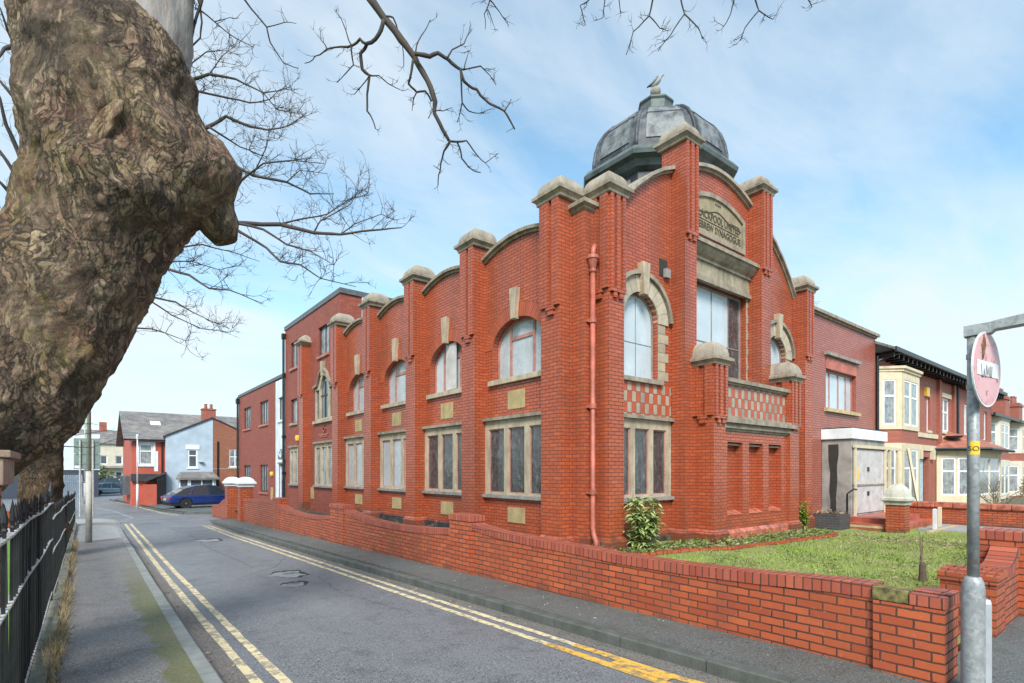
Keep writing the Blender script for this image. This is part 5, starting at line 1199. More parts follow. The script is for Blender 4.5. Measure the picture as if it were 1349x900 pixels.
# second tree further along the railings; its crown spreads to the right behind the big trunk
tr2 = thing('bare_tree', 'bare twiggy tree behind the huge trunk, its stout dark trunk rising behind the railings', 'tree', (-.75, 15.5, -.2))
rows2 = [(14, 700, 92, 700, 0), (20, 680, 84, 680, 0), (27, 640, 81, 640, 0), (31, 600, 83, 595, 0), (28, 560, 93, 555, 0), (10, 500, 98, 500, 0), (25, 400, 100, 400, 0), (60, 280, 110, 280, 0), (70, 150, 105, 150, 0), (78, 0, 104, 0, 0), (84, -150, 100, -150, 0)]
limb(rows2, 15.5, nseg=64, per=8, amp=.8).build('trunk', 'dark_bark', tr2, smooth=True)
c8 = lambda p: (200+p[0]/2.25, 60+p[1]/2.25)
DB = 12.2
L2 = [([(-220, 640), (-60, 560), (100, 515), (225, 525), (380, 530), (480, 555), (560, 560), (650, 548), (740, 540)], .07, .012), ([(-220, 520), (0, 420), (230, 350), (300, 385), (400, 405), (470, 440), (540, 440)], .06, .008), ([(240, 445), (265, 400), (330, 350), (420, 340), (510, 350)], .028, .006),
 ([(225, 520), (330, 545), (400, 590), (470, 610), (540, 650)], .03, .006), ([(225, 530), (340, 600), (380, 640), (440, 650), (500, 690), (605, 715)], .03, .007), ([(-200, 300), (0, 180), (110, 105), (170, 85), (250, 100), (330, 140), (400, 130)], .05, .006),
 ([(0, 180), (110, 130), (200, 150), (290, 170), (350, 160), (380, 130)], .03, .006), ([(-200, 400), (0, 300), (170, 240), (220, 210), (290, 240), (340, 250), (400, 240), (460, 200)], .05, .007), ([(170, 242), (260, 300), (340, 330)], .022, .007),
 ([(-250, 740), (-80, 680), (40, 660), (110, 680), (170, 720), (230, 725), (330, 765)], .04, .007), ([(-250, 780), (0, 745), (70, 760), (120, 790), (230, 840)], .03, .005), ([(0, 760), (60, 800), (150, 840), (230, 850)], .016, .005), ([(-200, 830), (0, 840), (60, 860), (100, 875)], .02, .004),
 ([(-100, 620), (70, 600), (150, 590), (230, 610), (320, 640)], .025, .006), ([(380, 530), (440, 515), (520, 500), (580, 460), (640, 440)], .02, .006), ([(480, 555), (500, 520), (590, 470), (610, 430)], .016, .006), ([(560, 560), (600, 530), (680, 500), (730, 520)], .014, .005),
 ([(-60, 170), (110, 60), (160, 20), (220, 15)], .022, .005), ([(170, 85), (210, 30), (260, -10)], .012, .005), ([(300, 385), (340, 300), (350, 240)], .014, .005), ([(400, 405), (440, 370), (520, 380)], .012, .005), ([(330, 140), (370, 190), (430, 200)], .012, .005), ([(60, 640), (120, 640), (200, 665), (260, 650)], .014, .005)]
for i, (pts, r0, r1) in enumerate(L2):
    rgt = [p for p in pts]; vis = sum(1 for p in pts if p[0] > 50)
    branch(pts, DB+random.uniform(-.5, .6), DB+random.uniform(-1.4, 1.6), r0*1.15, r1, tr2, 4+int(2.0*vis), .62, .0088, 2, 'far_twig', .28, conv=c8)
for pts in ([(75, 300), (40, 160), (24, 135), (0, 107), (-60, 60)], [(70, 330), (25, 203), (8, 165), (0, 130), (-20, 90)], [(60, 380), (20, 230), (0, 200), (-40, 150)], [(50, 400), (14, 256), (0, 240), (-50, 220)], [(70, 250), (20, 60), (10, 40), (0, 10)], [(20, 60), (6, 64), (-10, 90)]):
    branch(pts, DB, DB-.6, .06, .015, tr2, 9, .6, .007, 1, 'far_twig', .2)
for pts in ([(84, 575), (110, 572), (150, 566)], [(84, 588), (120, 590), (160, 575)], [(80, 565), (115, 558), (140, 562)]): branch(pts, 12.0, 11.5, .012, .004, tr2, 3, .3, .005, 0, 'far_twig', .1)
# ------------------------------------------------------------ post with the no entry sign
lx, ly = 5.04, .98
post = thing('lamp_post', 'short galvanised post with faded no entry sign and yellow sticker at the wall end', 'lamp post', (lx, ly, .1))
m = MB(); m.lathe([(.080, .08), (.074, .12), (.071, .2), (.071, .86), (.069, .90), (.062, .95), (.048, .985), (.038, .99)], (lx, ly, 0), 24)
for i, p in enumerate(m.v): q = Vector(p); m.v[i] = (p[0]+.004*noise.noise(q*14), p[1]+.004*noise.noise(q*14+Vector((5, 0, 0))), p[2])
m.build('base', 'galvanised', post, smooth=True)
m = MB(); m.tube([(lx, ly, .98), (lx, ly, 2.78)], .036, 20); pole = m.build('pole', 'galvanised', post, smooth=True)
m = MB(); q, l_ = PV((lx+.018, ly-.086), (lx+.10, ly-.022), 1)
m.solid(q, -.018, .03, [(0, .16), (.015, .13), (l_-.02, .13), (l_, .16), (l_, .80), (l_-.02, .83), (.015, .83), (0, .80)]); m.build('access_door', 'steel_door', post, bevel=.008)
# arm reaching out over the sign
ad = Vector((.10, -.995, 0)); 
m = MB(); v = []; f = []
for t_, hw_, z0, z1 in ((-.05, .045, 2.725, 2.80), (.10, .045, 2.73, 2.805), (.12, .05, 2.75, 2.81), (.45, .062, 2.77, 2.845), (.80, .075, 2.79, 2.87), (1.3, .08, 2.81, 2.87)):
    c_ = Vector((lx, ly, 0))+ad*t_; s_ = Vector((.995, .10, 0))*hw_
    v += [(c_.x-s_.x, c_.y-s_.y, z0), (c_.x+s_.x, c_.y+s_.y, z0), (c_.x+s_.x, c_.y+s_.y, z1), (c_.x-s_.x, c_.y-s_.y, z1)]
for i in range(5):
    for k in range(4): f.append((4*i+k, 4*i+(k+1) % 4, 4*i+4+(k+1) % 4, 4*i+4+k))
f += [(0, 1, 2, 3), (20, 21, 22, 23)]
m.add(v, f); arm = m.build('arm', 'galvanised', post)
m = MB(); c_ = Vector((lx, ly, 0))+ad*.30; m.lathe([(.03, 2.82), (.03, 2.85), (.016, 2.86), (.016, 2.90), (.009, 2.91), (.009, 2.95), (.0, 2.955)], (c_.x, c_.y, 0), 10); m.build('photocell', 'lead_dark', arm)
sd = Vector((math.sin(R(186)), math.cos(R(186)), 0)); su = Vector((-sd.y, sd.x, 0)); su = -su if su.dot(Vector((1, 0, 0))) < 0 else su
sc_ = Vector((lx, ly, 2.475))+sd*.075+su*.0
def disc(r0, r1, zlim, d0, d1, n=40):
    v = []; f = []; 
    if zlim is None:
        for dd in (d0, d1):
            for k in range(n): a = math.tau*k/n; v.append(sc_+su*r1*math.cos(a)+Vector((0, 0, r1*math.sin(a)))+sd*dd)
        f = [tuple(range(n)), tuple(range(2*n-1, n-1, -1))]+[(k, (k+1) % n, n+(k+1) % n, n+k) for k in range(n)]
    return MB().add(v, f)
sgn = disc(0, .268, None, -.006, .004).build('sign_plate', 'sign_white', post)
disc(0, .255, None, .004, .006).build('sign_disc', 'faded_red', sgn)
m = MB(); q = Pl(sc_.x+sd.x*.008, sc_.y+sd.y*.008, su.x, su.y, -sd.x, -sd.y); m.pbox(q, -.20, .20, -.052+2.475, .052+2.475, -.002, .001); m.build('sign_bar', 'sign_white', sgn)
m = MB()
for pts in ([(-.17, 2.50), (-.15, 2.42), (-.12, 2.41), (-.10, 2.47), (-.085, 2.42)], [(-.06, 2.41), (-.045, 2.50), (-.02, 2.43), (.01, 2.49), (.02, 2.42)], [(.05, 2.50), (.045, 2.43), (.07, 2.42), (.085, 2.50)]): m.tube([q.P(u*.8, z, -.002) for u, z in pts], .0035, 4)
m.build('scrawl', 'scrawl', sgn)
m = MB(); random.seed(3)
m.solid(q, -.0025, .0, [(-.11, 2.53), (-.08, 2.545), (-.06, 2.60), (-.04, 2.64), (-.055, 2.70), (-.07, 2.685), (-.075, 2.72), (-.10, 2.66), (-.12, 2.64), (-.105, 2.59)]); m.build('rust_patch', 'rust', sgn)
m = MB()
for z in (2.36, 2.58): m.lathe([(.039, z-.018), (.041, z-.015), (.041, z+.015), (.039, z+.018)], (lx, ly, 0), 20); m.tube([(lx, ly, z), tuple(sc_-sd*.008+Vector((0, 0, z-2.475)))], .012, 6)
m.build('clamp', 'galvanised', post)
def wrap(z0, z1, a0, a1, r_, mat, nm, par, n=12):
    v = []; f = []
    for k in range(n+1): a = a0+(a1-a0)*k/n; v += [(lx+r_*math.cos(a), ly+r_*math.sin(a), z) for z in (z0, z1)]
    for k in range(n): f.append((2*k, 2*k+2, 2*k+3, 2*k+1))
    return MB().add(v, f).build(nm, mat, par)
va = math.atan2(-ly, -lx)                                     # side of the pole that faces the lane
stk = wrap(1.87, 1.966, va-.55, va+1.9, .0375, 'yellow_sticker', 'sticker', post)
tm = text_mesh('sticker_lettering', 'SO1', Pl(0, 0, 1, 0, 0, 1), 0, 0, .05, 'letter_dark', stk, ext=.0005, width=.085)
o_ = ORG[stk.name]
for v_ in tm.data.vertices: p = v_.co+o_; a = va+.45+p.x/.0385; rr = .0385-p.y*.5; v_.co = Vector((lx+rr*math.cos(a), ly+rr*math.sin(a), 1.897+p.z))-o_
wrap(1.085, 1.115, va-.1, va+.7, .0372, 'letter_dark', 'tape_mark', post)
# ------------------------------------------------------------ left lamp posts and the back of a big road sign
lp = thing('lamp_post', 'tall concrete coloured lamp post with thicker base beside the iron railings', 'lamp post', (.10, 18.9, -.2))
z0 = zg(18.9)+.08; m = MB(); m.tube([(.10, 18.9, z0), (.10, 18.9, 1.75)], .075, 16); m.build('base', 'concrete_post', lp, smooth=True)
m = MB(); m.tube([(.10, 18.9, 1.74), (.10, 18.9, 6.8), (.12, 18.7, 7.2), (.3, 18.4, 7.35)], [.056, .045, .04, .04], 14); m.build('pole', 'concrete_post', lp, smooth=True)
m = MB(); m.box(.25, .85, 18.2, 18.45, 7.30, 7.42); m.build('lamp_head', 'concrete_post', lp, bevel=.03)
rs = thing('road_sign', 'back of a large grey green road sign beyond the lamp post', 'road sign', (-.2, 36, -.7))
d_ = 28.5; a, b = at(97, 618, d_), at(132, 577, d_); q, l_ = PV((a.x, a.y), (at(132, 618, d_+.4).x, at(132, 618, d_+.4).y))
m = MB(); m.pbox(q, 0, l_, a.z, (a.z+b.z)/2-.01, 0, .04).pbox(q, 0, l_, (a.z+b.z)/2+.01, b.z, 0, .04); m.build('panel', 'sign_green', rs, bevel=.02)
m = MB()
for u in (.3, l_-.3): p = q.P(u, 0, -.06); m.tube([(p[0], p[1], zg(36)), (p[0], p[1], b.z-.1)], .045, 8)
m.build('leg', 'concrete_post', rs)
m = MB()
for z in (a.z+.3, (a.z+b.z)/2, b.z-.2): m.pbox(q, .1, l_-.1, z-.03, z+.03, -.03, -.001)
m.build('rail', 'sign_green', rs)
m = MB(); m.pbox(q, .04, .35, a.z+.05, a.z+.18, -.006, -.001); m.build('label_plate', 'sign_white', rs)
def pole_lamp(px, py0, py1, d, r_, label, mat='concrete_post', hd=1.0):
    p = at(px, py0, d); t_ = thing('lamp_post', label, 'lamp post', p); top_ = at(px, py1, d)
    m = MB(); m.tube([(p.x, p.y, zg(p.y)), (p.x, p.y, p.z+1.2)], r_*1.5, 10); m.build('base', mat, t_, smooth=True)
    m = MB(); m.tube([(p.x, p.y, p.z+1.2), (p.x, p.y, top_.z)], [r_, r_*.75], 10); m.build('pole', mat, t_, smooth=True)
    m = MB(); m.lathe([(.06, 0), (.30*hd, .22), (.34*hd, .26), (.05, .34)], (p.x, p.y, top_.z-.1), 10); m.build('lamp_head', mat, t_); return t_
pole_lamp(181, 661, 577, 37.5, .05, 'thin white lamp post on the pavement in front of the red corner house', 'sign_white', .3)
pole_lamp(112, 655, 549, 46, .07, 'distant lamp post with flat cone head rising behind the green sign')
# ------------------------------------------------------------ cars
def car(label, loc, hd, ln, ht, wd, mat, kind='suv', group=None, nm='parked_car'):
    t_ = thing(nm, label, 'car', loc, group); t_.rotation_euler = (0, 0, hd); hl = ln/2; par = t_; ORGs = ORG[t_.name]; ORG[t_.name] = Vector()
    zb = .26; bl = ht*.56
    low = [(-hl+.08, zb+.12), (-hl, .55), (-hl+.02, bl-.05), (-hl+.18, bl+.06), (-hl*.40, bl+.05), (hl*.38, bl), (hl*.80, bl-.10), (hl-.06, bl-.26), (hl, .52), (hl-.08, zb+.05)]
    wr = .36; und = []
    for cx_ in (hl*.60, -hl*.60): und += [(cx_+wr*1.12*math.cos(a), zb+.06+wr*1.02*math.sin(a)) for a in [math.pi*k/10 for k in range(11)]]
    mb = MB(); mb.solid(PY(0), -wd/2, wd/2, low+und); body = mb.build('body', mat, par, bevel=.05, smooth=True)
    cab = [(-hl+.22, bl+.03), (-hl*.62, ht-.20), (-hl*.36, ht-.04), (.0, ht), (hl*.14, ht-.05), (hl*.50, bl-.02)]
    mb = MB(); v = []; f = []; n = len(cab)
    for s_ in (-1, 1):
        for x, z in cab: v.append((x, s_*(wd/2-.06-.20*max(0, (z-bl)/(ht-bl))), z))
    f = [tuple(range(n)), tuple(range(2*n-1, n-1, -1))]+[(k, (k+1) % n, n+(k+1) % n, n+k) for k in range(n)]
    mb.add(v, f); mb.build('window_glass', 'car_glass', par, bevel=.03)
    mb = MB(); rf = [(-hl*.58, ht-.17), (-hl*.36, ht-.035), (.0, ht+.012), (hl*.13, ht-.035)]
    v = []; f = []
    for x, z in rf:
        for y in (-wd/2+.24, wd/2-.24): v += [(x, y, z+.005), (x, y, z-.04)]
    for i in range(len(rf)-1): a = 4*i; f += [(a, a+2, a+6, a+4), (a+1, a+5, a+7, a+3), (a, a+4, a+5, a+1), (a+2, a+3, a+7, a+6)]
    f += [(0, 1, 3, 2), (4*len(rf)-4, 4*len(rf)-2, 4*len(rf)-1, 4*len(rf)-3)]
    mb.add(v, f); mb.build('roof', mat, par)
    for s_ in (-1, 1):
        for (x0, z0, x1, z1) in ((hl*.50, bl, hl*.13, ht-.03), (-.05, bl+.03, -.08, ht-.02), (-hl*.50, bl+.05, -hl*.40, ht-.07)):
            mb = MB(); y0 = s_*(wd/2-.05); y1 = s_*(wd/2-.25); mb.tube([(x0, y0, z0), (x1, y1, z1)], .028, 5); mb.build('pillar', mat, par)
        for cx_ in (hl*.60, -hl*.60):
            mb = MB(); y0 = s_*(wd/2-.02)
            def wl(pr, mt, nm_, pa):
                m2 = MB(); m2.lathe(pr, (0, 0, 0), 20); m2.v = [(cx_+p[0], y0+s_*p[2], .35+p[1]) for p in m2.v]; return m2.build(nm_, mt, pa, smooth=False)
            wh = wl([(.20, -.22), (.33, -.22), (.355, -.19), (.355, -.03), (.33, 0), (.25, .0)], 'tyre', 'wheel', par); wl([(.0, -.03), (.25, -.02), (.255, .004), (.23, -.004), (.1, -.02), (.06, .004), (0, .006)], 'rim' if mat == 'car_blue' else 'silver_rim', 'rim', wh)
        mb = MB(); mb.box(-hl-.006, -hl+.12, s_*(wd/2-.45), s_*(wd/2+.004), bl-.20, bl-.06); mb.build('tail_light', 'lamp_red', par, bevel=.02)
        mb = MB(); mb.box(hl-.22, hl-.03, s_*(wd/2-.42), s_*(wd/2+.003), bl-.36, bl-.24); mb.build('headlight', 'sign_white', par, bevel=.02)
        mb = MB(); mb.box(hl*.34, hl*.42, s_*(wd/2), s_*(wd/2+.17), bl+.02, bl+.14); mb.build('mirror', mat, par, bevel=.02)
        mb = MB()
        for x in (.0, -hl*.42): mb.tube([(x, s_*(wd/2+.001), bl-.03), (x-.02, s_*(wd/2+.001), zb+.14)], .006, 4)
        mb.box(-.25, -.1, s_*wd/2-.01, s_*wd/2+.012, bl-.12, bl-.09); mb.build('door_seam', 'lead_dark', par)
    mb = MB(); mb.box(-hl-.012, -hl+.02, -.26, .26, .55, .67); mb.build('number_plate', 'number_plate', par)
    mb = MB(); mb.box(-hl*.95, hl*.93, -wd/2+.03, wd/2-.03, zb-.05, zb+.16); mb.build('underbody', 'tyre', par)
    ORG[t_.name] = ORGs; return t_
car('dark blue sloping-backed car parked beside the blue house', (6.45, 41.3, zg(41.3)+.1), R(8), 4.85, 1.50, 1.95, 'car_blue')
car('pale silver car parked across the far end of the lane, nearest of the distant cars', (2.7, 86, zg(86)), R(4), 4.6, 1.55, 1.85, 'car_silver', group='distant parked cars')
car('white car half hidden behind the pale silver car', (1.0, 92, zg(92)), R(2), 4.5, 1.6, 1.85, 'car_white', group='distant parked cars')
car('dark car parked furthest away below the hedge', (3.4, 100, zg(100)+.6), R(0), 4.5, 1.6, 1.85, 'car_dark', group='distant parked cars')
# ------------------------------------------------------------ far houses
YH = 50; G = zg(50)+.1
rh = thing('corner_house', 'red painted corner house with a grey slate roof and white sash window', 'house', (3.5, 53, G))
m = MB(); pl = PY(YH); m.solid(pl, 0, .3, rect(2.84, 5.6, G-.2, 4.3), [rect(3.3, 4.15, 2.25, 3.85)])
q = PX(2.84); m.solid(q, 0, .3, [(50.3, G-.2), (62, G-.2), (62, 4.3), (56, 6.75), (50.3, 4.4)]); m.build('wall', 'red_wall', rh)
sash(rh, pl, 3.3, 4.15, 2.25, 3.85, 'upvc', 'net_glass', .09, .02, (), (3.3,), 'white_paint')
m = MB(); bars(m, pl, 3.12, 4.33, 2.1, 4.02, .17, -.05, .02); m.build('window_surround', 'white_paint', rh)
m = MB(); v = [(2.3, 49.6, 4.22), (11.5, 49.6, 4.22), (11.5, 56, 6.85), (2.3, 56, 6.85), (2.3, 62.4, 4.22), (11.5, 62.4, 4.22)]
v += [(x, y, z-.16) for x, y, z in v]; m.add(v, [(0, 1, 2, 3), (3, 2, 5, 4), (6, 9, 8, 7), (9, 10, 11, 8), (0, 6, 7, 1), (1, 7, 8, 2), (2, 8, 11, 5), (0, 3, 9, 6), (3, 4, 10, 9), (4, 5, 11, 10)]); rf = m.build('roof', 'slate', rh)
for x, y in ((4.6, 53.2), (7.6, 52.4), (9.6, 52.0)):
    z = 4.22+(y-49.6)*2.63/6.4; m = MB(); v = [(x+dx, y+dy, z+dy*.41+.06) for dy in (-.35, .35) for dx in (-.35, .35)]; v += [(a, b, c-.12) for a, b, c in v]; m.add(v, [(0, 1, 3, 2), (4, 6, 7, 5), (0, 4, 5, 1), (2, 3, 7, 6), (0, 2, 6, 4), (1, 5, 7, 3)]); m.build('skylight', 'upvc', rf)
m = MB(); m.tube([(2.3, 49.62, 4.15), (5.0, 49.62, 4.15)], .07, 6); m.tube([(4.75, 49.9, 4.1), (4.75, 49.9, 1.2), (4.5, 49.9, 1.0)], .06, 6); m.build('gutter', 'black_paint', rh)
m = MB(); m.pbox(pl, 2.75, 4.9, 1.0, 1.55, -.25, .01); m.build('shop_fascia', 'lead_dark', rh)
m = MB(); m.box(2.35, 2.84, 52, 56, -.1, 1.4); m.build('shop_window', 'window_glass', rh)
m = MB(); m.pbox(pl, 4.25, 4.5, 1.75, 3.3, -.03, .02); m.build('window_trim', 'white_paint', rh)
m = MB(); m.box(3.55, 4.9, 48.9, 50, G-.2, G+1.55); m.build('yard_wall', 'red_wall', rh)
m = MB(); m.solid(PY(48.92), -.06, 1.0, [(3.55, G+1.72), (4.95, G+2.35), (4.95, G+2.5), (3.5, G+1.86)]); m.build('lean_to_roof', 'lead_dark', rh)
m = MB(); m.solid(PY(48.9), -.04, .02, [(4.32, G), (4.93, G), (4.93, G+2.28), (4.32, G+1.98)]); m.build('yard_door', 'black_paint', rh)
YB = 49.5
bh = thing('blue_house', 'pale blue painted gable of a house behind the dark blue car', 'house', (6.6, 51, G))
pl = PY(YB); m = MB(); m.solid(pl, 0, .3, [(4.95, G-.2), (8.2, G-.2), (8.2, 6.05), (4.95, 4.45)], [rect(6.45, 7.1, 2.05, 3.75)]); m.build('wall', 'blue_wall', bh)
m = MB(); m.solid(PX(4.95), 0, .2, rect(YB+.3, 56, G-.2, 4.45)); m.build('wall', 'red_wall', bh)
m = MB(); m.strip(pl, [(4.8, 4.40), (8.2, 6.07)], .12, -.10, .35); m.build('verge', 'lead_dark', bh)
m = MB(); v = [(4.85, YB+.1, 4.46), (8.2, YB+.1, 6.1), (8.2, 57, 6.1), (4.85, 57, 4.46)]; v += [(a, b, c-.1) for a, b, c in v]; m.add(v, [(0, 1, 2, 3), (4, 7, 6, 5), (0, 4, 5, 1), (1, 5, 6, 2), (2, 6, 7, 3), (3, 7, 4, 0)]); m.build('roof', 'slate', bh)
sash(bh, pl, 6.45, 7.1, 2.05, 3.5, 'upvc', 'window_glass', .09, .02, (), (3.0,), 'white_paint')
m = MB(); m.pbox(pl, 6.3, 7.25, 3.5, 3.85, -.05, .01); m.build('lintel', 'white_paint', bh)
m = MB(); m.box(5.75, 8.3, YB-.7, YB, G-.1, 1.25); ex = m.build('bay', 'blue_wall', bh)
m = MB(); v = [(5.5, YB-1.0, 1.22), (8.5, YB-1.0, 1.22), (8.2, YB, 1.72), (5.9, YB, 1.72)]; v += [(a, b, c-.12) for a, b, c in v]; m.add(v, [(0, 1, 2, 3), (4, 7, 6, 5), (0, 4, 5, 1), (1, 5, 6, 2), (2, 6, 7, 3), (3, 7, 4, 0)]); m.build('bay_roof', 'slate', ex)
pb = PY(YB-.7); sash(bh, pb, 6.45, 8.15, .35, 1.15, 'upvc', 'window_glass', .10, -.05, (7.3,), ())
m = MB(); bars(m, pb, 5.75, 6.42, G, 1.2, .09, -.06, .02); m.pbox(pb, 5.8, 6.4, .45, .55, -.05, .02); dr = m.build('door', 'upvc', bh)
m = MB(); m.pbox(pb, 5.84, 6.33, G+.1, 1.1, -.03, .01); m.build('pane', 'window_glass', dr)
m = MB(); m.lathe([(.0, 0), (.14, .03), (.2, .08)], (7.35, YB-.12, 2.42), 10); m.build('satellite_dish', 'grey_render', bh)
m = MB(); m.box(8.5, 8.62, YB-.06, YB-.002, G, 4.2); m.build('drainpipe', 'black_paint', bh)
oh = thing('brick_house', 'orange brick half of the gable, right of the blue painted half', 'house', (10, 51, G))
pl = PY(YB+.02); m = MB(); m.solid(pl, 0, .3, [(8.2, G-.2), (12, G-.2), (12, 4.3), (8.2, 6.05)], [rect(9.4, 10.3, 2.1, 3.6)]); m.build('wall', 'orange_brick', oh)
sash(oh, pl, 9.4, 10.3, 2.1, 3.6, 'upvc', 'net_glass', .08, .05, (9.85,), (2.95,), 'cream_stone')
m = MB(); m.strip(pl, [(8.2, 6.06), (12.1, 4.27)], .08, -.08, .3); m.build('verge', 'lead_dark', oh)
m = MB(); v = [(8.2, YB+.1, 6.1), (12.1, YB+.1, 4.3), (12.1, 57, 4.3), (8.2, 57, 6.1)]; v += [(a, b, c-.1) for a, b, c in v]; m.add(v, [(0, 1, 2, 3), (4, 7, 6, 5), (0, 4, 5, 1), (1, 5, 6, 2), (2, 6, 7, 3), (3, 7, 4, 0)]); m.build('roof', 'slate', oh)
m = MB(); m.pbox(pl, 8.2, 12, 1.9, 2.0, -.03, .01); m.build('band', 'sill_dark', oh)
for (x, y, w_, z1, par) in ((8.05, 53.5, 1.05, 7.25, rh), (11.4, 54.5, 1.2, 7.6, oh)):
    m = MB(); m.box(x, x+w_, y, y+.7, 4.8, z1); m.box(x-.05, x+w_+.05, y-.05, y+.75, z1-.12, z1-.03); ch_ = m.build('chimney', 'terrace_brick', par)
    for k in range(2): m = MB(); m.lathe([(.15, 0), (.11, .35), (.14, .37), (.14, .42)], (x+w_*(.3+.4*k), y+.35, z1-.01), 8); m.build('chimney_pot', 'chimney_pot', ch_)
# pale terrace, low building and palisade in the far distance
def farhouse(label, x0, x1, y, g0, ez, rz, wallm, nwin, group=None):
    t_ = thing('terraced_house', label, 'house', ((x0+x1)/2, y, g0), group); pl = PY(y); W = []
    for k in range(nwin):
        u = x0+(x1-x0)*(k+.5)/nwin
        for z in (g0+.8, g0+3.6): W.append((u-.5, u+.5, z, z+1.5))
    m = MB(); m.solid(pl, 0, .3, rect(x0, x1, g0-.3, ez), [rect(*q) for q in W]); m.box(x0, x1, y+.3, y+8, g0-.3, ez); m.build('wall', wallm, t_)
    m = MB(); v = [(x0-.2, y-.4, ez), (x1+.2, y-.4, ez), (x1+.2, y+4, rz), (x0-.2, y+4, rz), (x1+.2, y+8.3, ez), (x0-.2, y+8.3, ez)]; m.add(v, [(0, 1, 2, 3), (3, 2, 4, 5), (0, 5, 4, 1), (0, 3, 5), (1, 4, 2)]); r_ = m.build('roof', 'slate', t_)
    m = MB(); m.box(x0+.5, x0+1.6, y+3.5, y+4.5, rz-.8, rz+1.4); m.build('chimney', 'terrace_brick', r_)
    for q in W: sash(t_, pl, *q, 'upvc', 'window_glass', .12, .1)
    m = MB(); m.solid(PX(x0+.2), 0, (x1-x0)*.55, [(y-1.0, g0+2.9), (y, g0+3.3), (y, g0+2.8)]); m.build('porch_roof', 'slate', t_); return t_
farhouse('pale cream terraced house far beyond the cars, left of the red corner house', 1.6, 8, 118, -.6, 6.6, 9.2, 'cream_wall', 3, 'pale terrace beyond the cars')
farhouse('pale cream terraced house far off, just right of the green sign', -4.4, 1.5, 128, -.6, 7.2, 9.8, 'white_wall', 3, 'pale terrace beyond the cars')
a = at(86, 640, 60); b = at(130, 640, 62)
wb = thing('low_building', 'white building with a dark blue lower band behind the palisade fence', 'building', (a.x, a.y, -1.2)); q, l_ = PV((a.x-6, a.y), (b.x, b.y))
m = MB(); m.pbox(q, 0, l_, -1.5, 1.9, 0, 6); m.build('lower_wall', 'car_dark', wb); m = MB(); m.pbox(q, -.1, l_+.1, 1.9, 6.0, -.1, 6); m.build('upper_wall', 'white_wall', wb)
a = at(84, 640, 33); b = at(111, 640, 36); pf_ = thing('palisade_fence', 'pale grey steel palisade fence behind the end of the railings', 'fence', (a.x, a.y, -.6)); q, l_ = PV((a.x-2, a.y), (b.x, b.y))
n = int(l_/.14)
for k in range(n):
    m = MB(); m.solid(q, 0, .02, [(k*.14, -.6), (k*.14+.075, -.6), (k*.14+.075, 1.35), (k*.14+.037, 1.52), (k*.14, 1.35)]); m.build('pale', 'white_wall', pf_)
m = MB()
for z in (-.2, 1.05): m.pbox(q, 0, l_, z, z+.05, .021, .05)
m.build('rail', 'white_wall', pf_)
rw = MB(); rw.box(-30, -1.6, 26, 26.3, -.6, .35); tag(rw.build('park_wall', 'wall_brick'), 'low red brick wall across the park lawn behind the trees', 'wall')
# ------------------------------------------------------------ terrace on the right
def bay(parent, x0, x1, yw, t_, g0, stor, wallm, trim, nm='bay_window'):
    """canted bay: walls, stone surrounds and windows for the given storeys"""
    P = [(x0, yw), (x0+t_, yw-t_), (x1-t_, yw-t_), (x1, yw)]
    m = MB(); n = len(P)
    v = [(x, y, z) for z in (g0-.3, stor[-1][3]) for x, y in P]; m.add(v, [(k, k+1, n+k+1, n+k) for k in range(3)]+[(0, 3, 2, 1), (4, 5, 6, 7)])
    b_ = m.build(nm, wallm, parent)
    for (z0, z1, zs, zt) in stor:                            # window z0..z1 inside a trim band zs..zt
        for k in range(3):
            q, l_ = PV(P[k], P[k+1]); m = MB(); nw = 1 if l_ < 1.6 else 2; e_ = .16; ws = []
            for j in range(nw): ws.append((e_+(l_-2*e_)*j/nw+.05, e_+(l_-2*e_)*(j+1)/nw-.05))
            m.solid(q, -.05, .0, rect(0, l_, zs, zt), [rect(a, b, z0, z1) for a, b in ws], back=False); m.build('surround', trim, b_)
            for a, b in ws:
                f_ = MB(); bars(f_, q, a, b, z0, z1, .07, -.03, .0); f_.pbox(q, a+.05, b-.05, z0+(z1-z0)*.62, z0+(z1-z0)*.62+.07, -.028, .0); fr = f_.build('window_frame', 'upvc', b_)
                g_ = MB(); g_.pbox(q, a+.02, b-.02, z0+.02, z1-.02, -.012, -.003); g_.build('pane', 'net_glass', b_)
    for z0, z1, o in ((stor[-1][3], stor[-1][3]+.10, .10), (stor[-1][3]+.10, stor[-1][3]+.2, .16)):
        m = MB(); Q = [(x0-o, yw), (x0+t_-o*.4, yw-t_-o), (x1-t_+o*.4, yw-t_-o), (x1+o, yw)]; v = [(x, y, z) for z in (z0, z1) for x, y in Q]; m.add(v, [(k, k+1, 5+k, 4+k) for k in range(3)]+[(0, 3, 2, 1), (4, 5, 6, 7)]); m.build('bay_cornice', trim, b_)
    return b_
YT_ = 7.62
t1 = thing('terraced_house', 'brick terraced house with cream stone two storey bay, next to the annex', 'house', (27, 10, 0))
pl = PY(YT_); m = MB(); m.solid(pl, 0, .3, rect(23.86, 32.2, -.3, 6.3), [rect(30.6, 31.1, 3.65, 5.2), rect(28.0, 28.6, .2, 2.4), rect(29.6, 30.9, -.1, 2.4)]); m.box(23.9, 24.1, 7.9, 15, -.2, 6.3); m.build('wall', 'terrace_brick', t1)
bay(t1, 24.15, 27.5, YT_, .64, 0, [(.55, 2.62, .35, 2.85), (3.55, 5.32, 3.38, 5.62)], 'terrace_brick', 'cream_stone')
sash(t1, pl, 30.6, 31.1, 3.65, 5.2, sillm='cream_stone'); sash(t1, pl, 28.0, 28.6, .2, 2.4)
m = MB(); m.pbox(pl, 29.7, 30.8, -.1, 2.3, .2, .25); m.build('door', 'cyan_post', t1)
m = MB()
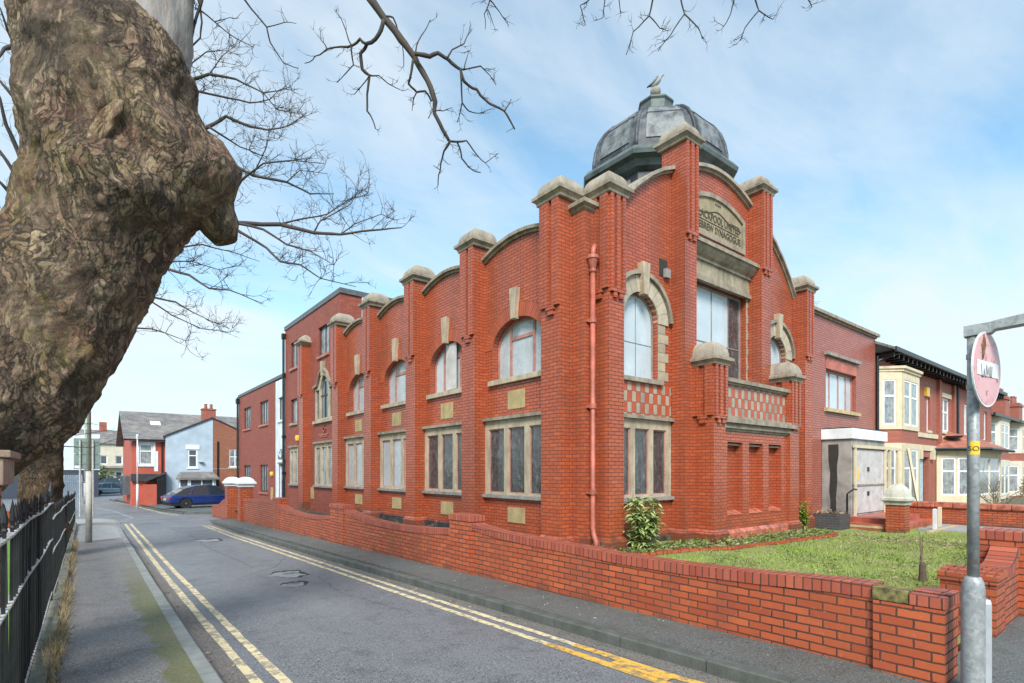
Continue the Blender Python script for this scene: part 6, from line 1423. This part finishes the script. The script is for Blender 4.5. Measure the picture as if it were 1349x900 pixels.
for z0, z1 in ((3.3, 3.5), (2.7, 2.95)): m.pbox(pl, 27.6, 32.2, z0, z1, -.06, .01)
for u in (27.8, 29.2, 31.1): m.pbox(pl, u, u+.3, 2.3, 2.75, -.15, .01)
m.build('stone_band', 'cream_stone', t1)
m = MB(); m.pbox(pl, 30.2, 30.6, 5.2, 5.6, -.12, .01); m.build('alarm_box', 'yellow_box', t1)
m = MB(); m.tube([(23.98, YT_-.1, 6.2), (23.98, YT_-.1, .1)], .055, 8); m.tube([(23.98, YT_-.1, 6.0), (24.4, YT_-.5, 6.25), (24.5, YT_-.7, 6.3)], .05, 8); m.build('drainpipe', 'black_paint', t1)
def eaves(parent, x0, x1, y0, z):
    m = MB(); m.box(x0, x1, y0-.65, y0+.05, z, z+.05); m.box(x0, x1, y0-.75, y0-.62, z+.0, z+.16); e_ = m.build('eaves', 'black_paint', parent)
    k = x0+.2
    while k < x1-.1:
        m = MB(); m.box(k, k+.10, y0-.6, y0-.003, z-.18, z-.002); m.build('bracket', 'black_paint', e_); k += .55
    m = MB(); v = [(x0-.1, y0-.7, z+.14), (x1, y0-.7, z+.14), (x1, y0+4.2, z+2.7), (x0-.1, y0+4.2, z+2.7)]; v += [(a, b, c-.1) for a, b, c in v]; m.add(v, [(0, 1, 2, 3), (4, 7, 6, 5), (0, 4, 5, 1), (1, 5, 6, 2), (2, 6, 7, 3), (3, 7, 4, 0)]); m.build('roof', 'slate', parent)
eaves(t1, 23.9, 32.2, YT_, 6.3)
t2 = thing('terraced_house', 'brick terraced house with cream ground floor bay under a tiled hip behind the lamp post', 'house', (37, 10, 0))
m = MB(); m.solid(pl, 0, .3, rect(32.2, 43.6, -.5, 6.3), [rect(32.9, 34.4, 3.72, 5.4), rect(37.2, 38.4, 3.72, 5.4), rect(41.5, 42.5, 3.6, 5.3)]); m.box(43.3, 43.6, 7.9, 15, -.4, 7.0); m.build('wall', 'terrace_brick', t2)
sash(t2, pl, 32.9, 34.4, 3.72, 5.4, 'upvc', 'net_glass', .09, .06, (33.65,), (4.7,), 'cream_stone'); sash(t2, pl, 37.2, 38.4, 3.72, 5.4, 'upvc', 'net_glass', .09, .06, (37.8,), (), 'cream_stone'); sash(t2, pl, 41.5, 42.5, 3.6, 5.3)
m = MB(); m.pbox(pl, 32.2, 43.6, 3.32, 3.5, -.06, .01); m.pbox(pl, 32.75, 34.55, 5.4, 5.62, -.05, .01); m.build('stone_band', 'cream_stone', t2)
m = MB(); m.pbox(pl, 32.2, 32.6, -.3, 6.25, -.12, .01); m.pbox(pl, 34.8, 35.1, -.3, 6.25, -.12, .01); m.build('brick_pilaster', 'terrace_brick', t2)
bb = bay(t2, 32.05, 39.5, YT_, 1.27, 0, [(.6, 2.4, .1, 2.66)], 'cream_stone', 'cream_stone')
m = MB(); v = [(31.7, YT_-.05, 2.85), (33.2, YT_-1.75, 2.85), (38.4, YT_-1.75, 2.85), (39.9, YT_-.05, 2.85), (33.8, YT_, 3.75), (37.7, YT_, 3.75)]; m.add(v, [(0, 1, 4), (1, 2, 5, 4), (2, 3, 5), (0, 3, 2, 1), (0, 4, 5, 3)]); m.build('tiled_roof', 'terracotta', t2)
m = MB(); m.tube([(31.7, YT_-.05, 2.8), (33.2, YT_-1.8, 2.8), (38.4, YT_-1.8, 2.8)], .08, 6); m.build('gutter', 'black_paint', t2)
m = MB(); m.tube([(35.5, YT_-.1, 6.2), (35.5, YT_-.1, 3.4)], .06, 8); m.build('drainpipe', 'black_paint', t2)
m = MB(); m.lathe([(.0, 0), (.25, .06), (.38, .16)], (33.0, YT_-.5, 3.3), 12); m.build('satellite_dish', 'lead_dark', t2)
eaves(t2, 32.2, 43.6, YT_, 6.3)
def stack(parent, x, y, z0, z1, sx, sy, npot):
    m = MB(); m.box(x, x+sx, y, y+sy, z0, z1); m.box(x-.08, x+sx+.08, y-.08, y+sy+.08, z1-.30, z1-.12); c_ = m.build('chimney', 'terrace_brick', parent)
    for k in range(npot): m = MB(); m.lathe([(.16, 0), (.13, .5), (.16, .52), (.16, .6)], (x+sx*(k+.5)/npot, y+sy/2, z1), 10); m.build('chimney_pot', 'chimney_pot', c_)
m = MB(); m.tube([(23.95, 10, 7.6), (23.95, 10, 8.9)], .02, 5); m.tube([(23.5, 9.7, 8.75), (24.5, 10.3, 8.75)], .012, 4)
for k in range(5): m.tube([(23.6+.2*k-.15, 9.76+.12*k+.25, 8.75), (23.6+.2*k+.15, 9.76+.12*k-.25, 8.75)], .008, 4)
m.build('aerial', 'steel_door', t1)
stack(t1, 31.6, 11.2, 7, 9.2, 1.3, .9, 2)
g3 = -.35
t3 = thing('terraced_house', 'cream trimmed terraced house with two storey bay just right of the round sign', 'house', (48, 10, g3))
t4 = thing('terraced_house', 'cream trimmed terraced house with two storey bay, furthest right', 'house', (57, 10, g3))
for t_, x0, x1, b0 in ((t3, 43.8, 51.5, 45.2), (t4, 51.5, 62, 52.3)):
    m = MB(); m.solid(PY(8.6), 0, .3, rect(x0, x1, g3-.3, 5.3)); m.box(x0, x0+.2, 8.9, 14, g3-.3, 5.3); m.build('wall', 'terrace_brick', t_)
    bay(t_, b0, b0+4.6, 8.6, .95, g3, [(g3+.6, g3+2.5, g3+.3, g3+2.85), (g3+3.6, g3+5.2, g3+3.4, g3+5.45)], 'terrace_brick', 'cream_wall')
    m = MB(); v = [(x0-.2, 7.5, 5.35), (x1, 7.5, 5.35), (x1, 13, 8.0), (x0-.2, 13, 8.0)]; v += [(a, b, c-.14) for a, b, c in v]; m.add(v, [(0, 1, 2, 3), (4, 7, 6, 5), (0, 4, 5, 1), (1, 5, 6, 2), (2, 6, 7, 3), (3, 7, 4, 0)]); m.build('roof', 'slate', t_)
    m = MB(); m.box(x0-.2, x1, 7.42, 7.52, 5.2, 5.36); m.build('gutter', 'black_paint', t_)
    m = MB(); m.pbox(PY(8.6), x0, x1, g3+2.9, g3+3.05, -.06, .01); m.build('stone_band', 'cream_wall', t_)
stack(t4, 54.4, 8.7, 5.4, 7.5, 1.5, .9, 2); stack(t4, 60.2, 8.8, 5.4, 7.4, 1.5, .9, 2)
# ------------------------------------------------------------ bird on the finial
gu = thing('gull', 'grey and white gull perched on the ball at the top of the dome', 'bird', (DX, DY, 12.775))
rt = Vector((cs, -sn, 0)); base = Vector((DX, DY, 12.87)); ax = (rt*.50+Vector((0, 0, .86))).normalized(); bk_ = (rt*-.86+Vector((0, 0, .5))).normalized()
def g_(t, o=0): return base+ax*t+bk_*o
m = MB(); m.tube([g_(-.10, .10), g_(-.04, .07), g_(.03, .045), g_(.12, .03), g_(.20, .02), g_(.27, .012), g_(.315, .0), g_(.35, -.012), g_(.385, -.02), g_(.405, -.03)], [.012, .04, .075, .092, .088, .062, .042, .042, .036, .014], 14); m.build('body', 'gull_white', gu, smooth=True)
for s_ in (-1, 1):
    sd_ = ax.cross(bk_)*s_; m = MB(); m.tube([g_(.25, .05)+sd_*.055, g_(.15, .075)+sd_*.075, g_(.02, .10)+sd_*.06, g_(-.10, .135)+sd_*.03], [.018, .042, .034, .010], 8); m.build('wing', 'gull_grey', gu, smooth=True)
    m = MB(); m.tube([base+sd_*.03+Vector((0, 0, .05)), base+sd_*.03+Vector((0, 0, -.035))], .007, 5); m.build('leg', 'pink_frame', gu)
m = MB(); m.tube([g_(.0, .11), g_(-.10, .15), g_(-.17, .18)], [.03, .028, .016], 6); m.build('tail', 'gull_dark', gu, smooth=True)
m = MB(); hd_ = g_(.385, -.035); m.tube([hd_, hd_+rt*.03+Vector((0, 0, -.004)), hd_+rt*.06+Vector((0, 0, -.015))], [.012, .010, .003], 6); m.build('beak', 'yellow_box', gu)
# ------------------------------------------------------------ planting and bits on the lawn
def leaf(mb, p, d, nrm, L_, W_):
    s_ = d.cross(nrm).normalized(); a = p; b = p+d*L_*.45+s_*W_/2+nrm*L_*.05; c_ = p+d*L_-nrm*L_*.18; e_ = p+d*L_*.45-s_*W_/2+nrm*L_*.05; mid = p+d*L_*.5-nrm*L_*.03
    mb.add([a, b, c_, e_, mid], [(0, 1, 4), (1, 2, 4), (2, 3, 4), (3, 0, 4)])
def shrub(name, label, x, y, z, hgt, wid, nst, whorls, L_, W_, mat, narrow=1.0):
    t_ = thing(name, label, 'shrub', (x, y, z)); st_ = MB(); lf = MB()
    for _ in range(nst):
        a = random.uniform(0, math.tau); top_ = Vector((math.cos(a)*wid*random.uniform(.1, 1), math.sin(a)*wid*random.uniform(.1, 1), hgt*random.uniform(.35, 1)**narrow)); p0 = Vector((random.uniform(-.05, .05), random.uniform(-.05, .05), 0))
        P = [Vector((x, y, z))+p0.lerp(top_, k/4)+Vector((random.gauss(0, .02), random.gauss(0, .02), 0)) for k in range(5)]; st_.tube(P, [.009, .008, .007, .006, .004], 4)
        for k in range(1, 5):
            for _2 in range(whorls if k > 2 else 2):
                b = random.uniform(0, math.tau); d = Vector((math.cos(b), math.sin(b), random.uniform(-.55, .45))).normalized(); nrm = Vector((d.x*-.4+random.gauss(0, .2), d.y*-.4+random.gauss(0, .2), 1)).normalized()
                leaf(lf, P[k]+Vector((random.gauss(0, .03), random.gauss(0, .03), random.gauss(0, .03))), d, nrm, L_*random.uniform(.6, 1.15), W_*random.uniform(.7, 1.2))
    st_.build('stem', 'twig', t_); lf.build('foliage', mat, t_); return t_
random.seed(11)
shrub('laurel_shrub', 'bright green broad-leaved shrub against the corner of the synagogue front', 8.82, 6.88, .12, 1.06, .37, 64, 12, .17, .06, 'shrub_leaf')
shrub('evergreen_bush', 'small narrow yellow-green bush beside the right balcony pier', 15.75, 6.75, .06, .82, .13, 34, 10, .09, .035, 'bush_leaf', .8)
t_ = thing('hedge_shrub', 'dense brownish garden shrub in front of the far right bay', 'shrub', (36.5, 4.9, 0)); m = MB()
for _ in range(900): d = Vector((random.gauss(0, 1), random.gauss(0, 1), random.gauss(0, 1))).normalized(); p = Vector((36.4, 4.7, .75))+Vector((d.x*1.0, d.y*.6, d.z*.95))*random.uniform(.55, 1); leaf(m, p, Vector((random.gauss(0, 1), random.gauss(0, 1), .3)).normalized(), d, .15, .06)
m.build('foliage', 'brown_leaf', t_); m = MB(); m.tube([(36.4, 4.7, -.2), (36.4, 4.7, .6)], .05, 6); m.build('stem', 'twig', t_)
t_ = thing('hedge_shrub', 'distant green shrub behind the silver car', 'shrub', (2, 104, -.6)); m = MB()
for _ in range(700): d = Vector((random.gauss(0, 1), random.gauss(0, 1), random.gauss(0, 1))).normalized(); p = Vector((1.2, 104, 1.0))+Vector((d.x*2.6, d.y*1.2, d.z*1.9))*random.uniform(.5, 1); leaf(m, p, Vector((random.gauss(0, 1), random.gauss(0, 1), .3)).normalized(), d, .5, .25)
m.build('foliage', 'hedge_leaf', t_); m = MB(); m.tube([(1.2, 104, -1.6), (1.2, 104, 1)], .15, 6); m.build('stem', 'twig', t_)
def twiggy(label, x, y, z, hgt, n, spr, mat, r0=.006, cat='shrub', nm='bare_shrub'):
    m = MB(); q_ = []
    for _ in range(n):
        a = random.uniform(0, math.tau); d = Vector((math.cos(a)*spr, math.sin(a)*spr, 1)).normalized(); c_ = Vector((x+random.gauss(0, .08), y+random.gauss(0, .08), z-.03)); P = [c_.copy()]
        for k in range(5): d = (d+Vector((random.gauss(0, .2), random.gauss(0, .2), random.gauss(0, .12)))).normalized(); c_ = c_+d*hgt/5*random.uniform(.6, 1.1); P.append(c_.copy())
        m.tube(P, [r0*(1-.15*k) for k in range(6)], 4, cap=False); twigs(m, P, r0*.5, 3, hgt*.3, 0, .3, 3)
    return tag(m.build(nm, mat), label, cat)
twiggy('bare twiggy rose bush behind the boundary wall, left of the lamp post', 29.5, 4.9, .1, 2.0, 16, .7, 'dead_twig', .022)
twiggy('bare thorny bush behind the boundary wall, right of the lamp post', 31.5, 3.6, .1, 1.7, 14, 1.2, 'dead_twig', .020)
for i, (y, n) in enumerate([(9.2, 9), (10.6, 16), (11.9, 18), (13.2, 14), (22.0, 14), (16.2, 7)]):
    m = MB(); x = random.uniform(5.9, 6.8)
    for _ in range(n*3):
        a = random.uniform(0, math.tau); c_ = Vector((x+random.gauss(0, .35), y+random.gauss(0, .45), gz(x, y)-.02)); d = Vector((math.cos(a)*.8, math.sin(a)*.8, 1)).normalized(); P = [c_.copy()]
        for k in range(4): c_ = c_+d*random.uniform(.10, .2); d = (d+Vector((random.gauss(0, .25), random.gauss(0, .25), -.22))).normalized(); P.append(c_.copy())
        m.tube(P, [.006, .005, .004, .003, .002], 3, cap=False)
    tag(m.build('dead_weed', 'dry_stem' if i % 2 else 'dead_twig'), ['sparse', 'thick straw coloured', 'tangled brown', 'tall straw coloured', 'low brown', 'thin straw coloured'][i]+' dead stems behind the garden wall, '+['nearest the second wall pier', 'just past the second wall pier', 'at the third window bay', 'by the third wall pier', 'below the gothic window', 'between the third and fourth wall piers'][i], 'dead plant')
m = MB()
for _ in range(26):
    c_ = Vector((7.75+random.gauss(0, .14), 7.25+random.gauss(0, .12), .12)); a = random.uniform(0, math.tau); d = Vector((math.cos(a), math.sin(a), 1.1)).normalized(); P = [c_.copy()]
    for k in range(4): c_ = c_+d*random.uniform(.06, .15); d = (d+Vector((random.gauss(0, .3), random.gauss(0, .3), -.25))).normalized(); P.append(c_.copy())
    m.tube(P, [.005, .005, .004, .003, .002], 3, cap=False)
tag(m.build('dead_weed', 'dead_twig'), 'dead brown stems at the foot of the drainpipe', 'dead plant')
sx, sy = 9.47, 2.41; t_ = thing('tree_stump', 'dark thin cut stump with a few bare shoots on the lawn near the wall end', 'stump', (sx, sy, .1))
m = MB(); m.tube([(sx, sy, .05), (sx+.015, sy, .25), (sx+.01, sy, .40), (sx+.02, sy, .43)], [.062, .05, .042, .03], 10); m.build('trunk', 'bark_stump', t_)
m = MB()
for _ in range(6):
    c_ = Vector((sx, sy, .38)); d = Vector((random.gauss(0, .3), random.gauss(0, .3), 1)).normalized(); P = [c_.copy()]
    for k in range(4): c_ = c_+d*random.uniform(.09, .17); d = (d+Vector((random.gauss(0, .15), random.gauss(0, .15), 0))).normalized(); P.append(c_.copy())
    m.tube(P, [.008, .006, .005, .004, .002], 4)
m.build('shoot', 'dead_twig', t_)
pt = thing('planter', 'dark grey brick planter full of rubble and dead leaves by the porch steps', 'planter', (17.8, 6.9, 0))
m = MB(); bars_ = [(17.45, 18.25, 6.45, 6.55), (17.45, 18.25, 7.1, 7.2), (17.45, 17.55, 6.551, 7.099), (18.15, 18.25, 6.551, 7.099)]
for a, b, c_, d in bars_: m.box(a, b, c_, d, -.1, .46)
m.build('wall', 'grey_brick', pt); m = MB(); m.box(17.55, 18.15, 6.55, 7.1, -.05, .40)
m.build('earth', 'soil', pt); m = MB()
for _ in range(150): p = Vector((random.uniform(17.5, 18.2), random.uniform(6.5, 7.15), .43+abs(random.gauss(0, .05)))); leaf(m, p, Vector((random.gauss(0, 1), random.gauss(0, 1), .3)).normalized(), Vector((random.gauss(0, .3), random.gauss(0, .3), 1)).normalized(), .12, .06)
m.build('dead_leaves', 'brown_leaf', pt)
for x, y, zt, mt, lb in ((19.75, 4.72, .62, 'sign_white', 'white painted wooden stake beside the porch path'), (20.8, 4.85, .62, 'cream_stone', 'yellowish wooden stake beside the porch path, nearer the boundary wall')):
    m = MB(); m.box(x-.045, x+.045, y-.045, y+.045, -.05, zt); m.rects(x-.045, x+.045, y-.045, y+.045, [(0, zt+.001), (-.02, zt+.02)]); tag(m.build('wooden_stake', mt), lb, 'stake', 'stakes by the porch path')
m = MB(); m.box(18.7, 21.5, 4.55, 4.66, -.02, .05); tag(m.build('timber_edging', 'tan_wood'), 'thin pale timber edging between the lawn and the porch path', 'edging')
# grass, weeds, leaf litter
rs = np.random.RandomState(9); sp = []
while len(sp) < 52000:
    x = 5.4+rs.rand()**1.3*16; y = 1.5+rs.rand()*4.9
    lim = np.interp(x, [5.4, 8, 9.4, 11.7, 14.5, 16, 20], [6.3, 6.4, 6.1, 5.6, 5.35, 6.0, 5.0])
    if y > lim or (x > 19 and y > 4.5): continue
    bare = noise.fractal(Vector((x*.8, y*.8, 4)), 1, 2, 4)
    edge_ = max(0, 2.35-y)*.9+max(0, x-13)*.09
    if rs.rand() < .30+1.2*max(0, bare)+edge_*.5: continue
    sp.append((x, y, gz(x, y)-.02))
o = blades('grass', 'lawn_grass', sp, .055, .013, .9); o['kind'] = 'stuff'; tag(o, 'mossy green lawn grass of the corner garden', 'grass')
def litter(name, mat, n, fn, L_, W_, label, cat, lift=.01, up=.5):
    m = MB(); k = 0
    while k < n:
        x, y = fn(); z = gz(x, y)+lift*random.random(); k += 1
        leaf(m, Vector((x, y, z+.005)), Vector((random.gauss(0, 1), random.gauss(0, 1), random.uniform(-.2, up))).normalized(), Vector((random.gauss(0, .4), random.gauss(0, .4), 1)).normalized(), L_*random.uniform(.5, 1.3), W_*random.uniform(.6, 1.3))
    o = m.build(name, mat); o['kind'] = 'stuff'; return tag(o, label, cat)
def rim():
    while True:
        x, y = random.uniform(5.5, 16), random.uniform(1.5, 5.5)
        if random.random() < math.exp(-(y-1.5)*1.1)+.12 or x > 13.5: return x, y
litter('leaf_litter', 'brown_leaf', 3200, rim, .06, .035, 'dead brown leaves scattered along the wall side of the lawn', 'leaves', .05)
def bed():
    while True:
        x = random.uniform(8.2, 15.6); lim = np.interp(x, [8, 9.4, 11.7, 14.5, 15.6], [6.5, 6.3, 5.8, 5.5, 5.8])
        y = random.uniform(lim, 7.1)
        if y < 6.6 or x < 11 : return x, y
litter('weeds', 'weed_leaf', 2600, bed, .09, .03, 'low green weeds and ivy covering the flower bed under the synagogue front', 'weeds', .06, 1.0)
litter('bed_litter', 'brown_leaf', 1500, bed, .09, .05, 'dead leaves among the weeds of the flower bed', 'leaves', .05)
def tuft():
    x = random.uniform(6, 18); y = random.uniform(1.6, 6); 
    while noise.noise(Vector((x*.9, y*1.1, 9))) < .08: x = random.uniform(6, 18); y = random.uniform(1.6, 5.4)
    return x, y
litter('lawn_weeds', 'weed_leaf', 3600, tuft, .06, .025, 'broad leaved weeds growing through the corner lawn', 'weeds', .02, .8)
m = MB(); rr_ = random.Random(4)
for _ in range(130):
    s_ = rr_.random()
    if s_ < .55: x = rr_.uniform(4.5, 5.05); y = rr_.uniform(1.8, 16); z = zg(y)+.113
    elif s_ < .8: x = rr_.uniform(1.2, 4.1); y = rr_.uniform(3, 16); z = zg(y)+.003
    else: x = rr_.uniform(-.15, .7); y = rr_.uniform(4.5, 16); z = zg(y)+.108
    r_ = rr_.uniform(.003, .010); m.lathe([(r_, 0), (r_*.7, r_*.6)], (x, y, z), 5, rr_.random()*3)
o = m.build('grit', 'litter'); o['kind'] = 'stuff'; tag(o, 'pale grit and litter specks on the tarmac', 'litter')
m = MB()
for _ in range(170):
    y = rr_.uniform(4.6, 15); x = rr_.choice([rr_.gauss(.96, .05), rr_.gauss(-.15, .05), rr_.gauss(4.04, .04)]); z = zg(y)+(.112 if x < .5 else .004)
    leaf(m, Vector((x, y, z)), Vector((rr_.gauss(0, 1), rr_.gauss(0, 1), .15)).normalized(), Vector((rr_.gauss(0, .2), rr_.gauss(0, .2), 1)).normalized(), .06, .035)
o = m.build('fallen_leaves', 'brown_leaf'); o['kind'] = 'stuff'; tag(o, 'small brown leaves lying along the kerbs and the plinth', 'leaves')
